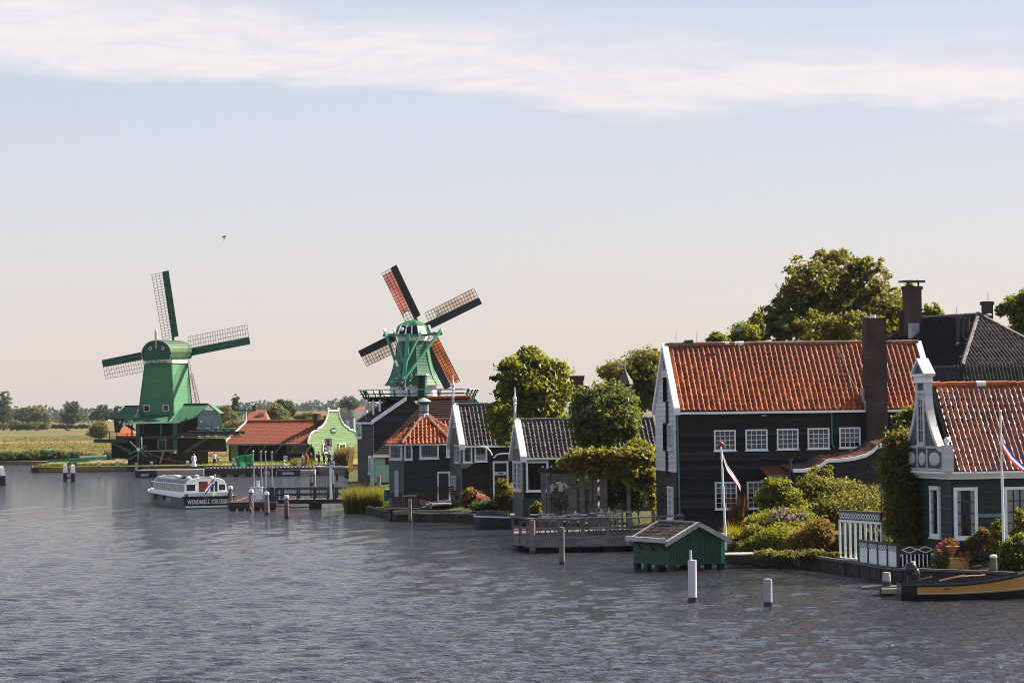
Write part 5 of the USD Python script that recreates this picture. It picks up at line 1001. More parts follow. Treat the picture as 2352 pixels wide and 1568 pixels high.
    for i in range(28):
        a, b = pr[i], pr[i + 1]; m = MB(); cxy = np.array([cx, zbot + H * .4]); a2, b2 = cxy + (np.array(a) - cxy) * .93, cxy + (np.array(b) - cxy) * .93; dn = .02 * (i % 2)
        a = cxy + (np.array(a) - cxy) * (1 + dn); b = cxy + (np.array(b) - cxy) * (1 + dn)
        tp = .90; m.hexa([[a[0], -.45, a[1]], [b[0], -.45, b[1]], [b2[0], -.45, b2[1]], [a2[0], -.45, a2[1]], [cx + (a[0] - cx) * tp, cl, zbot + (a[1] - zbot) * tp + .3], [cx + (b[0] - cx) * tp, cl, zbot + (b[1] - zbot) * tp + .3], [cx + (b2[0] - cx) * tp, cl, zbot + (b2[1] - zbot) * tp + .3], [cx + (a2[0] - cx) * tp, cl, zbot + (a2[1] - zbot) * tp + .3]]); part(cp, 'hood_board', m, 'cap_green')
    part(cp, 'front_gable', MB().prism([(cx + (x - cx) * .88, zbot + (z - zbot) * .88 + .3) for x, z in pr], cl - .3, cl - .1, 'xz'), 'mill_green_dark')
    m = MB(); m.tube([(x, -.47, z) for x, z in prof(.985)], .055, 6); part(cp, 'white_rim', m, 'white_board')
    for sx in (-.42, .42):
        x, z = cx + sx * hw, zbot + H * .60; m = MB(); m.tube([(x + .19 * math.cos(a), -.42, z + .19 * math.sin(a)) for a in np.linspace(0, 2 * PI, 15)], .05, 6); part(cp, 'round_window_rim', m, 'white_paint', 40); part(cp, 'round_window', MB().lathe([(0, 0), (.18, .01), (.18, .0)], (0, 0, 0), 14).xf(basis((1, 0, 0), (0, 0, 1), (0, -1, 0), (x, -.40, z))), 'room_dark')
    zf = W(430, 518, -.4)[1]; part(cp, 'finial_pole', MB().cyl((cx, -.5, zbot + H * .58), (cx, -.5, zf - 1.3), .07), 'white_board', 40); part(cp, 'finial_cage', MB().lathe([(.05, 0), (.16, .15), (.19, .3), (.17, .75), (.21, .8), (.2, 1.1), (.12, 1.25), (.05, 1.4)], (cx, -.5, zf - 1.4), 10), 'white_board', 40)
    # sails
    yh = 6.9; hx, hz = F.wp(*zs(561, 677), yh); T = basis([1, 0, 0], [0, 1, 0], [0, 0, 1], [hx, yh, hz]); part(t, 'windshaft', MB().cyl((cx, 1, zbot + H * .45), (hx, yh, hz), .3), 'mill_green_dark', 40)
    sail_set(t, T, 10.9, [9.3, 99.3, 189.3, 279.3], 'mill_green_dark', 'mill_green_dark', 'dark_wood', 1.72, .92, 2.0, None, 24, True)
    # roofs of the saw loft: frontal works are placed in picture-parallel planes
    G0 = Frame(O + [0, 0, 0], 0); inv = np.linalg.inv(basis(F.ex, F.ey, [0, 0, 1], [0, 0, 0])[:3, :3])
    def Q(a, b, dy=0.0): x, z = G0.wp(*zq(a, b), dy); return np.array([*(inv @ np.array([x, dy, 0]))[:2], z])
    def slab(parent, name, pts, m, th=.1, off=(0, 0, 0)):
        p = [np.array(q, float) + off for q in pts]; nrm = np.cross(p[1] - p[0], p[2] - p[0]); nrm /= np.linalg.norm(nrm); nrm = nrm * (1 if nrm[2] > 0 else -1) * th
        b = MB()
        if len(p) == 4: b.hexa([x - nrm for x in p] + p)
        else: b.add([x - nrm for x in p] + p, [[0, 2, 1], [3, 4, 5], [0, 1, 4], [0, 4, 3], [1, 2, 5], [1, 5, 4], [2, 0, 3], [2, 3, 5]])
        return part(parent, name, b, m)
    def ribbed(parent, a, b, c, d, k, m):      # bottom-left, bottom-right, top-right, top-left: k strips
        for i in range(k):
            u, v = i / k, (i + 1) / k - .03 / k; slab(parent, 'roofing_strip', [a + (b - a) * u, a + (b - a) * v, d + (c - d) * v, d + (c - d) * u], m, .07 if i % 2 else .10)
    rf = sub(t, 'loft_roof')
    ribbed(rf, Q(275, 432, -2.6), Q(570, 497, -3.2), Q(668, 238, .3), Q(455, 240, .6), 12, 'felt_green')
    ribbed(rf, Q(410, 505, -3.2), Q(1275, 486, -3.2), Q(1205, 385, .02), Q(655, 400, .02), 16, 'felt_green')
    ribbed(rf, Q(1120, 484, -3.2), Q(1275, 486, -3.2), Q(1360, 212, .4), Q(1330, 240, .4), 3, 'felt_green')
    ribbed(rf, Q(1275, 484, -3.2), Q(1565, 400, -2.4), Q(1718, 212, .4), Q(1350, 212, .4), 10, 'felt_green')
    ribbed(rf, Q(1718, 212, .4), Q(1890, 350, .8), Q(1960, 350, 5), Q(1790, 214, 5), 4, 'felt_green')
    part(rf, 'eaves_trim', MB().beam(Q(410, 508, -3.3), Q(1275, 489, -3.3), .10, .12), 'white_board'); part(rf, 'valley_trim', MB().beam(Q(1125, 478, -3.2), Q(1350, 218, .35), .14, .1), 'mill_mint')
    part(rf, 'ridge_cap', MB().beam(Q(1345, 208, .4), Q(1720, 206, .4), .3, .12), 'black_paint'); part(rf, 'ridge_cap', MB().beam(Q(450, 240, .6), Q(672, 236, .3), .3, .12), 'black_paint')
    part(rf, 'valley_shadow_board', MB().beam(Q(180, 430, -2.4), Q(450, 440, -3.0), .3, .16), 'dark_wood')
    # right-hand boarded gable with scalloped white head
    gb = sub(t, 'saw_loft_gable'); pts = [Q(1562, 402, -2.2), Q(1565, 622, -2.2), Q(1938, 622, -2.2), Q(1885, 360, -2.2), Q(1722, 225, -2.2)]; b = MB(); back = np.array(Q(1000, 500, 1.5)) - np.array(Q(1000, 500, 0)); back[2] = 0
    b.add(pts + [p + back for p in pts], [[0, 1, 2], [0, 2, 3], [0, 3, 4], [5, 7, 6], [5, 8, 7], [5, 9, 8], [1, 0, 5], [1, 5, 6], [2, 1, 6], [2, 6, 7], [3, 2, 7], [3, 7, 8], [4, 3, 8], [4, 8, 9], [0, 4, 9], [0, 9, 5]]); part(gb, 'boarding', b, 'grey_blue_board')
    part(gb, 'white_head', MB().add([Q(1668, 295, -2.3), Q(1795, 295, -2.3), Q(1722, 228, -2.3)], [[0, 1, 2]]), 'white_paint')
    for k in range(4): p = Q(1690 + k * 30, 293, -2.32); part(gb, 'scallop', MB().sphere(p, .2, 1, (1, .2, .7)), 'white_paint', 40)
    part(gb, 'rail', MB().beam(Q(1565, 352, -2.28), Q(1878, 345, -2.28), .06).beam(Q(1565, 542, -2.28), Q(1925, 545, -2.28), .06).beam(Q(1730, 600, -2.28), Q(1830, 360, -2.28), .06), 'zinc'); part(gb, 'round_vent', MB().sphere(Q(1612, 478, -2.3), .15, 1), 'white_paint', 40)
    part(gb, 'edge_trim', MB().beam(Q(1722, 215, -2.35), Q(1892, 358, -2.35), .16).beam(Q(1892, 358, -2.35), Q(1942, 622, -2.35), .16), 'mill_green')
    # loft: dark interior, posts, braces
    lf = sub(t, 'saw_loft')
    b = MB(); q0, q1 = Q(640, 740, 2.5), Q(1560, 740, 2.5); q2, q3 = Q(1560, 400, 2.5), Q(640, 400, 2.5); b.hexa([q0, q1, q1 + back, q0 + back, q3, q2, q2 + back, q3 + back]); part(lf, 'back_wall', b, 'tar_board')
    for a0, a1, w in ((650, 652, .5), (1215, 1217, .55), (560, 562, .2), (1000, 1002, .25)): part(lf, 'post', MB().beam(Q(a0, 900 if w > .4 else 740, -2.6), Q(a1, 500, -2.6), w), 'mill_green_dark')
    for a, b_, c_, d_ in ((500, 520, 610, 610), (1400, 420, 1260, 610), (560, 590, 460, 520)): part(lf, 'brace', MB().beam(Q(a, b_, -2.6), Q(c_, d_, -2.6), .22), 'dark_wood')
    m = MB(); m.beam(Q(315, 435, -2.6), Q(335, 640, -2.6), .8, .5).beam(Q(430, 450, -2.6), Q(350, 640, -2.6), .35); part(lf, 'crane_post', m, 'dark_wood')
    part(lf, 'hanging_cloth', MB().beam(Q(735, 520, 0), Q(735, 650, 0), .9, .06), 'blue_door')
    # platforms
    dk = sub(t, 'saw_platform'); part(dk, 'deck', MB().beam(Q(1250, 690, -3.0), Q(2210, 662, -3.0), 2.6, .28), 'dark_wood'); part(dk, 'deck', MB().beam(Q(0, 768, -2.6), Q(520, 770, -2.6), 2.2, .45), 'dark_wood'); part(dk, 'deck', MB().beam(Q(330, 715, -2.4), Q(1250, 720, -2.4), 2.2, .3), 'dark_wood')
    part(dk, 'edge_beam', MB().beam(Q(1250, 660, -3.2), Q(2278, 640, -3.2), .3, .35), 'dark_wood'); part(dk, 'slide_beam', MB().beam(Q(1250, 715, -4.4), Q(2200, 700, -4.4), .14, .16), 'grey_wood')
    for a, b_ in ((1325, 705), (1580, 698), (1705, 696), (1830, 693)): part(dk, 'joist_end', MB().beam(Q(a - 16, b_, -4.55), Q(a + 16, b_ - 1, -4.55), .12, .16), 'white_board')
    for a, h in ((1575, 62), (1705, 58), (1838, 70), (1965, 60), (2095, 62)): part(dk, 'bollard_post', MB().beam(Q(a, 640, -3.4), Q(a, 640 - h, -3.4), .55, .5), 'mill_green_dark'); part(dk, 'post_cap', MB().beam(Q(a, 640 - h, -3.4), Q(a, 632 - h, -3.4), .58, .53), 'white_board')
    part(dk, 'winch_box', MB().beam(Q(1990, 600, -3.4), Q(2060, 598, -3.4), .6, .5), 'mill_green')
    for a in (1930, 2075, 2125, 2225): part(dk, 'red_end', MB().beam(Q(a - 6, 704, -4.5), Q(a + 6, 704, -4.5), .2, .3), 'red_paint')
    part(dk, 'hand_rail', MB().beam(Q(70, 640, -2.2), Q(365, 635, -2.2), .08).beam(Q(220, 660, -2.2), Q(620, 665, -2.2), .06).beam(Q(220, 690, -2.2), Q(620, 692, -2.2), .06).beam(Q(100, 712, -2.2), Q(330, 712, -2.2), .06), 'grey_wood')
    for a in (95, 222, 330, 487, 620): part(dk, 'rail_post', MB().beam(Q(a, 760, -2.2), Q(a, 640 if a < 400 else 650, -2.2), .1), 'dark_wood')
    lg = thing('squared_log', 'long pale squared log lying on the sawmill platform', 'log', F.w(*(Q(1610, 640, -3.3)))); p0, p1 = F.w(*Q(1420, 640, -3.3)) - F.w(*Q(1610, 640, -3.3)), F.w(*Q(1795, 636, -3.3)) - F.w(*Q(1610, 640, -3.3)); part(lg, 'timber', MB().beam(p0, p1, .6, .42), 'new_wood'); part(lg, 'bark_side', MB().beam(p0 - [0, .32, 0], p1 - [0, .32, 0], .05, .34), 'dark_wood')
    # lower works
    lw = sub(t, 'lower_works')
    b = MB(); P4 = [Q(560, 930, -1.0), Q(2000, 930, -1.0), Q(1965, 730, -1.0), Q(560, 730, -1.0)]; b.hexa([P4[0], P4[1], P4[1] + back * 2, P4[0] + back * 2, P4[3], P4[2], P4[2] + back * 2, P4[3] + back * 2]); part(lw, 'dark_wall', b, 'tar_board')
    b = MB(); P4 = [Q(250, 1025, -1.4), Q(640, 1060, -1.4), Q(640, 740, -1.4), Q(250, 740, -1.4)]; b.hexa([P4[0], P4[1], P4[1] + back * 2, P4[0] + back * 2, P4[3], P4[2], P4[2] + back * 2, P4[3] + back * 2]); part(lw, 'side_block', b, 'tar_board')
    b = MB(); P4 = [Q(500, 1150, -.6), Q(1715, 1135, -.6), Q(1715, 935, -.6), Q(500, 935, -.6)]; b.hexa([P4[0], P4[1], P4[1] + back * 2, P4[0] + back * 2, P4[3], P4[2], P4[2] + back * 2, P4[3] + back * 2]); part(lw, 'brick_base', b, 'brick')
    part(lw, 'brace', MB().beam(Q(255, 790, -2.4), Q(540, 935, -2.4), .4), 'mill_green_dark'); part(lw, 'brace', MB().beam(Q(1690, 735, -2.6), Q(1385, 925, -2.6), .38), 'mill_green_dark'); part(lw, 'corner_trim', MB().beam(Q(1975, 735, -1.2), Q(2005, 945, -1.2), .12), 'mill_green')
    d = sub(t, 'door'); part(d, 'frame', MB().beam(Q(958, 895, -1.2), Q(958, 750, -1.2), .1).beam(Q(1075, 895, -1.2), Q(1075, 750, -1.2), .1).beam(Q(955, 752, -1.2), Q(1078, 750, -1.2), .12), 'white_board'); part(d, 'door_leaf', MB().beam(Q(965, 825, -1.12), Q(1070, 825, -1.12), .06, 3.6 * .6), 'mill_green_dark')
    st = sub(t, 'stairs')
    for k in range(7): part(st, 'tread', MB().beam(Q(1085, 895 - k * 22, -1.6 + k * .05), Q(1170, 895 - k * 22, -1.6 + k * .05), .3, .06), 'grey_wood')
    part(t, 'walkway', MB().beam(Q(735, 925, -3.0), Q(1250, 912, -3.0), 1.2, .12), 'pale_wood'); part(t, 'green_box', MB().beam(Q(1150, 932, -3.2), Q(1200, 932, -3.2), .4, .5), 'mill_green'); part(t, 'white_box', MB().beam(Q(1202, 934, -3.2), Q(1236, 934, -3.2), .4, .45), 'white_paint')
    for a, b_, c_, d_, mm in ((1040, 920, 985, 1110, 'new_wood'), (930, 930, 895, 1080, 'dark_wood'), (865, 930, 825, 1100, 'dark_wood'), (740, 940, 715, 1100, 'dark_wood')): part(t, 'leaning_plank', MB().beam(Q(a, b_, -3.2), Q(c_, d_, -3.6), .28, .08), mm)
    # sawing carriage crane: green star wheel and white mast at the left
    wn = sub(t, 'winding_gear'); h = Q(660, 900, -4.2)
    for (a, b_), mm in (((530, 775), 'white_board'), ((790, 1015), 'mill_mint'), ((515, 965), 'zinc'), ((650, 1080), 'zinc'), ((690, 725), 'mill_green_dark')): part(wn, 'arm', MB().beam(h, Q(a, b_, -4.2), .12), mm)
    part(wn, 'mast', MB().beam(Q(710, 890, -4.2), Q(708, 712, -4.2), .14), 'white_paint'); part(wn, 'winch_frame', MB().beam(Q(730, 915, -4.2), Q(730, 850, -4.2), .1).beam(Q(772, 915, -4.2), Q(772, 850, -4.2), .1).beam(Q(670, 850, -4.2), Q(775, 850, -4.2), .14), 'mill_green'); part(wn, 'hub', MB().sphere(h, .25, 1), 'white_paint', 40)
    part(wn, 'hauling_rope', MB().tube([h, (h + Q(1440, 1105, -4.2)) / 2 - [0, 0, .35], Q(1440, 1105, -4.2)], .035, 5), 'zinc'); part(wn, 'hauling_rope', MB().tube([Q(640, 985, -4.2), Q(370, 1110, -4.2)], .04, 5), 'pale_wood')
    part(t, 'wheel_drum', MB().sphere(Q(1120, 1025, -1.0), .35, 1), 'red_paint', 40)
sawmill()
# ================================================================ red-roofed shed with the green bell gable
def z4(a, b): return (488.1 + .19045 * a, 907.2 + .19045 * b)
def z5(a, b): return (321.6 + .14648 * a, 1062.3 + .14648 * b)
def z6(a, b): return (1148.4 + .24413 * a, 1136.9 + .24413 * b)
def z8(a, b): return (1665.2 + .21968 * a, 1062.3 + .21968 * b)
def shed():
    c = A(*z4(1150, 800), 378); O = np.array([c[0], c[1], LBZ]); F = Frame(O, -30); t = thing('timber_shed', 'long open timber shed with red tiled roof and bright green curved gable', 'shed', O, -30)
    D = 10.6; L = -F.wp(*z4(165, 590))[0]; E = F.wp(*z4(1150, 578))[1]; R = F.wx(*z4(1370, 308))[1]; E2 = E
    part(t, 'back_wall', MB().box(-L + .2, -.3, 4.5, 4.7, -.2, E + 1.2).box(-L + .2, -L + .4, .3, D, -.2, E + .3), 'tar_board')
    for x in np.linspace(-L + .5, -.6, 6): part(t, 'post', MB().box(x - .13, x + .13, .1, .36, -.2, E), 'dark_wood'); part(t, 'brace', MB().beam((x, .2, E - 1.4), (x + 1.2, .2, E - .1), .12), 'zinc')
    part(t, 'green_panel', MB().box(-L + .7, -L + 1.9, .05, .2, -.2, E - .1), 'gable_green'); part(t, 'slatted_screen', MB().box(-6, -2.5, 3.8, 3.9, 1.0, 2.4), 'pale_wood')
    rf = sub(t, 'roof'); T, S = slope_T([1, 0, 0], (-L - .2, -.35, E - .08), (-L - .2, D / 2, R))
    part(rf, 'roof_deck', MB().prism([(-.3, E - .14), (D / 2, R - .06), (D + .3, E - .14), (D + .3, E - .22), (D / 2, R - .14), (-.3, E - .22)], -L - .2, -.1, 'yz'), 'dark_wood')
    v, f = tile_mesh(.3, .4, .05); m = MB(); rng = np.random.default_rng(4); nc, nr = int(L / .3), int(S / .4)
    for r in range(nr):
        for k in range(nc): J = T @ TR(k * L / nc, r * S / nr, rng.uniform(-.01, .012)); m.add(v @ J[:3, :3].T + J[:3, 3], f)
    part(rf, 'tile_rows', m, 'red_tile_far', 40, kind='stuff'); part(rf, 'back_slope', MB().add([[-L, D / 2, R], [-.2, D / 2, R], [-.2, D + .3, E - .1], [-L, D + .3, E - .1]], [[0, 1, 2, 3]]), 'red_tile_far')
    ridge_tiles(rf, (-L - .2, D / 2, R + .05), (-.2, D / 2, R + .05), .6, .14, 'orange_tile_a', 3)
    part(rf, 'gutter', MB().box(-L - .2, -.1, -.48, -.34, E - .22, E - .1), 'zinc'); part(rf, 'verge_board', MB().beam((-L - .25, -.3, E - .05), (-L - .25, D / 2, R + .05), .16, .3), 'white_paint')
    y, z = F.wx(*z4(1260, 330), -1.6); yc = D / 2 - 1.1; zt = F.wp(*z4(1260, 222), yc)[1]; xc = F.wp(*z4(1260, 300), yc)[0]; ch = sub(t, 'chimney'); part(ch, 'stack', MB().box(xc - .33, xc + .33, yc - .33, yc + .33, E + .5, zt - .15).box(xc - .42, xc + .42, yc - .42, yc + .42, zt - .15, zt), 'brick')
    # bell gable
    pts = [F.wx(*z4(a, b), .05) for a, b in ((1150, 585), (1154, 545), (1162, 515), (1180, 475), (1205, 445), (1235, 430), (1270, 422), (1272, 402), (1300, 392), (1335, 360), (1365, 310), (1385, 250), (1395, 190))]
    yc = F.wx(*z4(1457, 190), .05)[0]; top = pts[-1][1]; left = pts; right = [(2 * yc - a, b) for a, b in pts]
    lowl = [F.wx(*z4(a, b), .05) for a, b in ((1240, 810), (1238, 700), (1225, 640), (1195, 605))]; low = lowl; lowr = [(2 * yc - a, b) for a, b in lowl[::-1]]
    poly = left + right[::-1] + lowr + low; g = sub(t, 'bell_gable')
    from shapely.geometry import Polygon, box as sbox
    P = Polygon(poly).buffer(0); zb0, zb1 = P.bounds[1], P.bounds[3]; nb = 30; part(g, 'backing', MB().prism(P, -.12, .0, 'yz'), 'gable_green')
    for k in range(nb):
        a, b = zb0 + (zb1 - zb0) * k / nb, zb0 + (zb1 - zb0) * (k + 1) / nb; q = P.intersection(sbox(-50, a + .03, 50, b))
        for q1 in getattr(q, 'geoms', [q]):
            if q1.area > .02: part(g, 'board', MB().prism(q1, .002, .035, 'yz'), 'gable_green'); 
        q = P.intersection(sbox(-50, a, 50, a + .03)); w = q.bounds
        if q.area > 0: part(g, 'board_edge', MB().box(.0, .055, w[0], w[2], a, a + .035), 'mint_board')
    m = MB(); m.tube([(.06, a, b) for a, b in left], .12, 6); m.tube([(.06, a, b) for a, b in right], .12, 6).tube([(.06, left[-1][0], top), (.06, right[-1][0], top)], .13, 6); part(g, 'white_edging', m, 'white_paint', 40, kind='stuff')
    for s in (left[-1][0], right[-1][0]): part(g, 'ball', MB().sphere((.05, s, top + .28), .16, 1), 'white_paint', 40)
    y0, z0 = F.wx(*z4(1458, 425), .05); m = MB(); m.sphere((.06, y0, z0), 1, 2, (.06, .78, .52)); part(g, 'oval_window', m, 'mill_green_dark', 40); part(g, 'oval_bar', MB().box(.08, .14, y0 - .55, y0 + .55, z0 - .06, z0 + .02), 'white_paint')
    for a0, a1, b0, b1 in ((1325, 1398, 585, 700), (1520, 1600, 580, 690)): p, q = F.wx(*z4(a0, b1), .05), F.wx(*z4(a1, b0), .05); window(g, at(RW, .05, 0, 0), min(p[0], q[0]), max(p[0], q[0]), p[1], q[1], 2, 2, fw=.16, curtain=None)
    mast = thing('vane_mast', 'slim white mast with green cross arms at the shed roof end', 'mast', F.w(*np.array([F.wp(*z4(408, 320), D / 2)[0], D / 2, R]))); h = (320 - 72) * .19045 / scale_at(385); part(mast, 'pole', MB().cyl((0, 0, -.3), (0, 0, h), .10, .04, 8), 'white_paint', 40); part(mast, 'arm', MB().beam((-1.2, 0, h * .55), (.6, 0, h * .58), .14, .18).beam((0, -.05, h * .45), (0, -.05, h * .95), .10), 'mill_green_dark'); part(mast, 'hub', MB().sphere((0, 0, h * .55), .22, 1), 'mill_green', 40)
shed()

# ================================================================ far farms and sheds
def farm(name, label, cat, px0, px1, pe, pr, Y, slant, roofm, wallm, D=9.0, trim=True, ang=0):
    O = A(px0, 950, Y); O[2] = LBZ; F = Frame(O, ang); W = F.wp(px1, 950)[0]; E = F.wp((px0 + px1) / 2, pe)[1]; R = F.wp((px0 + px1) / 2, pr, D / 2)[1]; t = thing(name, label, cat, O, ang); s = slant * W
    part(t, 'wall', MB().box(0, W, 0, D, -.5, E), wallm); rf = sub(t, 'roof'); b = [[-.3, -.3, E], [W + .3, -.3, E], [W + .3, D + .3, E], [-.3, D + .3, E], [s, D / 2, R], [W - s, D / 2, R]]
    part(rf, 'slope', MB().add(b, [[0, 1, 5], [0, 5, 4], [1, 2, 5], [2, 3, 4], [2, 4, 5], [3, 0, 4], [0, 3, 2], [0, 2, 1]]), roofm)
    for k in range(max(2, int(W / 5))): x = W * (k + .5) / max(2, int(W / 5)); part(t, 'window', MB().box(x - .6, x + .6, -.12, .02, max(.5, E * .35), max(1.5, E * .8)), 'white_board')
    if trim: part(rf, 'skylight', MB().box(W * .55, W * .55 + 1.4, D * .22 - .2, D * .22 + .4, E + (R - E) * .44, E + (R - E) * .44 + .7), 'zinc'); part(t, 'chimney', MB().box(W * .3 - .4, W * .3 + .4, D / 2 - .4, D / 2 + .4, R - .5, R + 1.0), 'brick')
    return t
farm('farmhouse', 'red roofed farmhouse between the willows beyond the shed', 'house', 566, 612, 967, 941, 640, .14, 'red_tile_far', 'tar_board')
farm('farm_barn', 'brown low barn with grey ridge beyond the bell gable shed', 'barn', 676, 756, 955, 944, 1000, .05, 'ridge_tile', 'dark_wood', trim=False)
farm('farm_barn', 'dark barn beyond the right shoulder of the green gable', 'barn', 756, 812, 958, 947, 950, .2, 'dark_tile_mass', 'grey_blue_board', trim=False)
farm('farmhouse', 'small house with orange pyramid roof under the round far tree', 'house', 812, 842, 942, 933, 1100, .45, 'red_tile_far', 'flag_white', trim=False)
farm('far_house', 'tiny red roofed house far behind the meadow, left of the lone tree', 'house', 200 / 1.0 * .0 + 200, 226, 953, 947.5, 3300, .02, 'red_tile_far', 'white_board', D=30, trim=False)
farm('far_house', 'tiny pink red house beside the lone meadow tree', 'house', 229, 248, 956, 949, 3000, .3, 'red_tile_far', 'white_paint', D=25, trim=False)
farm('field_house', 'small brown house at the foot of the lone meadow tree', 'house', 318, 352, 973, 957, 1450, .3, 'ridge_tile', 'dark_wood', trim=False)
farm('field_house', 'red brick house half hidden by the lone meadow tree', 'house', 262, 282, 972, 962, 1500, .2, 'red_tile_far', 'brick_red', trim=False)
farm('stilt_hut', 'little orange roofed hut glimpsed under the sawmill platform', 'hut', 266, 306, 1003, 984, 430, .16, 'orange_tile_a', 'tar_board', D=5, trim=False)
def fence():
    t = thing('field_fence', 'weathered sloping rail fence in the meadow left of the sawmill', 'fence', A(300, 1005, 560) * [1, 1, 0] + [0, 0, LBZ]); o = A(300, 1005, 560) * [1, 1, 0] + [0, 0, LBZ]
    pts = [A(262 + k * 9.0, 1009 - (k * 3.0 if k < 7 else 18 + (k - 7) * .4), 560) - o for k in range(13)]
    for i, p in enumerate(pts): part(t, 'post', MB().box(p[0] - .09, p[0] + .09, p[1] - .09, p[1] + .09, -.2, p[2]), 'grey_wood')
    for a, b in zip(pts[:-1], pts[1:]):
        for d in (.1, .65, 1.2): part(t, 'rail', MB().beam(a - [0, .1, d], b - [0, .1, d], .07, .14), 'grey_wood')
fence()

# ================================================================ boats
def hull(parent, st, m, name='hull', smooth=50, nz=6):
    """st: stations (y, half width at deck, half width at water, deck z, keel z); sections flare from keel to deck"""
    P = []
    for y, wd, ww, zd, zk in st:
        row = []
        for s in (-1, 1):
            u = np.linspace(0, 1, nz); r = [(s * (ww + (wd - ww) * k ** .8) if k > .15 else s * ww * k / .15, y + 0 * k, zk + (zd - zk) * k) for k in u]; row += r[::-1] if s < 0 else r
        P.append(row)
    return part(parent, name, MB().grid(np.array(P)), m, smooth)
def tour_boat():
    O = np.array([*(G(471, 1166) + [.25, 0, 0])[:2], 0.0]); ang = 19; F = Frame(O, ang); t = thing('tour_boat', 'long white and green glass roofed canal tour boat moored at the landing', 'boat', O, ang); HW = 1.95; L = 17.5
    ys = np.linspace(0, L, 18); wf = lambda y: HW * (1 if y < 11 else max(.04, 1 - ((y - 11) / (L - 11)) ** 2.2)); zd = lambda y: .86 + .30 * (y / L) ** 2
    hull(t, [(y, wf(y), wf(y) * .86, zd(y) - .05, -.35) for y in ys], 'hull_green'); hull(t, [(y, wf(y) * .915, wf(y) * .865, .15, -.3) for y in ys], 'hull_white', 'white_waterline')
    part(t, 'transom', MB().prism([(-HW * .86, -.3), (HW * .86, -.3), (HW, .86), (-HW, .86)], -.10, .04, 'xz'), 'hull_green'); part(t, 'transom_band', MB().prism([(-HW * .90, .04), (HW * .90, .04), (HW * .915, .17), (-HW * .915, .17)], -.13, -.09, 'xz'), 'hull_white'); part(t, 'rub_rail', MB().box(-HW - .08, HW + .08, -.2, .05, .80, .88), 'black_paint')
    m = MB(); 
    for a, b in zip(ys[:-1], ys[1:]):
        for s in (-1, 1): m.beam((s * (wf(a) + .03), a, zd(a)), (s * (wf(b) + .03), b, zd(b)), .10, .09)
    part(t, 'gunwale', m, 'hull_white', kind='stuff'); part(t, 'cabin_floor', MB().box(-1.4, 1.4, 1.0, 13, .87, .89), 'boat_cover'); part(t, 'deck', MB().grid(np.array([[[-wf(y), y, zd(y) - .03], [wf(y), y, zd(y) - .03]] for y in ys])), 'hull_white')
    tx = meshkit.text_mesh('WINDMILL CRUISES', .30, .012, True); w = tx.bounds[1][0]; part(t, 'stern_lettering', tx.apply_transform(basis((3.25 / w, 0, 0), (0, 0, 1), (0, -1, 0), (-1.62, -.112, .33))), 'white_paint')
    tx = meshkit.text_mesh('WINDMILL', .34, .012, True); w = tx.bounds[1][0]; part(t, 'side_lettering', tx.apply_transform(basis((0, -1, 0), (0, 0, 1), (-1, 0, 0), (-HW * .985, 6.6, .36))), 'flag_white')
    # coaming and glass cabin
    cw = 1.62; y0, y1 = .9, 13.2; z0, z1 = .86, 1.14; part(t, 'coaming', MB().box(-cw - .12, cw + .12, y0 - .55, y1, z0, z1), 'hull_white'); part(t, 'stern_bench', MB().box(-1.5, 1.6, -.02, y0 - .5, z0, z0 + .3), 'hull_white')
    cb = sub(t, 'cabin'); zs_, zr = 1.86, 2.17; sec = lambda s: [(s * cw, z1), (s * (cw - .10), zs_ - .1), (s * (cw - .24), zs_ + .14), (s * (cw - .55), zr - .06), (s * .45, zr + .03)]
    wr = lambda y: 1.0 if y < 11 else 1 - .16 * (y - 11) / 2.2
    nb = 15
    for i in range(nb + 1):
        y = y0 + (y1 - y0) * i / nb
        for s in (-1, 1): part(cb, 'roof_rib', MB().tube([(x * wr(y), y, z) for x, z in sec(s)],   .022 if 0 < i < nb else .06, 5), 'zinc' if 0 < i < nb else 'hull_white', 40)
    for i in range(nb):
        a, b = y0 + (y1 - y0) * i / nb, y0 + (y1 - y0) * (i + 1) / nb
        for s in (-1, 1):
            q = sec(s); g = lambda k, y: (q[k][0] * wr(y), y, q[k][1])
            part(cb, 'side_pane', MB().add([g(0, a), g(0, b), g(1, b), g(1, a)], [[0, 1, 2, 3]]), 'boat_pane')
            m = MB(); P = np.array([[g(k, a), g(k, b)] for k in (1, 2, 3, 4)]); part(cb, 'roof_pane', m.grid(P), 'roof_glass', True)
    for s in (-1, 1): part(cb, 'sill_rail', MB().beam((s * cw, y0, z1), (s * cw, y1, z1), .09).beam((s * (cw - .1), y0, zs_ - .1), (s * (cw - .1), y1, zs_ - .1), .06), 'hull_white')
    part(cb, 'roof_walk', MB().box(-.47, .47, y0, y1 - .2, zr + .0, zr + .07), 'zinc'); part(cb, 'roof_hatch', MB().box(-.9, -.1, 3.2, 6.2, zr + .075, zr + .11).box(.0, .8, 6.5, 9, zr + .075, zr + .11), 'boat_cover')
    for x, y in ((-1.0, 2.2), (.9, 2.8), (-.8, 6.8), (.8, 7.5)): part(cb, 'roof_vent', MB().lathe([(.2, 0), (.22, .08), (.12, .18), (0, .2)], (x, y, zr - .02), 10), 'hull_white', 40)
    # stern bulkhead
    bk = [(-cw, z1)] + [(x, z) for x, z in sec(-1)[1:]] + [(x, z) for x, z in sec(1)[::-1]]
    from shapely.geometry import Polygon, box as sbox
    P = Polygon(bk); holes = [sbox(-1.46, z1 + .14, -.80, 1.74), sbox(-.52, z1 + .02, .18, 1.96), sbox(.36, z1 + .05, .92, 1.97), sbox(1.02, z1 + .14, 1.5, 1.72)]; q = P
    for h in holes: q = q.difference(h)
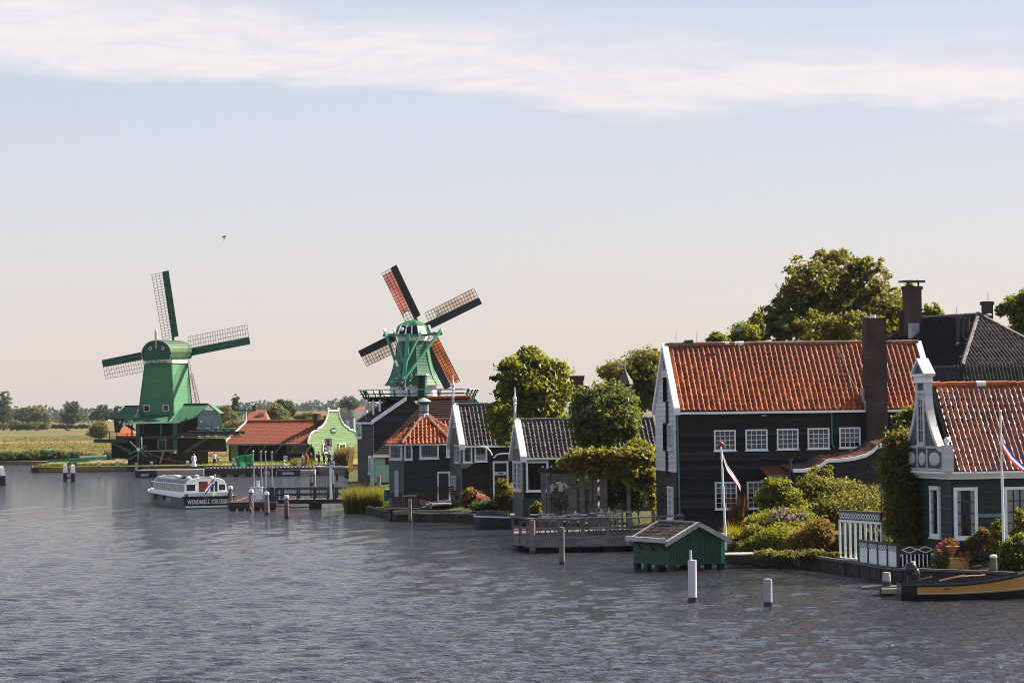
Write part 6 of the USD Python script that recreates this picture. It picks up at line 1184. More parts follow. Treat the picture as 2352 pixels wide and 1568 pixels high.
    part(cb, 'stern_bulkhead', MB().prism(q, y0 - .03, y0 + .05, 'xz'), 'hull_white'); part(cb, 'door', MB().box(-.50, .16, y0 + .0, y0 + .04, z1 + .03, 1.95), 'brown_door')
    for h in (holes[0], holes[2], holes[3]): b = h.bounds; part(cb, 'stern_pane', MB().add([[b[0], y0, b[1]], [b[2], y0, b[1]], [b[2], y0, b[3]], [b[0], y0, b[3]]], [[0, 1, 2, 3]]), 'boat_pane')
    part(cb, 'front_screen', MB().prism([(x * .84, z) for x, z in bk], y1 - .04, y1, 'xz'), 'boat_pane')
    for k in range(10):
        for s in (-1, 1): part(t, 'seat', MB().box(s * .85 - .45, s * .85 + .45, 2 + k * 1.05, 2.4 + k * 1.05, z0, z0 + .42).box(s * .85 - .45, s * .85 + .45, 2.35 + k * 1.05, 2.45 + k * 1.05, z0 + .42, z0 + .85), 'brown_door' if k % 3 else 'zinc')
    part(t, 'bow_bulwark', MB().grid(np.array([[[s * wf(y), y, zd(y)] for s in (-1, 1) for _ in (0,)] + [[wf(y) * .6, y, zd(y) + .18]] for y in ys[14:]])), 'hull_white')
    for y in (6.2, 9.5): part(t, 'fender', MB().cyl((-HW - .12, y, .45), (-HW - .12, y, .85), .12), 'black_paint', 40)
    part(t, 'red_bollard', MB().box(-1.75, -1.5, .1, .3, .88, 1.06), 'red_paint')
    flag('national_flag', 'red white blue flag drooping from the tour boat stern', F.w(.35, -.1, .86), (0, 0, 1), 1.55, .045, [('flag_red', 0), ('flag_white', 1), ('flag_blue', 2)], [(-.05, -.12), (-.30, -.32), (-.52, -.62), (-.78, -.90)], .58, lean=(.12, -.22))
    rp = [F.w(-.4, -.25, .8), F.w(.6, -.9, .42), F.w(1.9, -.9, .5), F.w(3.1, .4, .75)]; b = MB(); b.tube(rp, .02, 5); solid('mooring_rope', b, 'orange_rope', 'orange mooring rope from the tour boat stern to the landing', 'rope')
def flag(name, label, foot, up, h, r, bands, path, w, lean=(0, 0), pole=True, cat='flag', cap=None, seed=0, pole_label=None, group=None):
    """a flagpole with its flag: the cloth hangs along the path of (out, down) steps, bands side by side across its width"""
    t = thing(name, label, cat, foot, 0, group); top = np.array([lean[0] * h, lean[1] * h, h])
    part(t, 'pole', MB().tube([(0, 0, 0), top * .5, top], [r, r * .9, r * .65], 8), 'white_paint', 40)
    part(t, 'pole_top', MB().sphere(top + [0, 0, r], r * (2.2 if cap else 1.2), 1), cap or 'white_paint', 40)
    n = len(bands)
    for m_, i in bands:
        P = []
        for k, (o, d) in enumerate([(0, 0)] + path):
            row = []
            for j in range(5):
                s = (i + j / 4) / n * w; row.append(top + [o + .06 * s * math.sin(k * 2), .10 * math.sin(k * 1.7 + s * 6) + s * .25 * (k > 0), -.08 + d - s * (.9 if k < 2 else .75)])
            P.append(row)
        part(t, 'flag_stripe', MB().grid(np.array(P)), m_, True)
    return t
tour_boat()
# ================================================================ landing stages, piles, posts
def pile(name, label, px, py_top, py_wl, dia, m, cap=None, capm='flag_white', group=None, neck=False, cat='pile', sq=False, z0=0.0):
    p = G(px, py_wl, z0); s = scale_at(p[1]); h = (py_wl - py_top) / s; r = dia / 2 / s; t = thing(name, label, cat, p, 0, group); n = 4 if sq else 12; ph = PI / 4 if sq else 0; k = 1.414 if sq else 1
    rr = random.Random(int(px * 7)); pr = [(r, -.8), (r, h * .5), (r, h)] if m.startswith('concrete') else [(r * k * 1.05, -.8), (r * k * 1.05, 0.12), (r * k, .3), (r * k * .98, h * .62), (r * k * (.72 if neck else .95), h * .74), (r * k * .92, h * (.86 if cap else 1))]
    b = MB(); b.lathe(pr, (0, 0, 0), n); b.V[-1] = b.V[-1] @ RZ(rr.uniform(0, 360) if not sq else 45 + 12)[:3, :3].T; part(t, 'shaft', b, m, 35)
    if cap: b = MB(); b.lathe([(r * k * .98, h * .855), (r * k * 1.03, h * .87), (r * k * 1.0, h * .95), (r * k * .75, h * .99), (0, h)], (0, 0, 0), n); b.V[-1] = b.V[-1] @ RZ(57 if sq else 0)[:3, :3].T; part(t, 'cap', b, capm, 35)
    else: part(t, 'top', MB().lathe([(r * k * .95, h - .001), (0, h + .02)], (0, 0, 0), n), m)
    part(t, 'wet_foot', MB().lathe([(r * k * 1.09, -.8), (r * k * 1.09, .10), (r * k * 1.03, .15)], (0, 0, 0), n) if not sq else MB().lathe([(r * k * 1.06, -.8), (r * k * 1.06, .12)], (0, 0, 0), n).xf(RZ(57)), 'algae', 35); return t
pile('mooring_post', 'tall white round post with a thin pin on top, in front of the green boathouse', 1591, 1286, 1380, 20, 'concrete_post', cat='post'); p = G(1591, 1380); part('/World/mooring_post', 'pin', MB().cyl((-.05, 0, 1.4), (-.05, 0, 1.84), .05), 'concrete_post', 40)
pile('mooring_post', 'shorter pale grey round post standing alone in open water', 1764, 1329, 1391, 20.5, 'concrete_grey', cat='post')
pile('wooden_pile', 'weathered leaning pile at the corner of the terrace deck', 1223.5, 1195, 1270, 13.5, 'grey_wood'); pile('wooden_pile', 'dark slim pile in the water before the terrace', 1291, 1211, 1295, 13, 'grey_wood')
pile('wooden_pile', 'grey pile at the end of the small jetty by the reeds', 897, 1144, 1194, 8.2, 'grey_wood'); pile('wooden_pile', 'broader grey pile beside the crossing beam of the small jetty', 942, 1147, 1199, 9.5, 'grey_wood')
for a, b0, b1, l in ((1418, 362, 700, 'white capped mooring pile just right of the tour boat'), (1745, 415, 762, 'white capped pile with a dangling pale rope'), (1990, 450, 812, 'white capped pile in the middle before the landing stage'), (2300, 500, 872, 'white capped pile nearest the viewer before the landing stage')):
    x, y0 = z5(a, b0); y1 = z5(a, b1)[1]; pile('capped_pile', l, x, y0, y1, 11.2, 'grey_wood', True, neck=True)
pp = G(*z5(1745, 762)); part('/World/capped_pile_001', 'hanging_rope', MB().tube([(0, -.26, 1.1), (.1, -.3, .6), (-.05, -.3, .3), (.2, -.32, -.1)], .035, 5), 'rope')
for x, l in ((150, 'left pile of the white topped mooring dolphin'), (167.5, 'right pile of the white topped mooring dolphin')): pile('dolphin_pile', l, x, 1085, 1106 - (x < 160), 9, 'dark_wood', None, sq=True)
for x, nm in ((150, '/World/dolphin_pile'), (167.5, '/World/dolphin_pile_001')):
    s = scale_at(G(x, 1106)[1]); h = 40 / s; part(nm, 'white_top', MB().lathe([(.36, h * .50), (.34, h * .56), (.27, h * .88), (.25, h * .96), (.0, h * 1.0)], (0, 0, 0), 4).xf(RZ(57)), 'flag_white')
g = G(159, 1104); b = MB(); b.beam(g + [-.55, 0, .9], g + [.5, 0, .9], .25, .22).beam(g + [-.55, 0, .35], g + [.5, 0, .35], .25, .22); part('/World/dolphin_pile', 'cross_beam', b.xf(TR(*-G(150, 1105))), 'grey_wood')
pile('dolphin_pile', 'white topped dark pile cut by the left picture edge', 4, 1092, 1114, 17, 'dark_wood', None, sq=True); part('/World/dolphin_pile_002', 'white_top', MB().lathe([(.55, .98), (.52, 1.1), (.34, 1.75), (.26, 1.9), (0, 2.0)], (0, 0, 0), 4).xf(RZ(57)), 'flag_white')
for i, (a, b0, b1) in enumerate(((55, 1075, 1165), (343, 1062, 1168), (628, 1105, 1225), (860, 1085, 1168), (1405, 1075, 1160), (1868, 1028, 1095), (1900, 1052, 1125), (2105, 1035, 1140))):
    x, y0 = zq(a, b0); y1 = zq(a, b1)[1]; l = ('dark bollard at the left end of the grass bank', 'small white bollard where the hauling rope ends', 'grey stone bollard at the left end of the far jetty', 'white bollard before the leaning planks', 'white bollard at the right end of the hauling rope', 'rear bollard behind the photographing man', 'front bollard beside the photographing man', 'stone bollard behind the green flag')[i]
    pile('bollard', l, x, y0, y1, 6.4, 'stone', i not in (2, 7), z0=(LBZ if i not in (2, 7) else .5), cat='bollard', sq=True)
for x, y0, y1, l in ((*z4(880, 732), z4(0, 815)[1], 'square stone bollard before the dark shed opening'), (*z4(1043, 790), z4(0, 900)[1], 'square stone bollard beside the seated person')): pile('bollard', l, x, y0, y1, 9, 'stone', None, z0=.55, cat='bollard', sq=True)

def plank_deck(parent, F, x0, x1, y0, y1, z, th, step, m, along='x', name='plank', lim=120):
    rr = random.Random(5); a0, a1 = (x0, x1) if along == 'x' else (y0, y1); n = min(lim, max(1, int((a1 - a0) / step))); s = (a1 - a0) / n
    for i in range(n):
        b = MB(); d = rr.uniform(-.008, .008); p, q = a0 + i * s + .012, a0 + (i + 1) * s - .012
        if along == 'x': b.box(p, q, y0, y1, z - th + d, z + d)
        else: b.box(x0, x1, p, q, z - th + d, z + d)
        part(parent, name, b, m)
# the long jetty before the sawmill
def far_jetty():
    F = Frame(G(*z5(-70, 235)), 0); t = thing('long_jetty', 'long low timber jetty in front of the sawmill', 'jetty', F.O); W = lambda a, b, y=0: F.wp(*z5(a, b), y)
    zt = W(600, 112)[1]; x1, x2 = W(265, 200)[0], W(1000, 200)[0]
    part(t, 'dark_end_block', MB().box(0, x1, 0, 3, -.3, W(100, 135)[1]), 'dark_wood'); part(t, 'name_plate', MB().box(.6, x1 - .9, -.06, -.01, W(0, 212)[1], W(0, 172)[1]), 'lead')
    for k in range(3): a, b = zt - .02 - k * .43, zt - .40 - k * .43; part(t, 'side_plank', MB().box(x1, x1 + (x2 - x1) * .47, -.05, .3, b, a), 'pale_wood'); part(t, 'side_plank', MB().box(x1 + (x2 - x1) * .475, x2, -.05, .3, b, a), 'pale_wood')
    plank_deck(t, F, -.0, x2, .02, 6, zt, .08, .5, 'grey_wood')
    xe = F.wp(*z4(1240, 900), 1)[0]; z2_ = F.wp(*z5(1500, 85), 1)[1]; part(t, 'edge_beam', MB().box(x2, xe - 6, .9, 1.2, z2_ - .75, z2_ - .1), 'dark_wood'); part(t, 'kerb_rail', MB().box(x2, xe, .9, 1.1, z2_ + .10, z2_ + .20), 'pale_wood'); plank_deck(t, F, x2, xe, .95, 7, z2_, .1, .55, 'grey_wood')
    for k in range(9): x = x2 + (xe - x2) * (k + .5) / 9; part(t, 'support', MB().box(x - .3, x + .3, 1.3, 2.0, -.6, z2_ - .1), 'dark_wood')
    for k in range(30): x = x2 + (xe - x2) * k / 30; part(t, 'kerb_block', MB().box(x, x + .18, .92, 1.08, z2_, z2_ + .1), 'dark_wood')
    x3 = F.wp(*z4(778, 900), -1)[0]; x4 = F.wp(*z4(1060, 900), -1)[0]; x5 = F.wp(*z4(1235, 900), -1)[0]; q = F.wp(*z4(900, 900), -1)[1]; part(t, 'dark_end_block', MB().box(x3, x4, -1.2, .9, -.3, q), 'dark_wood'); part(t, 'name_plate', MB().box(x3 + .6, x4 - .7, -1.26, -1.21, .15, q - .25), 'lead')
    for k in range(3): part(t, 'side_plank', MB().box(x4, x5, -1.2, .9, q - .38 - k * .42, q - k * .42 - .03), 'pale_wood')
far_jetty()
# the tour boat's landing: pontoon, gangway with rails, wire gate
FLD = Frame(G(*z4(480, 1385)), 0)
def landing():
    F = FLD; t = thing('landing_stage', 'dark landing stage with railed gangway and wire gate', 'jetty', F.O); W = lambda a, b, y=0: F.wp(*z4(a, b), y)
    z = W(480, 1290)[1]; x0, x1 = W(195, 1300)[0], W(775, 1300)[0]; plank_deck(t, F, x0, x1, -.2, 3.0, z, .1, .3, 'dark_wood'); part(t, 'fascia', MB().box(x0, x1, -.25, -.2, z - .45, z - .02), 'dark_wood')
    for k in range(6): x = x0 + (x1 - x0) * (k + .5) / 6; part(t, 'support', MB().box(x - .2, x + .2, .0, .5, -.6, z - .1), 'dark_wood')
    x2 = W(1590, 1260, 1.4)[0]; zg = W(1100, 1255, 1.2)[1]; part(t, 'gangway_beam', MB().box(x1, x2, 1.1, 1.3, zg - .32, zg), 'dark_wood'); plank_deck(t, F, x1, x2, 1.3, 3.0, zg, .08, .3, 'grey_wood'); q = W(1232, 1320, 1.1)[0]; part(t, 'gangway_pier', MB().box(q - .42, q + .42, 1.2, 2.6, -.6, zg - .3), 'dark_wood')
    zr = W(1100, 1118, 1.1)[1]; zm = W(1100, 1190, 1.1)[1]; xa = W(610, 1120, 1.1)[0]; xb = W(1820, 1090, 1.1)[0]
    for y in (1.15, 3.0): part(t, 'hand_rail', MB().box(xa, xb, y - .05, y + .07, zr - .12, zr), 'rail_green'); part(t, 'mid_rail', MB().box(x1, xb, y - .03, y + .05, zm - .12, zm), 'rail_green')
    for a in (760, 830, 1025, 1225, 1390, 1485):
        for y in (1.15, 3.0): x = W(a, 1200, 1.1)[0]; part(t, 'rail_post', MB().box(x - .07, x + .07, y - .06, y + .06, zg - .2, zr), 'rail_green')
    xk0, xk1 = W(650, 1200)[0], W(740, 1200)[0]; part(t, 'dark_cabinet', MB().box(xk0, xk1, .6, 1.4, z, W(0, 1120)[1]), 'rail_green')
    g = sub(t, 'wire_gate'); ga, gb = W(1180, 1200, .9)[0], W(1405, 1200, .9)[0]; g0, g1 = W(0, 1245, .9)[1], W(0, 975, .9)[1]
    for k in range(13): x = ga + (gb - ga) * k / 12; part(g, 'bar', MB().cyl((x, .9, g0), (x, .9, g1), .022 if 0 < k < 12 else .04, n=5), 'dark_metal')
    for zz in (g0, (g0 * 2 + g1) / 3, g1): part(g, 'cross_bar', MB().cyl((ga, .9, zz), (gb, .9, zz), .025, n=5), 'dark_metal')
    xl, zl = W(1190, 1070, .85); part(g, 'lock', MB().box(xl - .05, xl + .15, .8, .95, zl - .12, zl + .12), 'dark_metal')
    part(t, 'tyre_rope', MB().tube([F.w(x1, .5, z - .3) - F.O, F.w(x1 + 1.3, .3, -.02 + .15) - F.O, F.w(x1 + 2.6, .5, .2) - F.O, F.w(q - .4, 1.0, zg - .3) - F.O], .05, 6), 'black_paint')
    xs, zs_ = W(1455, 1300, .8); part(t, 'tall_post', MB().box(xs - .09, xs + .09, .7, .88, zs_, W(0, 985, .8)[1]), 'dark_wood'); x9 = W(1485, 1300)[0]
    kb = thing('signal_frame', 'white painted plank kiosk frame on the landing stage', 'frame', F.w(W(550, 1255)[0], .5, z)); c = W(550, 1255)[0]
    for a0, a1, b0, b1 in ((455, 610, 1102, 1115), (530, 570, 1030, 1105), (525, 605, 1115, 1255), (480, 615, 1180, 1205), (495, 515, 1115, 1255)): p, q_ = W(a0, b1, .5), W(a1, b0, .5); part(kb, 'white_plank', MB().box(p[0] - c, q_[0] - c, -.05 - (a1 - a0) * .001, .05, p[1] - z, q_[1] - z), 'white_paint')
    sg = thing('arrow_signpost', 'white arrow shaped direction sign on a white post by the gate', 'sign', F.w(W(1430, 1240, .4)[0], .4, zg)); c = W(1430, 1240, .4)[0]; p, q_ = W(1415, 1240, .4), W(1438, 880, .4)
    part(sg, 'post', MB().box(p[0] - c, q_[0] - c, -.05, .05, 0, q_[1] - zg), 'white_paint'); A0, A1 = W(1410, 870, .4), W(1475, 780, .4); part(sg, 'panel', MB().prism([(A0[0] - c, A0[1] - zg), (A1[0] - c, A0[1] - zg), (A1[0] - c, A1[1] - zg - .1), ((A0[0] + A1[0]) / 2 - c, A1[1] - zg), (A0[0] - c, A1[1] - zg - .45)], -.08, -.02, 'xz'), 'white_board'); part(sg, 'gauge_board', MB().box(-.02, .2, -.02, .02, (q_[1] - zg) * .5, (q_[1] - zg) * .95), 'white_paint')
    for k in range(7): part(sg, 'gauge_mark', MB().box(.02, .16, -.03, -.02, (q_[1] - zg) * (.55 + k * .055), (q_[1] - zg) * (.55 + k * .055) + .05), 'black_paint')
    for k in range(2): part(sg, 'letter_line', MB().box(A0[0] - c + .08, A1[0] - c - .1, -.09, -.08, A0[1] - zg + .2 + k * .25, A0[1] - zg + .27 + k * .25), 'black_paint')
    # flag poles
    for i, a in enumerate((505, 597, 652, 728)):
        x, z0_ = W(a, 1110, 1.0); zt = W(a - 6, 677 + i * 4, 1.0)[1]; l = ('bare steel flagpole second from the green flag', 'bare steel flagpole third from the green flag', 'bare steel flagpole farthest from the green flag')
        f = thing('flagpole', 'steel flagpole flying the green mill flag' if i == 0 else l[i - 1], 'flagpole', F.w(x, 1.0, z)); part(f, 'pole', MB().cyl((0, 0, 0), (-.06, 0, zt - z), .055, .035, 8), 'steel', 40); part(f, 'knob', MB().sphere((-.06, 0, zt - z), .08, 1), 'steel', 40)
        if i == 0:
            pts = [W(b, 0, 1.0)[0] for b in (492, 270)]; zz = lambda b: W(0, b, 1.0)[1]; P = []; U = np.linspace(0, 1, 15)
            for v in np.linspace(0, 1, 9):
                P.append([[pts[0] + (pts[1] - pts[0]) * u + .10 * v * u, 1.0 + .12 * math.sin(u * 9 + v), zz(700 + 48 * u + .0 + v * (158 - 38 * u) + 4 * math.sin(u * 6))] for u in U])
            P = np.array(P) ; fo = F.w(0, 0, 0); P = P + fo; b = MB(); b.grid(P); fl = thing('mill_flag', 'green flag with a windmill emblem blowing from the landing pole', 'flag', P[0, 0]); part(fl, 'cloth', b.xf(TR(*-P[0, 0])), 'flag_green', True)
            def onf(u, v, o=-.03): i_, j_ = v * 8, u * 14; a_, b_ = int(min(i_, 7)), int(min(j_, 13)); q0 = P[a_, b_] * (1 - (i_ - a_)) + P[a_ + 1, b_] * (i_ - a_); q1 = P[a_, b_ + 1] * (1 - (i_ - a_)) + P[a_ + 1, b_ + 1] * (i_ - a_); return q0 * (1 - (j_ - b_)) + q1 * (j_ - b_) + [0, o, 0] - P[0, 0]
            def pat(nm, uv, m_, o=-.03):
                from shapely.geometry import Polygon
                tri = trimesh.creation.triangulate_polygon(Polygon(uv), engine='earcut'); V, Fc = tri; V, Fc = trimesh.remesh.subdivide(np.c_[V, np.zeros(len(V))], Fc); V, Fc = trimesh.remesh.subdivide(V, Fc); part(fl, nm, MB().add([onf(min(max(x, 0), .999), min(max(y, 0), .999), o) for x, y, _ in V], Fc), m_)
            pat('pale_field', [(.03, .04), (.97, .04), (.80, .62), (.2, .62)], 'flag_pale_green', -.02); pat('mill_emblem', [(.42, .62), (.58, .62), (.54, .36), (.46, .36)], 'flag_green'); pat('mill_emblem', [(.34, .26), (.36, .22), (.66, .44), (.64, .48)], 'flag_green'); pat('mill_emblem', [(.62, .22), (.66, .25), (.38, .48), (.35, .45)], 'flag_green')
            pat('white_lettering', [(.14, .68), (.86, .68), (.86, .77), (.14, .77)], 'flag_white'); 
            for k in range(9): pat('letter_gap', [(.2 + k * .075, .68), (.215 + k * .075, .68), (.215 + k * .075, .77), (.2 + k * .075, .77)], 'flag_green', -.04)
            pat('small_lettering', [(.3, .83), (.7, .83), (.7, .86), (.3, .86)], 'flag_pale_green')
landing()
def no_mooring():
    c = A(*z4(1397, 670), 352); t = thing('no_mooring_sign', 'square red edged sign with a crossed out bollard on the quay', 'sign', c * [1, 1, 0] + [0, 0, LBZ]); s = .19045 / scale_at(352); h0 = c[2] - LBZ
    part(t, 'post', MB().box(-.05, .05, .02, .12, -.2, h0 + 1.0), 'steel'); w = 43 * s; z0 = h0 + (670 - 625) * s; H = 102 * s
    part(t, 'red_panel', MB().box(-w, w, -.03, 0, z0, z0 + H), 'red_paint'); part(t, 'white_field', MB().box(-w * .78, w * .78, -.05, -.03, z0 + H * .11, z0 + H * .89), 'flag_white')
    part(t, 'bollard_symbol', MB().prism([(-w * .5, z0 + H * .2), (w * .5, z0 + H * .2), (w * .25, z0 + H * .38), (w * .2, z0 + H * .5), (w * .42, z0 + H * .62), (w * .36, z0 + H * .76), (0, z0 + H * .82), (-w * .36, z0 + H * .76), (-w * .42, z0 + H * .62), (-w * .2, z0 + H * .5), (-w * .25, z0 + H * .38)], -.07, -.05, 'xz'), 'black_paint')
    m = MB(); m.hexa([[w * .70, -.09, z0 + H * .11], [w * .78, -.09, z0 + H * .18], [w * .78, -.07, z0 + H * .18], [w * .70, -.07, z0 + H * .11], [-w * .78, -.09, z0 + H * .82], [-w * .70, -.09, z0 + H * .89], [-w * .70, -.07, z0 + H * .89], [-w * .78, -.07, z0 + H * .82]]); part(t, 'diagonal_bar', m, 'red_paint')
    part(t, 'notice_plate', MB().box(-w * .95, w * 1.0, -.03, 0, z0 - 42 * s, z0 - 3 * s), 'flag_white')
    for k in range(3): part(t, 'notice_line', MB().box(-w * .6, w * .6, -.04, -.03, z0 - 36 * s + k * 11 * s, z0 - 32 * s + k * 11 * s), 'lead')
no_mooring()
def small_boat(name, label, px0, px1, py_wl, py_top, W, ang, hm, inner, parts=()):
    p0, p1 = G(px0, py_wl), G(px1, py_wl); O = (p0 + p1) / 2; s = scale_at(O[1]); L = (px1 - px0) / s; h = (py_wl - py_top) / s; t = thing(name, label, 'boat', O, ang)
    ys = np.linspace(0, 1, 15); P = lambda u, bow: (-L / 2 + L * u)
    wd = lambda u: W / 2 * (1 - max(0, (.25 - u) / .25) ** 2.2 * .98) * (1 if u < .97 else .93); rows = []
    for u in ys: rows.append([(P(u, 0), y * wd(u) * k, z) for y, k, z in ((-1, 1, h * (1 + .12 * (1 - u))), (-1, .92, h * .45), (-1, .72, -.15), (1, .72, -.15), (1, .92, h * .45), (1, 1, h * (1 + .12 * (1 - u))))])
    part(t, 'hull', MB().grid(np.array(rows)[::-1]), hm, 50); part(t, 'transom', MB().prism([(-W / 2 * .66, -.15), (W / 2 * .66, -.15), (W / 2 * .93, h), (-W / 2 * .93, h)], L / 2 - .06, L / 2, 'yz'), hm)
    m = MB()
    for sg_ in (-1, 1): m.tube([(P(u, 0), sg_ * wd(u), h * (1 + .12 * (1 - u))) for u in ys], .045, 6)
    part(t, 'gunwale', m, 'hull_white', 40, kind='stuff'); part(t, 'floor', MB().grid(np.array([[(P(u, 0), -wd(u) * .85, h * .45), (P(u, 0), wd(u) * .85, h * .45)] for u in ys])), inner); return t, L, h, wd, P
t, L, h, wd, P = small_boat('covered_boat', 'grey motor boat under a dark tarpaulin moored beside the terrace', 1089, 1178, 1212, 1187, 2.0, 2, 'boat_cover', 'black_paint')
us = np.linspace(.05, 1, 10); part(t, 'tarpaulin', MB().grid(np.array([[(P(u, 0), wd(u) * k, h * 1.04 + (1 - k * k) * (.42 * math.sin(PI * min(1, u * 1.1 + .1)) ** .7)) for k in np.linspace(-1, 1, 9)] for u in us])), 'boat_cover', 50)
t, L, h, wd, P = small_boat('open_barge', 'long pale grey open boat lying by the people on the far quay', 725, 801, 1090, 1072, 2.6, 3, 'hull_grey', 'pale_wood')
def yellow_boat():
    O = G(2225, 1372); s = scale_at(O[1]); ang = -2; F = Frame(O, ang); t = thing('yellow_striped_boat', 'long black open boat with yellow band and outboard, lower right', 'boat', O, ang); W = lambda a, b, y=0: F.wp(a, b, y)
    x0 = W(2066, 1345)[0]; x1 = W(2420, 1345)[0]; L = x1 - x0; hw = 1.05; us = np.linspace(0, 1, 22)
    def wd(u): return hw * (.80 + .2 * math.sin(PI * min(1, u * 1.6 + .2))) * (1 if u < .5 else max(.03, 1 - ((u - .5) / .5) ** 2.4))
    top = lambda u: .52 + .05 * u + .95 * max(0, u - .30) ** 2 * 1.35
    rows = []; yb = []
    for u in us:
        x = x0 + L * u; w = wd(u); z = top(u); q = [(x, sg * w * k, zz) for sg, k, zz in ((-1, 1, z), (-1, .99, z - .06), (-1, .93, z * .42), (-1, .86, z * .2), (-1, .6, -.2), (1, .6, -.2), (1, .86, z * .2), (1, .93, z * .42), (1, 1, z))]; rows.append(q)
    part(t, 'hull', MB().grid(np.array(rows)), 'hull_black', 40)
    for sg in (-1, 1): part(t, 'yellow_band', MB().grid(np.array([[(x0 + L * u, sg * (wd(u) * .995 + .015), top(u) - .06), (x0 + L * u, sg * (wd(u) * .935 + .02), top(u) * .36)] for u in us[2:-1]])), 'hull_yellow', 40)
    for sg in (-1, 1): part(t, 'rub_rail', MB().tube([(x0 + L * u, sg * (wd(u) + .02), top(u)) for u in us[1:]], .04, 6), 'hull_black', 40); part(t, 'white_line', MB().tube([(x0 + L * u, sg * (wd(u) * .955 + .025), top(u) * .44) for u in us[2:-1]], .014, 5), 'white_board', 40)
    part(t, 'transom', MB().prism([(-wd(0) * .6, -.2), (wd(0) * .6, -.2), (wd(0), top(0)), (-wd(0), top(0))], x0 - .02, x0 + .05, 'yz'), 'hull_black'); part(t, 'floor', MB().grid(np.array([[(x0 + L * u, -wd(u) * .8, .15), (x0 + L * u, wd(u) * .8, .15)] for u in us])), 'dark_wood')
    for u in (.28, .5): part(t, 'thwart', MB().box(x0 + L * u - .14, x0 + L * u + .14, -wd(u), wd(u), top(u) - .16, top(u) - .11), 'brown_door')
    part(t, 'fore_deck', MB().grid(np.array([[(x0 + L * u, -wd(u), top(u)), (x0 + L * u, 0, top(u) + .06), (x0 + L * u, wd(u), top(u))] for u in us[16:]])), 'hull_black', 40)
    om = thing('outboard_motor', 'black outboard motor on the stern of the yellow striped boat', 'motor', F.w(x0 + .42, 0, .45)); b = MB(); b.sphere((0, 0, .62), 1, 2, (.24, .20, .26)).sphere((.14, 0, .42), 1, 2, (.20, .17, .25)); part(om, 'cowl', b, 'hull_black', 40); part(om, 'leg', MB().box(-.12, .12, -.08, .08, -.5, .35), 'black_paint'); part(om, 'tiller', MB().tube([(.2, 0, .2), (.8, .1, .32)], .03, 6), 'grey_wood', 40); part(om, 'silver_badge', MB().sphere((.08, 0, .84), 1, 1, (.10, .10, .06)), 'lead', 40)
    ps = [F.w(W(2160, 1345)[0], .2, .62), F.w(W(2218, 1333)[0], .25, .8)]; b = MB(); b.tube(ps, .035, 6); b.beam(ps[1] - [.25, 0, .05], ps[1] + [.75, .05, .0], .18, .03); solid('paddle', b, 'new_wood', 'wooden paddle lying across the yellow striped boat', 'paddle')
yellow_boat()
# small jetties and quay decks on the right
def beam_jetty():
    o = G(2035, 1366); F = Frame(o, 3); t = thing('mooring_jetty', 'narrow plank jetty behind the yellow striped boat', 'jetty', o, 3); W = lambda a, b, y=0: F.wp(a, b, y); z = W(2035, 1346)[1]; x0 = W(1978, 1345)[0]; x1 = x0 + 5.2
    part(t, 'plank', MB().box(x0, x0 + 3.0, -.2, .15, z - .10, z), 'grey_wood'); part(t, 'plank', MB().box(x0 + .7, x1, -.5, -.22, z - .24, z - .06), 'pale_wood'); part(t, 'plank', MB().box(x0 + .4, x1, .17, .45, z - .1, z + .02), 'grey_wood'); part(t, 'support', MB().box(-.2, .22, -.18, .2, -.6, z - .1), 'dark_wood')
beam_jetty()
pile('quay_bollard', 'tapered stone bollard on the narrow plank jetty', 2036.5, 1314, 1342, 19, 'stone', None, sq=False, z0=.38, cat='bollard')
for x, y0, y1, l in ((2147, 1269, 1306, 'white topped wooden quay post left of the flower pots'), (2282, 1273, 1315, 'white topped wooden quay post beside the flagpole')): pile('quay_post', l, x, y0, y1, 17, 'grey_wood', True, z0=.5, cat='post')
def right_quay():
    o = G(2130, 1330); F = Frame(o, -3); t = thing('quay_deck', 'paved quay edge of pale planks before the gable house', 'quay', o, -3); W = lambda a, b, y=0: F.wp(a, b, y); z = W(2130, 1309)[1]; x0 = W(2112, 1310)[0]
    for k in range(3): part(t, 'side_board', MB().box(x0, x0 + 6.5, -.08, .1, z - .14 - k * .25, z - k * .25 + .09), 'grey_wood')
    plank_deck(t, F, x0, x0 + 6.5, .1, 2.0, z + .1, .08, .35, 'pale_wood')
right_quay()
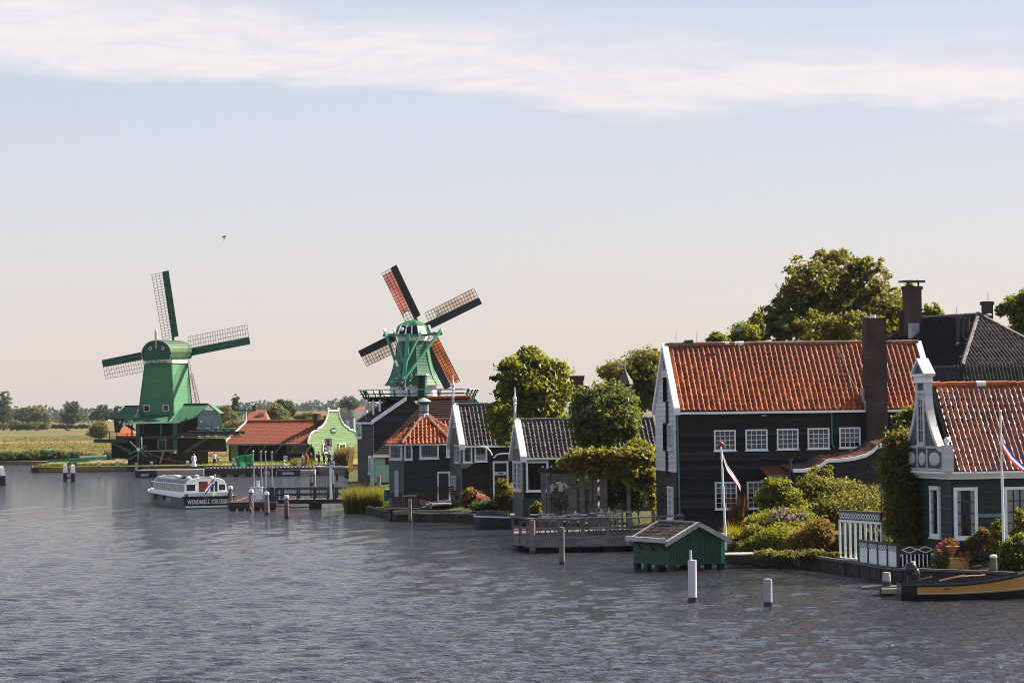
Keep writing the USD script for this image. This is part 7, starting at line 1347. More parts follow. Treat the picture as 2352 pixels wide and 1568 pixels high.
# ================================================================ boathouse, terrace, garden fittings
def boathouse():
    O = G(1540.3, 1311); ang = 29; F = Frame(O, ang); t = thing('boathouse', 'small green boathouse on stilts with dark tiled roof and white trim', 'boathouse', O, ang); W = lambda p, y=0: F.wp(*z6(*p), y)
    z0 = W((1607, 688))[1] + .12; E = W((1602, 425))[1]; w = W((2105, 655))[0]; R = W((1845, 280))[1]; D = -F.wx(*z6(1262, 600))[0] if F.wx(*z6(1262, 600))[0] < 0 else F.wx(*z6(1262, 600))[0]
    vboards(t, 'front_wall', I4, 0, w, lambda x: z0, lambda x: E + (R - E) * (1 - abs(x - w / 2) / (w / 2)), .14, 'boathouse_green', 3); boards(t, 'left_wall', LW, rect(-D, 0), z0, E, .21, 'boathouse_green', .03, 3, .004)
    part(t, 'wall', MB().box(.03, w - .03, .03, D - .03, z0, E).prism([(.03, E), (w - .03, E), (w / 2, R - .05)], .03, D - .03, 'xz'), 'mill_green_dark'); part(t, 'corner_board', MB().box(w - .16, w + .03, -.06, -.035, z0, E - .1), 'mill_mint')
    rf = sub(t, 'roof'); world = basis(F.ex, F.ey, [0, 0, 1], O)
    for s in (0, 1):
        e = (-.28, E - .12) if s == 0 else (w + .28, E - .12); T, L = slope_T([0, -1, 0], (e[0], D, e[1]), (w / 2, D, R)) if s == 0 else slope_T([0, 1, 0], (e[0], 0, e[1]), (w / 2, 0, R))
        tiles(rf, T, D, L, .19, .30, ['grey_tile_b', 'grey_tile_b', 'grey_tile_c'], 'dark_tile_mass', 5 + s, 150, None, world, .04)
        m = MB(); r = (w / 2, R + .1); m.hexa([[e[0], -.22, e[1] - .12], [e[0], -.02, e[1] - .12], [r[0], -.02, r[1] - .16], [r[0], -.22, r[1] - .16], [e[0], -.22, e[1] + .10], [e[0], -.02, e[1] + .10], [r[0], -.02, r[1] + .04], [r[0], -.22, r[1] + .04]]); part(rf, 'verge_board', m, 'worn_white')
        m = MB(); m.hexa([[e[0], D - .02, e[1] - .12], [e[0], D + .1, e[1] - .12], [r[0], D + .1, r[1] - .16], [r[0], D - .02, r[1] - .16], [e[0], D - .02, e[1] + .1], [e[0], D + .1, e[1] + .1], [r[0], D + .1, r[1] + .04], [r[0], D - .02, r[1] + .04]]); part(rf, 'verge_board', m, 'worn_white')
    ridge_tiles(rf, (w / 2, 0, R + .05), (w / 2, D, R + .05), .22, .085, 'ridge_grey', 3); part(rf, 'gutter_board', MB().box(-.40, -.28, -.15, D + .1, E - .10, E + .10), 'worn_white')
    for k in range(7): part(rf, 'ridge_crest', MB().box(w + .1, w + .22, .1 + k * .14, .19 + k * .14, E + .04, E + .2), 'white_paint')
    for y in (.35, 1.3, 2.3): part(t, 'roof_bracket', MB().beam((-.05, y, E - .45), (-.3, y, E - .1), .06), 'dark_wood')
    for x in (.1, w * .5, w - .1):
        for y in (.1, D * .37, D * .68, D - .1): part(t, 'stilt', MB().box(x - .12, x + .12, y - .12, y + .12, -.8, z0), 'dark_wood')
    # plank landing to its right
    p0 = F.w(w, 0, 0); d = thing('plank_landing', 'low plank landing beside the green boathouse', 'jetty', [p0[0], p0[1], 0], 6); plank_deck(d, None, .1, 5.6, .0, 1.5, .62, .08, .28, 'pale_wood'); part(d, 'edge_beam', MB().box(.1, 5.6, -.1, 0, .3, .58), 'dark_wood')
boathouse()
FT = Frame(G(1223, 1269), 0)
def terrace():
    F = FT; t = thing('terrace_deck', 'weathered timber terrace deck on stilts with rail fence', 'terrace', F.O); W = lambda p, y=0: F.wp(*z6(*p), y); z = W((500, 412))[1]; x0 = W((120, 400), 3.2)[0]; x1 = W((1720, 420), 2.0)[0]; D = 14.0; zr = W((600, 220))[1]
    from shapely.geometry import Polygon, box as sbox
    xa = W((330, 460))[0]; pl = Polygon([(x0, 3.4), (xa, 0), (x1 - 2.6, 0.5), (x1, 2.0), (x1, D), (x0, D)]); n = 74
    for i in range(n):
        a, b = D * i / n, D * (i + 1) / n - .015; q = pl.intersection(sbox(x0 - 1, a, x1 + 1, b))
        if q.area > .01: part(t, 'plank', MB().prism(q if q.geom_type == 'Polygon' else q.convex_hull, z - .06, z, 'xy'), 'grey_wood')
    ring = [(x0, D * .5), (x0, 3.4), (xa, 0), (x1 - 2.6, .5), (x1, 2.0), (x1, 5.0)]
    for i, (a, b) in enumerate(zip(ring[:-1], ring[1:])):
        a, b = np.array(a), np.array(b); L = np.linalg.norm(b - a)
        part(t, 'fascia', MB().beam((*a, z - .22), (*b, z - .22), .08, .36), 'grey_wood'); part(t, 'hand_rail', MB().beam((*a, zr), (*b, zr), .24, .06), 'grey_wood'); part(t, 'mid_rail', MB().beam((*a, (z + zr) / 2), (*b, (z + zr) / 2), .05, .12), 'grey_wood')
        k = max(2, round(L / 1.25))
        for j in range(k): p = a + (b - a) * j / k; part(t, 'rail_post', MB().box(p[0] - .06, p[0] + .06, p[1] - .06, p[1] + .06, z - .3, zr - .03), 'grey_wood')
    for x in np.linspace(x0 + .4, x1 - 1.0, 6):
        for y in (.9, 4.0, 7.0):
            if pl.buffer(-.2).contains(Polygon([(x, y), (x + .01, y), (x, y + .01)])): part(t, 'stilt', MB().box(x - .17, x + .17, y - .17, y + .17, -.8, z - .1), 'dark_wood')
    # tables and chairs
    names = ('left end of the terrace', 'front left of the terrace', 'middle of the terrace', 'under the front of the ivy', 'front right of the terrace', 'under the hanging ivy'); tb = ch = None
    for i, (a, b, y) in enumerate(((396, 172, 6.5), (505, 200, 3.6), (712, 182, 5.2), (958, 160, 7.4), (1030, 188, 4.2), (1120, 180, 8.6))):
        x = W((a, 400), y)[0]; loc = F.w(x, y, z)
        if tb is None:
            tb = thing('cafe_table', f'square cafe table, {names[i]}', 'table', loc, 0, 'cafe tables on the terrace'); part(tb, 'table_top', MB().box(-.6, .6, -.4, .4, .95, 1.0), 'white_board')
            for sx in (-.42, .42):
                for sy in (-.3, .3): part(tb, 'leg', MB().box(sx - .03, sx + .03, sy - .03, sy + .03, 0, .95), 'grey_wood')
        else: copy(tb, loc, 0, f'square cafe table, {names[i]}')
        if i in (0, 2, 3): v = thing('table_vase', f'small white vase on the table, {names[i]}', 'vase', loc + [0, 0, 1.0]); part(v, 'body', MB().lathe([(.05, 0), (.07, .06), (.03, .14), (.035, .18)], (0, 0, 0), 8), 'white_paint', 40)
        for k, (dx, dy, r) in enumerate(((-.85, .0, 90), (.85, .05, -90), (0, -.75, 180))):
            lc = loc + [dx, dy, 0]; lb = f'wooden slat chair, {("left", "right", "water")[k]} side of the table at the {names[i]}'
            if ch is None:
                ch = thing('cafe_chair', lb, 'chair', lc, r, 'slat chairs on the terrace'); part(ch, 'seat', MB().box(-.21, .21, -.21, .21, .62, .65), 'grey_wood')
                for sx in (-.19, .19): part(ch, 'leg', MB().box(sx - .02, sx + .02,   .17, .21, 0, .62), 'grey_wood'); part(ch, 'leg', MB().box(sx - .02, sx + .02, -.22, -.18, 0, 1.16), 'grey_wood')
                for q in range(4): part(ch, 'back_slat', MB().box(-.17, .17, -.21, -.19,   .76 + q * .1, .82 + q * .1), 'pale_wood')
            else: copy(ch, lc, r, lb)
    # pergola with glass screens
    g = thing('pergola', 'tall dark timber pergola with glass panels carrying ivy', 'pergola', F.w(0, 14.4, RBZ)); Fp = Frame(F.w(0, 14.4, RBZ), 0); V = lambda a, b, y=0: Fp.wp(*z2(a, b), y)
    zt = V(700, 1128)[1]; xs_ = []
    for a, w_ in ((468, .26), (512, .2), (700, .3), (735, .14), (792, .26), (862, .2), (903, .24), (970, .42), (1180, .2), (1385, .2)):
        x = V(a, 1300)[0]; xs_.append(x); part(g, 'post', MB().box(x - w_ / 2, x + w_ / 2, -.12, .12, -.3, zt + (.0 if a != 970 else .25)), 'grey_wood')
    for y in (0, 2.6): part(g, 'beam', MB().box(xs_[0] - .3, xs_[-1] + .3, y - .08, y + .08, zt, zt + .18), 'dark_wood')
    for k in range(14): x = xs_[0] + (xs_[-1] - xs_[0]) * k / 13; part(g, 'rafter', MB().box(x - .05, x + .05, -.4, 3.0, zt + .18, zt + .32), 'dark_wood')
    for i in range(7): part(g, 'glass_panel', MB().box(xs_[i] + .16, xs_[i + 1] - .12, .0, .02, .35, zt - .05), 'pane'); part(g, 'panel_rail', MB().box(xs_[i] + .1, xs_[i + 1] - .1, -.03, .04, .22, .34), 'dark_wood')
    for a in (532, 613): x, zz = V(a, 1262); part(g, 'white_notice', MB().box(x - .12, x + .12, -.02, -.005, zz - .14, zz + .25), 'flag_white')
    st = thing('sun_sail', 'white canvas strip glimpsed between the pergola posts', 'awning', Fp.w(V(928, 1300)[0], 1.0, 0)); m = MB()
    for k in range(3): zz = .5 + k * .75; m.add([[-.22, 0, zz], [.24, 0, zz + .3], [.24, .05, zz + .75], [-.22, .05, zz + .5]], [[0, 1, 2, 3]])
    part(st, 'canvas', m, 'flag_white')
    ivy = [px_blob(*z2(a, b), rx * .2746, ry * .2746, 153.6 + dy, Fp.O, dp) for a, b, rx, ry, dy, dp in ((650, 1055, 60, 55, -.3, 1.2), (740, 1030, 100, 80, -.6, 1.5), (860, 1020, 120, 85, -.8, 1.4), (980, 1015, 115, 85, -.8, 1.4), (1100, 1025, 115, 95, -.8, 1.4), (1220, 1030, 115, 105, -.8, 1.3), (1330, 1060, 80, 110, -.6, 1.5), (1370, 1230, 50, 130, -1.0, 1.2), (1378, 1380, 42, 90, -1.0, 1.2), (760, 1110, 60, 40, -1.2, 1), (900, 1120, 80, 50, -1.2, 1), (1050, 1130, 90, 55, -1.2, 1), (1180, 1150, 90, 65, -1.2, 1), (1290, 1180, 80, 90, -1.0, 1), (1040, 1000, 60, 40, -1.4, 1), (1100, 1270, 120, 140, 3.2, .6), (1230, 1330, 110, 130, 3.2, .6), (860, 1280, 110, 130, 3.6, .5), (620, 1330, 110, 110, 3.8, .5), (980, 1330, 100, 110, 3.4, .5))]
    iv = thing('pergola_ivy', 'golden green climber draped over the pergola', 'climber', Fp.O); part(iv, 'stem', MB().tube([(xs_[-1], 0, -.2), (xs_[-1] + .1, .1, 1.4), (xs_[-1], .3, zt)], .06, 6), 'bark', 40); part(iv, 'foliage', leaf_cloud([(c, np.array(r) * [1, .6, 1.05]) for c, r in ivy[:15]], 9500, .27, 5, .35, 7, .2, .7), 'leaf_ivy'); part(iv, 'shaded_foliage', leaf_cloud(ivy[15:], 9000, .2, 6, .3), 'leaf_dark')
terrace()

# fences, cold frame, aerial, benches, pots, bins
def glass_fence():
    o = A(*z8(1215, 1000), 122.6) * [1, 1, 0] + [0, 0, LOZ]; F = Frame(o, -68); t = thing('glass_windbreak', 'white framed glass windbreak with diamond fretwork at the water edge', 'screen', o, -68); W = lambda a, b: F.wp(*z8(a, b)); a, b = W(1200, 600), W(1635, 640); x0, x1 = a[0], b[0]; zt = (a[1] + b[1]) / 2; zb = .06
    n = 9
    for k in range(n): x = x0 + (x1 - x0) * k / (n - 1); part(t, 'upright', MB().box(x - .035, x + .035, -.04, .04, zb, zt), 'white_paint')
    part(t, 'rail', MB().box(x0, x1, -.05, .05, zt - .04, zt + .06), 'white_paint'); part(t, 'rail', MB().box(x0, x1, -.05, .05, zb - .08, zb), 'white_paint'); part(t, 'head_board', MB().box(x0 - .02, x1, -.03, .03, zt + .06, zt + .42), 'black_paint'); part(t, 'top_rail', MB().box(x0 - .05, x1 + .05, -.07, .07, zt + .42, zt + .48), 'grey_wood')
    for k in range(n - 1): a_, b_ = x0 + (x1 - x0) * k / (n - 1) + .04, x0 + (x1 - x0) * (k + 1) / (n - 1) - .04; part(t, 'pane', MB().add([[a_, 0, zb], [b_, 0, zb], [b_, 0, zt], [a_, 0, zt]], [[0, 1, 2, 3]]), 'pane')
    fret(t, x0 + .1, x1 - .05, zt + .24, .13, 16, -.05)
    # white panelled fence running on
    o = A(*z8(1410, 1070), 117.6) * [1, 1, 0] + [0, 0, LOZ]; F = Frame(o, -76); t = thing('panel_fence', 'white panelled garden fence with black posts and diamond frets', 'fence', o, -76); W = lambda a, b: F.wp(*z8(a, b)); x1 = W(1810, 1000)[0]; zt = W(1420, 885)[1]; zb = .12; zh_ = W(1420, 820)[1]; n = 4
    for k in range(n + 1): x = x1 * k / n; part(t, 'post', MB().box(x - .05, x + .05, -.06, .06, zb - .15, zh_), 'black_paint')
    for k in range(n): a_, b_ = x1 * k / n + .06, x1 * (k + 1) / n - .06; part(t, 'panel', MB().box(a_, b_, -.025, .02, zb, zt), 'white_paint'); fret(t, a_ + .02, b_ - .02, (zt + zh_) / 2, .10, 4, -.04); part(t, 'fret_board', MB().box(a_, b_, -.01, .02, zt + .02, zh_), 'black_paint')
    part(t, 'top_rail', MB().box(-.1, x1 + .1, -.09, .09, zh_, zh_ + .06), 'black_paint'); part(t, 'foot_rail', MB().box(-.1, x1 + .1, -.07, .07, zb - .1, zb - .02), 'black_paint')
    x2 = x1 + 1.6; g = thing('garden_gate', 'low black gate with white bars and two diamonds beside the panel fence', 'gate', F.w(x1, 0, 0), 8); x2, x1 = 1.5, 0.0; part(g, 'top_board', MB().box(x1 + .08, x2, -.01, .03, zt - .1, zh_ - .02), 'black_paint'); fret(g, x1 + .14, x2 - .06, (zt + zh_) / 2 - .05, .12, 2, -.04)
    for k in range(7): x = x1 + .18 + k * .17; part(g, 'bar', MB().box(x - .02, x + .02, -.03, .0, zb, zt - .1), 'white_paint')
def fret(t, x0, x1, z, h, n, y):
    m = MB(); w = (x1 - x0) / n
    for k in range(n): c = x0 + (k + .5) * w; q = [(c - w * .48, z), (c, z + h), (c + w * .48, z), (c, z - h)]; [m.beam((*q[i][:1], y, q[i][1]), (q[(i + 1) % 4][0], y, q[(i + 1) % 4][1]), .028, .03) for i in range(4)]
    part(t, 'diamond_fret', m, 'white_paint', kind='stuff')
glass_fence()
def poles():
    o = A(1668, 1258, 128) * [1, 1, 0] + [0, 0, .6]; h = A(1657, 1022, 128)[2] - .6; flag('flagpole_flag', 'tall white flagpole with red knob and limp Dutch flag before the warehouse', o, None, h, .055, [('flag_white', 0), ('flag_blue', 1), ('flag_white', 2), ('flag_white', 3), ('flag_white', 4), ('flag_red', 5)], [(.10, -.35), (.26, -.8), (.50, -1.15), (.72, -1.5), (.86, -1.75)], .36, lean=(-.035, 0), cap='red_paint')
    o = A(2306, 1290, 112) * [1, 1, 0] + [0, 0, 1.0]; h = A(2303, 948, 112)[2] - 1.0; flag('flagpole_flag', 'white flagpole before the gable house with flag blown to the right', o, None, h, .055, [('flag_blue', 0), ('flag_white', 1), ('flag_red', 2)], [(.02, -.6), (.1, -1.05), (.42, -1.55), (.85, -1.95), (1.3, -2.2)], .38, lean=(-.008, 0))
    o = A(2025, 1180, 124) * [1, 1, 0] + [0, 0, RBZ]; zt = A(*z8(1640, 245), 124)[2] - RBZ; t = thing('aerial_mast', 'thin mast with a small grey aerial between shrubs and ivy', 'aerial', o); part(t, 'mast', MB().cyl((0, 0, 0), (0, 0, zt), .03), 'dark_metal', 40); part(t, 'boom', MB().beam((-.1, 0, zt - .1), (.48, 0, zt - .14), .06, .05), 'lead')
    for k in range(5): part(t, 'element', MB().beam((.1 + k * .09, -.15, zt - .12), (.1 + k * .09, .15, zt - .12), .02), 'lead')
    part(t, 'bracket', MB().box(-.1, .02, -.03, .03, zt - .3, zt + .1), 'lead')
    o = A(890, 1140, 196) * [1, 1, 0] + [0, 0, RBZ]; t = thing('litter_bin', 'round green litter bin beside the reeds', 'bin', o); s = .238 / scale_at(196); part(t, 'body', MB().lathe([(34 * s, 0), (34 * s, 95 * s), (33 * s, 96 * s), (0, 96 * s)], (0, 0, 0), 16), 'bin_green', 40); part(t, 'lid', MB().lathe([(38 * s, 96 * s), (38 * s, 106 * s), (20 * s, 114 * s), (0, 116 * s)], (0, 0, 0), 16), 'mill_mint', 40)
    p = A(*z1(402, 1085), 205); pile('rust_capped_post', 'tall wooden post with rust coloured cap behind the reeds', *z1(402, 970), z1(402, 1085)[1], 8, 'grey_wood', True, 'rust_cap', z0=.9, cat='post')
    pile('dark_post', 'dark post in the creek left of the barn', *z4(1505, 930), z4(1505, 1030)[1], 6, 'dark_wood', None, cat='post')
    # little jetty and seats before the octagonal house
    o = G(960, 1196); F = Frame(o, 0); t = thing('small_jetty', 'small dark jetty and boat slip before the octagonal house', 'jetty', o); W = lambda a, b, y=0: F.wp(*z1(a, b), y); z = W(700, 1310)[1]; x0, x1 = W(540, 1330)[0], W(1360, 1320)[0]
    part(t, 'long_beam', MB().box(x0, x1, -.1, .15, z - .22, z + .03), 'grey_wood'); plank_deck(t, F, W(440, 1290, 2)[0], W(800, 1290, 2)[0], .2, 4.5, z + .15, .08, .25, 'dark_wood'); plank_deck(t, F, W(860, 1290, 2)[0], W(1100, 1290, 2)[0], .6, 5.5, z + .42, .08, .3, 'pale_wood'); part(t, 'side_fascia', MB().beam((W(800, 1230, 5)[0], 5, z + .45), (W(905, 1290, .5)[0], .5, z + .3), .1, .35), 'grey_wood')
    for a in (650, 985): x = W(a, 1350)[0]; part(t, 'support', MB().box(x - .28, x + .28, -.05, .6, -.6, z - .2), 'dark_wood')
    for i, (a, r, l) in enumerate(((605, 90, 'folding garden chair left of the jetty table'), (785, -90, 'folding garden chair right of the jetty table'))): copy('/World/cafe_chair', F.w(W(a, 1250, 3)[0], 3, z + .15), r, l, .8, 'garden chairs by the jetty table')
    copy('/World/cafe_table', F.w(W(695, 1250, 3)[0], 3.1, z + .15), 0, 'low wooden table between the two garden chairs on the jetty', .76, 'garden table on the jetty')
    t = thing('garden_bench', 'dark garden bench by the octagonal house door', 'bench', F.w(W(1040, 1200, 6)[0], 5.6, z + .45))
    for q in range(3): part(t, 'slat', MB().box(-.9, .9, -.2 + q * .14, -.08 + q * .14, .42, .46), 'dark_wood'); part(t, 'back_slat', MB().box(-.9, .9, .26, .30, .55 + q * .14, .65 + q * .14), 'dark_wood')
    for sx in (-.75, .75): part(t, 'leg', MB().box(sx - .04, sx + .04, -.2, .3, 0, .42), 'dark_wood')
poles()
def pots():
    def z9(a, b): return (3500 * .57422 + a * .14648, 2050 * .57422 + b * .14648)
    Y = 113; W = lambda a, b: A(*z9(a, b), Y); zg = .53
    p = W(1255, 885) * [1, 1, 0] + [0, 0, zg]; t = thing('ochre_box', 'square ochre planter box on the quay before the gable house', 'planter', p, 12); part(t, 'box', MB().box(-.28, .28, -.28, .28, 0, .38), 'ochre_box'); part(t, 'rim', MB().box(-.31, .31, -.31, .31, .38, .42), 'ochre_box')
    u = thing('stone_urn', 'urn with pale flowers standing on the ochre box', 'urn', p + [-.1, .1, .42]); part(u, 'bowl', MB().lathe([(.10, 0), (.08, .08), (.16, .2), (.30, .42), (.33, .45), (.28, .46), (0, .44)], (0, 0, 0), 14), 'terracotta', 40); part(u, 'flowers', leaf_cloud([((0, 0, .6), (.36, .36, .16))], 260, .09, 3), 'leaf_rust')
    p = W(1380, 885) * [1, 1, 0] + [0, 0, zg]; u = thing('flower_pot', 'terracotta pot of orange yellow flowers beside the ochre box', 'flower pot', p); part(u, 'pot', MB().lathe([(.18, 0), (.26, .28), (.29, .30), (.25, .31), (0, .29)], (0, 0, 0), 14), 'terracotta', 40); part(u, 'flowers', leaf_cloud([((0, 0, .42), (.34, .34, .2))], 300, .09, 4), 'petal_yellow')
    p = W(1050, 720) * [1, 1, 0] + [0, 0, zg]; u = thing('pink_flowers', 'clump of pink flowers just right of the left quay post', 'flowers', p); part(u, 'blossom', leaf_cloud([((0, 0, .75), (.3, .25, .3))], 260, .1, 5), 'petal_pink'); part(u, 'leaves', leaf_cloud([((0, 0, .35), (.35, .3, .35))], 500, .11, 6), 'leaf_shrub')
    p = W(1640, 880) * [1, 1, 0] + [0, 1.2, zg]; t = thing('quay_bench', 'dark bench with long seat board below the gable house windows', 'bench', p, 12); part(t, 'seat', MB().box(-1.1, 1.1, -.2, .2, .42, .47), 'black_paint'); part(t, 'back_board', MB().box(-1.1, 1.1, .2, .26, .62, .95), 'black_paint')
    for sx in (-.9, -.3, .3, .9): part(t, 'leg', MB().box(sx - .03, sx + .03, -.18, .2, 0, .42), 'black_paint')
    t = thing('flower_trough', 'white slanting boarded trough edge among the shrubs', 'planter', A(*z8(205, 640), 133) * [1, 1, 0] + [0, 0, RBZ], 8); q = lambda a, b: A(*z8(a, b), 133) - A(*z8(205, 640), 133) * [1, 1, 0] - [0, 0, RBZ]; b0, b1, t1, t0 = q(205, 655), q(480, 560), q(480, 500), q(205, 590); part(t, 'board', MB().hexa([b0, b1, b1 + [0, .1, 0], b0 + [0, .1, 0], t0, t1, t1 + [0, .1, 0], t0 + [0, .1, 0]]), 'white_board'); part(t, 'coping', MB().beam(t0, t1, .18, .06), 'white_paint')
    # hexagon of small fittings on the skyline: brick chimney and cupola beyond the trees
    o = A(1325, 940, 205) * [1, 1, 0] + [0, 0, RBZ]; F = Frame(o, 0); a, b = F.wp(1311, 880), F.wp(1340, 862); t = thing('skyline_chimney', 'broad brick chimney rising between the maple and the round tree', 'chimney', o); part(t, 'stack', MB().box(a[0], b[0], 0, .9, 0, b[1] - .35), 'brick_red'); part(t, 'corbelled_head', MB().box(a[0] - .06, b[0] + .06, -.06, .96, b[1] - .35, b[1] - .06), 'brick_red'); part(t, 'lead_cap', MB().box(a[0] - .1, b[0] + .1, -.1, 1.0, b[1] - .06, b[1]), 'lead'); part(t, 'rod', MB().cyl((a[0] + .2, .4, b[1]), (a[0] + .2, .4, b[1] + .75), .015), 'dark_metal')
    o = A(1437, 940, 200) * [1, 1, 0] + [0, 0, RBZ]; F = Frame(o, 0); s = .2746 / scale_at(200); zt = F.wp(*z2(1158, 262))[1]; t = thing('cupola', 'dark pointed cupola with a weather vane showing over the trees', 'cupola', o); part(t, 'drum', MB().lathe([(46 * s, 0), (46 * s, zt - 125 * s)], (0, 0, 0), 6), 'tar_board'); part(t, 'spire', MB().lathe([(70 * s, zt - 128 * s), (52 * s, zt - 90 * s), (0, zt)], (0, 0, 0), 6), 'ridge_grey'); part(t, 'vane', MB().cyl((0, 0, zt - .1), (0, 0, zt + .5), .03).prism([(-60 * s, zt + 34 * s), (-10 * s, zt + 24 * s), (5 * s, zt + 36 * s), (-10 * s, zt + 44 * s), (-55 * s, zt + 52 * s)], -.01, .01, 'xz'), 'white_board')
    o = A(1706, 787, 150) * [1, 1, 0]; zz = FW.w(*[FW.wp(1698, 770, 3.5)[0], 3.5, 9.45]); t = thing('whale_vane', 'grey whale shaped weather vane on the warehouse ridge', 'weather vane', zz); s = .2324 / scale_at(148); part(t, 'rod', MB().cyl((0, 0, -.1), (0, 0, .55), .012), 'dark_metal'); part(t, 'whale', MB().prism([(a * .0085, .55 + b * .0085) for a, b in ((-30, 4), (-10, -6), (14, -4), (18, 6), (4, 14), (-16, 12), (-26, 20), (-28, 30), (-18, 36), (-30, 36), (-40, 44), (-36, 30))], -.02, .02, 'xz'), 'zinc')
pots()
# ================================================================ trees, shrubs, reeds
def ptree(name, label, px, Y, gz, blobs, n, size, lm, seed, tr, group=None, cat='tree', limbs=6, shell=.5, **kw):
    """a tree whose crown is a set of lobes seen at (px, py, half width, half height, extra distance)"""
    base = A(px, 950, Y) * [1, 1, 0] + [0, 0, gz]; cr = [px_blob(a, b, rx, ry, Y + dy, base, 1.0) for a, b, rx, ry, dy in blobs]
    return tree(name, label, base, 0, cr, n, size, lm, seed, tr, limbs, group=group, shell=shell, cat=cat, **kw)
ptree('maple_tree', 'bright green maple standing between the two grey gabled houses', 1222, 178, RBZ, ((1222, 828, 40, 30, 0), (1180, 850, 36, 34, -1), (1265, 862, 44, 34, 0), (1215, 885, 62, 44, -.5), (1160, 905, 26, 40, -1.5), (1280, 900, 34, 40, .5), (1225, 930, 60, 34, 0), (1150, 960, 34, 44, -2.5), (1165, 1000, 28, 24, -2.5), (1250, 948, 60, 20, 1), (1215, 806, 16, 14, 0), (1140, 868, 14, 10, -1)), 11500, .33, 'leaf_maple', 3, .3, limbs=9, shell=.35, per=18, spread=.2)
ptree('round_tree', 'dense ball shaped tree before the dark tiled roof', 1388, 163, RBZ, ((1388, 950, 74, 72, 0), (1370, 985, 58, 42, -.5), (1415, 930, 48, 52, .3), (1352, 930, 36, 40, 0), (1440, 970, 26, 44, 0)), 13000, .26, 'leaf_round', 4, .22, shell=.6, per=12, spread=.12)
ptree('olive_tree', 'loose olive green tree rising behind the cupola', 1470, 214, RBZ, ((1480, 840, 40, 40, 0), (1430, 858, 44, 28, -1), (1500, 885, 36, 50, 0), (1460, 910, 44, 44, 0), (1505, 825, 18, 24, 1), (1395, 852, 24, 14, 0)), 15000, .26, 'leaf_olive', 5, .3, shell=.4)
ptree('big_tree', 'huge spreading tree behind the orange warehouse roof', 1905, 196, RBZ, ((1915, 620, 74, 40, 0), (1860, 645, 62, 48, -2), (1985, 650, 62, 50, 1), (1835, 700, 70, 54, -1), (1920, 700, 90, 60, 2), (2020, 715, 62, 56, 0), (1800, 745, 60, 38, -2), (1885, 755, 80, 40, -4), (1975, 760, 70, 40, -4), (2050, 740, 36, 40, 0), (1765, 755, 44, 28, -2), (1738, 772, 30, 16, -2), (2060, 690, 30, 30, 2), (1900, 590, 40, 20, 0), (1840, 622, 26, 20, 0), (1990, 612, 40, 22, 0)), 29000, .30, 'leaf_plane', 6, .55, limbs=22, shell=.5, per=22, spread=.10)
for a, b, rx, ry, Y, n, l in ((1648, 777, 22, 14, 178, 1600, 'small rounded treetop peeping over the left of the warehouse ridge'), (1710, 768, 34, 26, 180, 3000, 'treetop behind the whale weather vane'), (1738, 745, 16, 26, 184, 1600, 'yellowish treetop at the left foot of the huge tree'), (2143, 716, 22, 16, 210, 1600, 'small treetop right of the tall brick chimney'), (2090, 655, 10, 16, 200, 300, 'thin twigs reaching past the tall brick chimney')):
    ptree('treetop', l, a, Y, RBZ, ((a, b, rx, ry, 0), (a + rx * .5, b + ry * .6, rx * .7, ry * .7, 0), (a - rx * .5, b + ry * .5, rx * .7, ry * .7, 0)), n, .24, 'leaf_maple', int(a), .14, shell=.3)
ptree('corner_tree', 'airy light green tree at the right picture edge behind the hipped roof', 2330, 200, RBZ, ((2330, 705, 30, 24, 0), (2355, 740, 34, 40, 0), (2300, 712, 14, 16, 0), (2370, 690, 30, 30, 0)), 6000, .27, 'leaf_maple', 9, .25, shell=.3)
# ivy-clad tree and shrubs of the gardens
def shrub(name, label, px, py0, Y, blobs, n, size, lm, seed, cat='shrub', gz=.6, flowers=None, shell=.5, **kw):
    base = A(px, 950, Y) * [1, 1, 0] + [0, 0, gz]; t = thing(name, label, cat, base); B = [px_blob(a, b, rx, ry, Y + dy, base) for a, b, rx, ry, dy in blobs]
    part(t, 'stem', branches((0, 0, -.2), (0, 0, max(.3, B[0][0][2] * .6)), .05, 3, seed, (.4, .4)), 'bark', 40); part(t, 'foliage', leaf_cloud(B, n, size, seed, shell, **kw), lm)
    if flowers: part(t, 'blossom', leaf_cloud([px_blob(a, b, rx, ry, Y + dy, base) for a, b, rx, ry, dy in flowers[1]], flowers[2], flowers[3], seed + 1, .5, 8, .2), flowers[0])
    return t
shrub('ivy_tree', 'dark ivy covered tree against the left end of the gable house', 2075, 0, 119, ((2085, 985, 30, 46, 1), (2070, 1030, 42, 50, 0), (2065, 1090, 44, 60, 0), (2075, 1160, 48, 70, 0), (2085, 1220, 46, 50, 0), (2100, 960, 20, 30, 1)), 22000, .15, 'leaf_olive', 11, 'tree', .8, shell=.45)
shrub('young_elder', 'light green young elder bush in front of the ground floor windows', 1785, 0, 133, ((1785, 1125, 34, 26, 0), (1762, 1150, 26, 26, 0), (1815, 1150, 32, 30, 0), (1800, 1175, 46, 26, 0), (1775, 1112, 20, 14, 0)), 7500, .17, 'leaf_shrub', 12, shell=.4)
shrub('laurel_hedge', 'broad olive hedge before the low black wing', 1930, 0, 136, ((1880, 1095, 26, 22, 1), (1870, 1125, 40, 34, 0), (1920, 1125, 60, 26, 0), (1975, 1140, 46, 26, 0), (1940, 1165, 84, 36, -1), (1890, 1170, 50, 40, -1), (1900, 1080, 14, 12, 1), (2000, 1160, 30, 30, 0)), 22000, .15, 'leaf_olive', 13, 'hedge')
shrub('shaded_shrub', 'dark shrub seen behind the glass windbreak', 1975, 0, 125.5, ((1975, 1235, 44, 44, 0), (2015, 1225, 26, 50, 0), (1945, 1255, 26, 30, 0)), 9000, .14, 'leaf_dark', 30)
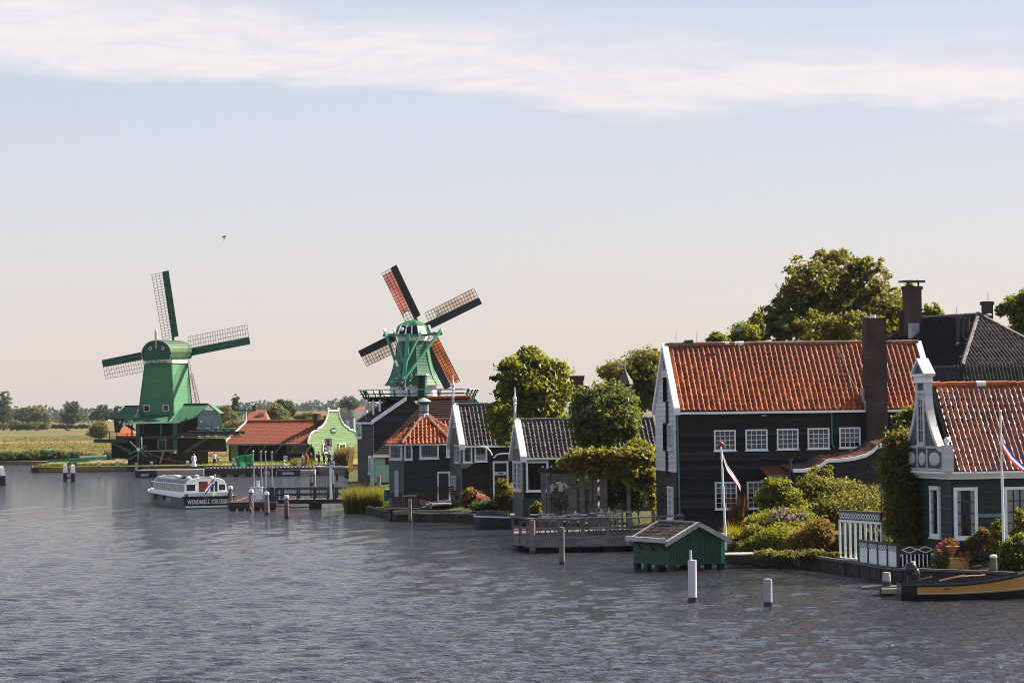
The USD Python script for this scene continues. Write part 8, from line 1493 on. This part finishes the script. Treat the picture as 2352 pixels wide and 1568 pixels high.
shrub('bank_creeper', 'olive creeper hanging from the quay edge below the shrubs', 1830, 0, 122.3, ((1760, 1271, 26, 9, .9), (1812, 1274, 24, 11, .6), (1868, 1272, 30, 9, .5), (1912, 1276, 18, 8, .2)), 4200, .12, 'leaf_olive', 31, gz=.4)
shrub('tangled_shrub', 'tangle of pale green shrubs before the brown boarded quay', 1700, 0, 128.5, ((1700, 1245, 30, 22, 0), (1730, 1228, 30, 22, 0), (1830, 1225, 30, 26, 0), (1680, 1262, 18, 12, 0)), 6500, .13, 'leaf_ivy', 33)
shrub('lilac_bush', 'bush with mauve flower spikes in the waterside garden', 1790, 0, 130, ((1790, 1195, 50, 26, 0), (1740, 1205, 34, 24, 0), (1835, 1200, 36, 32, 0)), 9000, .13, 'leaf_shrub', 14, flowers=('petal_mauve', ((1788, 1180, 7, 9, -1.2), (1800, 1172, 5, 8, -1.2), (1810, 1190, 8, 7, -1.3), (1839, 1184, 5, 6, -1.2), (1771, 1192, 5, 4, -1.2), (1822, 1187, 6, 5, -1.2)), 420, .09))
shrub('waterside_shrub', 'yellow green shrub mass hanging over the quay', 1765, 0, 127.5, ((1790, 1235, 52, 26, 0), (1745, 1255, 34, 24, 0), (1715, 1262, 26, 20, 0), (1800, 1265, 60, 22, 0)), 13000, .13, 'leaf_shrub', 15)
shrub('russet_shrub', 'brownish shrub mass left of the glass windbreak', 1870, 0, 126, ((1880, 1225, 34, 34, 0), (1850, 1245, 40, 30, 0), (1895, 1260, 28, 26, 0)), 11000, .13, 'leaf_brown', 16)
shrub('fern_bank', 'dark green plants spilling over the quay below the white panels', 2075, 0, 115.5, ((2075, 1300, 34, 24, 0), (2045, 1315, 30, 14, 0), (2105, 1290, 30, 24, 0), (2120, 1270, 16, 16, 0)), 9000, .12, 'leaf_dark', 17, gz=.4)
shrub('quay_bush', 'round feathery bush at the right edge by the white flagpole', 2335, 0, 111.5, ((2335, 1275, 36, 36, 0), (2350, 1250, 28, 24, 0), (2315, 1295, 22, 18, 0)), 12000, .11, 'leaf_reed', 18, gz=.9)
shrub('rose_bush', 'rust tinted rose bush under the front window of the gable house', 2245, 0, 113.5, ((2245, 1240, 22, 16, 0), (2260, 1225, 14, 14, 0), (2230, 1252, 16, 10, 0)), 2600, .11, 'leaf_brown', 19, gz=1.0)
shrub('rose_bush', 'leggy green rose bush climbing left of the white flagpole', 2288, 0, 113.2, ((2290, 1215, 14, 22, 0), (2282, 1240, 16, 18, 0), (2296, 1195, 8, 12, 0), (2275, 1262, 18, 14, 0)), 1900, .12, 'leaf_shrub', 20, gz=1.0)
shrub('climbing_rose', 'green climber across the drawn curtains at the right edge', 2345, 0, 113.8, ((2342, 1190, 14, 22, 0), (2352, 1215, 16, 20, 0), (2330, 1225, 10, 14, 0)), 1500, .12, 'leaf_ivy', 21, gz=1.0)
shrub('garden_shrub', 'mixed green and pink bush below the first grey gabled house', 1085, 0, 181, ((1085, 1140, 20, 18, 0), (1105, 1150, 20, 14, 0), (1072, 1155, 14, 14, 0)), 4200, .16, 'leaf_brown', 22, flowers=('petal_pink', ((1103, 1140, 12, 7, -.8), (1118, 1146, 8, 4, -.8)), 160, .12))
shrub('golden_bush', 'tall golden leaved bush in front of the white framed door', 1160, 0, 176, ((1155, 1112, 15, 16, 0), (1165, 1135, 24, 20, 0), (1175, 1155, 22, 18, 0), (1150, 1152, 18, 16, 0)), 5600, .16, 'leaf_gold', 23)
shrub('low_hedge', 'clipped low hedge between the two grey gabled houses', 1120, 0, 177, ((1105, 1162, 26, 10, 0), (1135, 1158, 26, 12, 0), (1150, 1162, 24, 10, 0)), 5200, .13, 'leaf_dark', 24, 'hedge')
shrub('corner_shrub', 'small yellow green shrub at the foot of the second grey house', 1235, 0, 158, ((1236, 1166, 13, 14, 0), (1225, 1172, 10, 9, 0)), 1500, .13, 'leaf_shrub', 25)
shrub('climber_tuft', 'leafy tuft above the ivy at the warehouse corner', 1465, 0, 158, ((1465, 1030, 30, 22, 0), (1485, 1045, 22, 22, 0), (1440, 1040, 20, 14, 0)), 4500, .17, 'leaf_shrub', 26, gz=RBZ)
shrub('creek_bush', 'small bush at the water foot of the tall black barn', 795, 0, 292, ((797, 1088, 6, 12, 0), (800, 1080, 5, 8, 0)), 1000, .2, 'leaf_shrub', 27)
# reeds and tall grasses
def spot(px, py, Y, z): p = A(px, py, Y); return [p[0], p[1], z]
def reeds(name, label, px0, px1, py, dY, n, h, lm, seed, cat, z=-.1, npp=7, w=.02, top=None, lean=(.05, 0)):
    rng = np.random.default_rng(seed); pts = []
    for _ in range(n): u = rng.random(); p = G(px0 + (px1 - px0) * u, py); pts.append([p[0], p[1] + rng.random() * dY, z])
    b = np.mean(pts, 0) * [1, 1, 0]; t = thing(name, label, cat, b); pts = np.array(pts) - b
    part(t, 'blades', blades(None, pts, h, npp, .10, w, lm, seed, lean), lm)
    if top: part(t, 'seed_heads', blades(None, pts[::3], h * 1.22, 2, .12, w * .8, top, seed + 1, lean), top)
reeds('reed_clump', 'big rounded clump of tall green reeds at the river edge', 797, 885, 1178, 4.5, 640, 1.45, 'leaf_reed', 3, 'reeds', npp=9, w=.028, top='leaf_straw', lean=(-.08, 0))
reeds('iris_clump', 'bright upright iris leaves beside the white flagpole of the warehouse', 1677, 1712, 1292, 3.5, 190, 1.0, 'leaf_shrub', 4, 'plants', .3, 8, .018, 'petal_yellow')
reeds('plume_grass', 'rust coloured feathery grass before the lower warehouse window', 1688, 1708, 1262, 1.0, 60, 1.55, 'leaf_rust', 5, 'grass clump', .8, 9, .012)
reeds('weed_bank', 'tall wild weeds and grasses beside the waiting group', 772, 802, 1082, 6, 420, 1.9, 'leaf_straw', 6, 'weeds', .4, 5, .05, 'leaf_reed'); reeds('weed_bank', 'yellow green weeds on the quay left of the waiting group', 668, 712, 1083, 6, 260, 1.0, 'leaf_reed', 7, 'weeds', .4, 5, .05)
def tufts(name, label, cat, poly_px, n, h, lm, seed, z, w, Yr, per=3, kind='stuff'):
    rng = np.random.default_rng(seed); P = []
    for _ in range(n):
        Y = Yr[0] * (Yr[1] / Yr[0]) ** rng.random(); px = rng.uniform(*poly_px); P.append([*A(px, 950, Y)[:2], z])
    P = np.array(P); k = meshkit.noise(P * [.02, .08, 0] * 1.0, seed); P = P[k > .42]
    blades(name, P, h, per, .5, w, lm, seed, (0, 0), label, cat, kind)
tufts('meadow_reeds', 'dry tan reeds of the open meadow', 'reeds', (-30, 620), 1500, .26, 'leaf_straw', 8, LBZ, .10, (424, 800)); tufts('meadow_grass', 'greener grass patches in the open meadow', 'grass', (-30, 620), 4500, .26, 'leaf_grass', 12, LBZ, .10, (424, 900))
tufts('bank_grass', 'sunlit tufts of grass along the sawmill quay', 'grass', (85, 790), 3800, .22, 'leaf_grass', 9, LBZ, .03, (359, 394)); 
for i, (a, b, h) in enumerate(((-8, 52, 26), (48, 96, 29), (94, 128, 30), (124, 152, 28), (150, 190, 24), (186, 222, 21), (238, 262, 22))):
    c = (a + b) / 2; l = ('reed bush at the far left end of the opposite bank', 'second reed bush from the left on the opposite bank', 'reed bush below the walker in the meadow', 'dark reed bush just right of the walker', 'reed bush behind the green stacked beams', 'low reed bush left of the sawmill', 'small bush by the dark side block of the sawmill')[i]
    base = A(c, 950, 418) * [1, 1, 0] + [0, 0, LBZ - .3]; t = thing('bank_bush', l, 'bush', base); w = (b - a) / 2 / 15.6; part(t, 'foliage', leaf_cloud([((dx * w, 0, h / 15.6 * .45), (w * .5, 1.6, h / 15.6 * .52)) for dx in (-.62, -.2, .2, .62)], 2600, .32, 40 + i, .45, 10, .15), 'leaf_round' if i % 2 else 'leaf_far')
# trees of the open country
F_ = 'scattered trees of the open country'
def far_tree(label, px, base_y, Y, blobs, n, size, lm, seed, name='field_tree', shell=.45): ptree(name, label, px, Y, 7 - (base_y - (942 - .0125 * (px - 1176))) * Y / FOC if False else LBZ, blobs, n, size, lm, seed, .5, cat='tree', limbs=5, shell=shell, spread=.16)
far_tree('tall dark poplar at the left picture edge', 8, 985, 1350, ((6, 918, 20, 18, 0), (8, 945, 26, 24, 0), (10, 968, 30, 18, 0), (12, 905, 10, 8, 0)), 3600, .95, 'leaf_far', 51)
far_tree('dark tree mass between the poplar and the willow', 45, 985, 1380, ((40, 955, 24, 20, 0), (52, 965, 22, 20, 0), (34, 972, 24, 14, 0), (62, 945, 12, 12, 0)), 3400, .95, 'leaf_far', 52)
far_tree('large pale willow at the end of the left tree group', 88, 985, 1330, ((86, 945, 24, 18, 0), (94, 960, 22, 20, 0), (80, 968, 26, 18, 0), (104, 972, 12, 14, 0), (78, 940, 10, 10, 0)), 4200, .95, 'leaf_willow', 53)
for i, (a, b, l) in enumerate(((20, 62, 'low bushes below the left tree group'), (58, 112, 'low bushes below the pale willow'))): far_tree(l, (a + b) / 2, 985, 1300, ((a + 8, 978, 14, 8, 0), ((a + b) / 2, 976, 16, 10, 0), (b - 8, 979, 14, 8, 0)), 1600, .9, 'leaf_round', 60 + i, 'field_bush')
far_tree('lone dark tree standing over a small house in the meadow', 166, 975, 1480, ((166, 935, 20, 14, 0), (164, 950, 24, 16, 0), (160, 964, 22, 12, 0), (182, 958, 12, 10, 0), (172, 928, 10, 7, 0)), 4200, .9, 'leaf_far', 54)
far_tree('hedge line at the foot of the lone tree', 160, 983, 1250, tuple((122 + k * 9, 979, 7, 5, 0) for k in range(10)), 2600, .8, 'leaf_far', 55, 'field_hedge', .3)
far_tree('hazy tree pair left of the sawmill roof', 236, 968, 1600, ((236, 940, 14, 11, 0), (232, 955, 18, 13, 0), (250, 950, 12, 13, 0), (214, 955, 12, 10, 0)), 3000, 1.0, 'leaf_far', 56)
far_tree('tree just left of the sawmill body', 272, 965, 1500, ((272, 940, 10, 9, 0), (268, 952, 16, 12, 0), (285, 950, 12, 12, 0)), 2000, .95, 'leaf_far', 57)
far_tree('olive bush near the meadow fence', 227, 1008, 800, ((227, 982, 20, 16, 0), (222, 994, 22, 12, 0), (238, 990, 14, 14, 0)), 3400, .5, 'leaf_olive', 58)
far_tree('pale willow right of the sawmill', 520, 985, 800, ((516, 945, 18, 14, 0), (524, 960, 24, 18, 0), (506, 968, 16, 14, 0)), 3600, .55, 'leaf_willow', 59)
far_tree('slim dark poplar above the pale willow', 541, 985, 830, ((541, 918, 8, 10, 0), (540, 935, 10, 14, 0), (543, 952, 10, 12, 0)), 2200, .5, 'leaf_far', 61)
far_tree('broad bush before the red farmhouse', 540, 985, 700, ((520, 978, 18, 10, 0), (545, 976, 18, 10, 0), (565, 972, 12, 8, 0)), 2600, .45, 'leaf_olive', 62, 'field_bush')
far_tree('grey green willow right of the red farmhouse', 636, 970, 700, ((630, 940, 20, 14, 0), (640, 952, 26, 18, 0), (622, 958, 16, 12, 0)), 3600, .5, 'leaf_willow', 63)
far_tree('darker tree behind the grey green willow', 660, 968, 740, ((660, 930, 16, 11, 0), (668, 945, 12, 14, 0), (645, 926, 14, 8, 0)), 2600, .5, 'leaf_far', 64)
far_tree('round bushes before the brown barn', 700, 970, 650, ((690, 960, 16, 8, 0), (708, 956, 18, 9, 0), (728, 960, 12, 7, 0)), 2400, .45, 'leaf_round', 65, 'field_bush')
far_tree('round grey green tree above the white far shed', 802, 945, 1400, ((802, 920, 20, 10, 0), (794, 928, 16, 9, 0), (814, 930, 14, 9, 0)), 2600, .8, 'leaf_far', 66)
rng = np.random.default_rng(77)
def woods():
    B = []; n = 150; Ys = rng.uniform(3600, 4600, n)
    for i in range(n): px = -60 + 1260 * (i + rng.random()) / n; Y = Ys[i]; s = scale_at(Y); h = rng.uniform(13, 20) + (6 if 540 < px < 860 else 0); x = A(px, 950, Y)[0]; B.append(((x, Y, LBZ + h * .5), (rng.uniform(9, 17), 10, h * .55)))
    m = leaf_cloud(B, 60000, 4.2, 78, .15, 12, .14); solid('distant_woods', m, 'leaf_far', 'blue hazy belt of far woods along the horizon', 'woods', 'stuff')
    B = []
    for i in range(60): px = -60 + 900 * (i + rng.random()) / 60; Y = rng.uniform(2300, 2900); x = A(px, 950, Y)[0]; h = rng.uniform(4, 9); B.append(((x, Y, LBZ + h * .5), (rng.uniform(6, 12), 6, h * .55)))
    m = leaf_cloud(B, 9000, 2.0, 79, .4, 12, .12); solid('distant_hedges', m, 'leaf_far', 'nearer dark hedges and groves across the far meadow', 'hedges', 'stuff')
woods()
# green stacked beams (a spare sail stock) on trestles at the grass point, and a rowing skiff of a plank beside it
def spare_stock():
    Y = 366; W = lambda a, b: A(.2743 * a * .5742 / .5742 + 0, 0, Y) if False else A(a * .3150 / 1.0, 872.8 + b * .15752, Y)
    def q(a, b): return A(a * .15752, 872.8 + b * .15752, Y)
    o = q(1000, 1240) * [1, 1, 0] + [0, 0, LBZ]; t = thing('spare_sail_stock', 'long green riveted sail stock resting on trestles at the grass point', 'beam', o); p = [q(695, 1178) - o, q(1000, 1172) - o, q(1300, 1158) - o, q(1560, 1128) - o]; m = MB()
    for a, b, w in zip(p[:-1], p[1:], (.35, .6, .35)): m.beam(a, b, .4, w)
    part(t, 'stock', m, 'mill_mint')
    for k in range(14): c = p[0] + (p[2] - p[0]) * (k + 1) / 15; part(t, 'bolt_plate', MB().box(c[0] - .12, c[0] + .12, c[1] - .24, c[1] - .2, c[2] - .05, c[2] + .07), 'mill_green_dark')
    for a in (1010, 1085): c = q(a, 1200) - o; part(t, 'trestle', MB().beam((c[0] - .3, c[1], 0), (c[0], c[1], c[2]), .16).beam((c[0] + .5, c[1], 0), (c[0], c[1], c[2]), .16), 'dark_wood')
    o = q(1350, 1115); b = MB(); b.beam(q(1165, 1120) - o, q(1545, 1098) - o, .5, .22); b.xf(TR(*o)); solid('white_beam', b, 'white_board', 'long white painted beam lying behind the green sail stock', 'beam')
spare_stock()
# ================================================================ people and the gull
import manifold3d as m3
def hulls(segs, n=10):
    """chains of (point, radius): neighbouring balls are wrapped together, all joined into one body"""
    out = []
    for chain in segs:
        S = [m3.Manifold.sphere(r, n).translate([float(x) for x in p]) for p, r in chain]
        out += [m3.Manifold.batch_hull([a, b]) for a, b in zip(S[:-1], S[1:])] if len(S) > 1 else S
    return m3.Manifold.batch_boolean(out, m3.OpType.Add)
cloth_made = {}
def cl(c):
    k = 'cloth_' + '_'.join(str(int(x * 100)) for x in c)
    if k not in M: mat(k, c, 0.85, 0.12, 6.0)
    return k
def person(label, loc, face, top, bottom, hair=(.015, .012, .01), h=1.72, arms='down', legs='stand', skirt=False, long_sleeve=False, hat=None, short=False, long_hair=False, bag=None):
    """face: the way the figure looks, in degrees (0 = away from the viewer, 180 = towards)"""
    t = thing('person', label, 'person', loc, face); k = h / 1.75; v = lambda x, y, z: np.array([x, y, z]) * k
    sit = legs == 'sit'; dz = -.42 if sit else 0
    hip, chest, neck, head = v(0, 0, .95 + dz * 1.9), v(0, -.02 if not sit else .06, 1.32 + dz * 1.9), v(0, 0 if not sit else .08, 1.48 + dz * 1.9), v(0, .02 if not sit else .12, 1.63 + dz * 1.9)
    L = {}
    for s in (-1, 1):
        if sit: L[s] = [(hip + v(s * .09, 0, 0), .095 * k), (v(s * .13, .42, .30), .07 * k), (v(s * .12, .72, .05), .05 * k), (v(s * .12, .84, .04), .04 * k)]
        elif legs == 'step': L[s] = [(hip + v(s * .09, 0, 0), .095 * k), (v(s * .10, .10 * s + .04, .50), .07 * k), (v(s * .10, .16 * s, .08), .045 * k), (v(s * .10, .16 * s + .13, .035), .035 * k)]
        else: L[s] = [(hip + v(s * .09, 0, 0), .095 * k), (v(s * .11, .02, .50), .068 * k), (v(s * .12, -.02, .08), .045 * k), (v(s * .13, .12, .035), .035 * k)]
    Ar = {}
    for s in (-1, 1):
        sh = chest + v(s * .19, 0, .09)
        if arms == 'camera': el, wr = sh + v(s * .10, .14, -.24), head + v(s * .06, .26, .02)
        elif arms == 'hip': el, wr = sh + v(s * .16, -.06, -.27), hip + v(s * .14, .10, .10)
        elif arms == 'front': el, wr = sh + v(s * .06, .04, -.28), chest + v(s * .05, .26, -.22)
        elif arms == 'knees': el, wr = sh + v(s * .05, .16, -.24), v(s * .06, .55, .36)
        else: el, wr = sh + v(s * .07, -.02, -.28), sh + v(s * .08, .06, -.53)
        Ar[s] = [(sh, .055 * k), (el, .043 * k), (wr, .032 * k)]
    segs = [[(hip, .135 * k), (chest, .15 * k), (neck, .06 * k), (head - v(0, 0, .04), .07 * k)], [(chest + v(-.16, 0, .08), .075 * k), (chest + v(.16, 0, .08), .075 * k)], [(head - v(0, 0, .03), .075 * k), (head + v(0, -.01, .05), .095 * k)], [(head + v(0, .09, -.01), .018 * k), (head + v(0, .11, -.025), .014 * k)]]
    for s in (-1, 1):
        segs += [L[s], Ar[s], [(head + v(s * .092, 0, 0), .02 * k)]]; w = Ar[s][2][0]; d = w - Ar[s][1][0]; d = d / np.linalg.norm(d); sd = np.array([d[1], -d[0], .3]); sd /= np.linalg.norm(sd)
        segs.append([(w, .03 * k), (w + d * .08 * k, .034 * k)])
        for f, ln in zip((-.03, -.01, .01, .03), (.06, .075, .07, .05)): b = w + (d * .08 + sd * f) * k; segs.append([(b, .009 * k), (b + d * ln * .6 * k, .008 * k), (b + (d * ln + np.array([0, 0, -.02])) * k, .007 * k)])
        segs.append([(w + d * .03 * k, .011 * k), (w + (d * .07 + sd * -s * .05) * k, .009 * k)])
    part(t, 'body', hulls(segs), 'skin', 60)
    sl = 3 if long_sleeve else 2; g = .016 * k
    S = [[(hip + v(0, 0, .02), .145 * k), (chest, .165 * k), (neck - v(0, 0, .06), .075 * k)], [(chest + v(-.17, 0, .08), .085 * k), (chest + v(.17, 0, .08), .085 * k)]] + [[(p, r + g * 1.3) for p, r in (Ar[s][:sl] if long_sleeve else [Ar[s][0], ((Ar[s][0][0] + Ar[s][1][0]) / 2, .05 * k)])] for s in (-1, 1)]
    part(t, 'shirt' if not skirt else 'dress_top', hulls(S), cl(top), 60)
    if skirt: part(t, 'skirt', MB().lathe([(.33 * k, .18 * k), (.30 * k, .30 * k), (.24 * k, .65 * k), (.16 * k, 1.02 * k)], (0, 0, 0), 16), cl(bottom), 60)
    else: part(t, 'trousers' if not short else 'shorts', hulls([[(hip, .15 * k), (hip + v(0, 0, -.05), .14 * k)]] + [[(p, r + g) for p, r in (L[s][:3] if not short else [L[s][0], (L[s][0][0] * .1 + L[s][1][0] * .9, .08 * k)])] for s in (-1, 1)]), cl(bottom), 60)
    part(t, 'shoes', hulls([[(L[s][3][0] - v(0, .10, 0), .045 * k), (L[s][3][0] + v(0, .02, -.005), .04 * k)] for s in (-1, 1)]), 'dark_metal', 60)
    H = [[(head + v(0, -.02, .05), .10 * k), (head + v(0, -.045, .02), .095 * k)]] + ([[(head + v(0, -.07, .02), .08 * k), (chest + v(0, -.15, .08), .06 * k)]] if long_hair else []); part(t, 'hair', hulls(H), cl(hair), 60)
    for s in (-1, 1): part(t, 'eye', MB().sphere(head + v(s * .035, .082, .012), .011 * k, 1), 'room_dark')
    part(t, 'mouth', MB().sphere(head + v(0, .082, -.055), .012 * k, 1, (1.8, .6, .5)), 'red_paint')
    if hat: part(t, 'sun_hat', MB().lathe([(.22 * k, 0), (.21 * k, .02), (.11 * k, .04), (.10 * k, .12), (.06 * k, .15), (0, .155)], head + v(0, 0, .05), 14), cl(hat), 40)
    if bag:
        a = math.radians(face); o = np.array(loc) + RZ(face)[:3, :3] @ (chest + v(0, -.24, -.08)); b = thing('backpack', bag[1], 'backpack', o, face); part(b, 'pack', hulls([[((-.09, 0, -.16), .09), ((.09, 0, -.16), .09), ((.08, 0, .14), .08), ((-.08, 0, .14), .08), ((-.09, 0, -.16), .09)], [((0, -.04, -.12), .11), ((0, -.03, .12), .10)]]), cl(bag[0]), 60); part(b, 'strap', MB().tube([(-.1, .05, .14), (-.12, .2, .2), (-.13, .30, .05)], .018, 5).tube([(.1, .05, .14), (.12, .2, .2), (.13, .30, .05)], .018, 5), cl(bag[0]))
    return t
def qd(a, b, z=.55): return G(*zq(a, b), z)
person('woman in a long white dress walking on the quay before the sawmill', qd(1502, 1176), 200, (.7, .7, .72), (.7, .7, .72), skirt=True, legs='step', long_sleeve=True, long_hair=True, h=1.7)
person('man in white shirt and dark shorts photographing with raised arms', qd(1812, 1166), 15, (.6, .6, .62), (.02, .025, .05), arms='camera', short=True, h=1.8)
c = A(112, 1049, 432); person('man in a pale turquoise shirt walking in the meadow, seen from behind', [c[0], c[1], LBZ], -20, (.30, .58, .58), (.5, .5, .5), arms='hip', h=1.78)
p = F0 = G(*z4(850, 888), .6); person('seated person with a sun hat and knees drawn up on the jetty edge', p + [0, .6, 0], -80, (.45, .5, .6), (.03, .05, .12), legs='sit', arms='knees', hat=(.5, .42, .3), h=1.7, short=True)
def gq(a, b, z=.58): return G(*z4(a, b), z)
person('person in a white top at the left of the waiting group', gq(1095, 862), 60, (.65, .65, .68), (.03, .03, .04), h=1.62, long_hair=True)
person('woman in orange red trousers with blond hair in the waiting group', gq(1132, 868), 30, (.30, .13, .05), (.45, .06, .03), (.22, .11, .04), h=1.66, long_hair=True, bag=((.42, .03, .06), 'bright red rucksack of the woman in orange red trousers'))
person('tall man in a black jacket, back to the shed opening', gq(1185, 860), 20, (.015, .015, .02), (.09, .08, .08), long_sleeve=True, h=1.8)
person('man in red jacket and black shorts left of the crossed out bollard sign', gq(1284, 855), -60, (.36, .03, .03), (.02, .02, .02), long_sleeve=True, short=True, arms='front', h=1.74, bag=((.03, .05, .055), 'dark teal rucksack of the man in the red jacket'))
person('stooping man in black carrying a white bag', gq(1345, 856), -75, (.02, .02, .022), (.02, .02, .02), long_sleeve=True, short=True, arms='front', h=1.72)
person('person in an open dark jacket with a beige pouch, below the crossed out bollard sign', gq(1408, 858), 170, (.03, .028, .028), (.015, .015, .017), long_sleeve=True, arms='front', legs='step', h=1.72)
person('woman in light blue at the right of the waiting group', gq(1475, 850), 190, (.25, .27, .38), (.10, .14, .28), long_sleeve=True, long_hair=True, h=1.64)
person('woman in dark blue with long dark hair, rightmost of the waiting group', gq(1500, 845), 10, (.03, .035, .08), (.03, .035, .07), long_sleeve=True, long_hair=True, h=1.76, bag=((.02, .02, .04), 'navy rucksack of the rightmost woman in dark blue'))
def bag(name, label, a, b, c, s, m):
    o = gq(a, b); t = thing(name, label, 'bag', o); part(t, 'bag_body', hulls([[((-s, 0, .1), .1), ((s, 0, .1), .1), ((s * .7, 0, .28), .07), ((-s * .7, 0, .28), .07), ((-s, 0, .1), .1)]]), cl(m), 60); part(t, 'handle', MB().tube([(-s * .5, 0, .33), (0, 0, .45), (s * .5, 0, .33)], .018, 5), cl(m))
bag('turquoise_bag', 'turquoise bag lying on the open barge at the right', 1538, 858, 0, .22, (.05, .38, .45)); bag('white_bag', 'white carrier bag held by the stooping man', 1350, 835, 0, .12, (.7, .7, .7)); bag('black_bag', 'black bag beside the turquoise bag', 1495, 868, 0, .4, (.02, .02, .025))
def gull():
    c = A(514, 545, 150); t = thing('gull', 'dark gull silhouette flying alone in the open sky', 'bird', c); s = 1 / scale_at(150) * .2931 * .1
    def q(a, b, y=0): return np.array([(a - 900) * s, y, -(b - 870) * s])
    part(t, 'body', hulls([[(q(740, 855, .1), .012), (q(820, 845, .05), .022), (q(900, 825), .038), (q(1000, 820, -.05), .034), (q(1060, 800, -.1), .026), (q(1085, 805, -.14), .010)]]), 'dark_metal', 60)
    part(t, 'wing', MB().add([q(870, 800), q(930, 900), q(1015, 940, -.1), q(985, 1030, -.15), q(840, 1230, -.3), q(910, 1010, -.12)], [[0, 1, 5], [1, 2, 5], [2, 3, 5], [3, 4, 5]]), 'dark_metal'); part(t, 'wing', MB().add([q(870, 800), q(950, 790), q(1000, 690, .3), q(900, 730, .2)], [[0, 1, 2], [0, 2, 3]]), 'dark_metal')
gull()
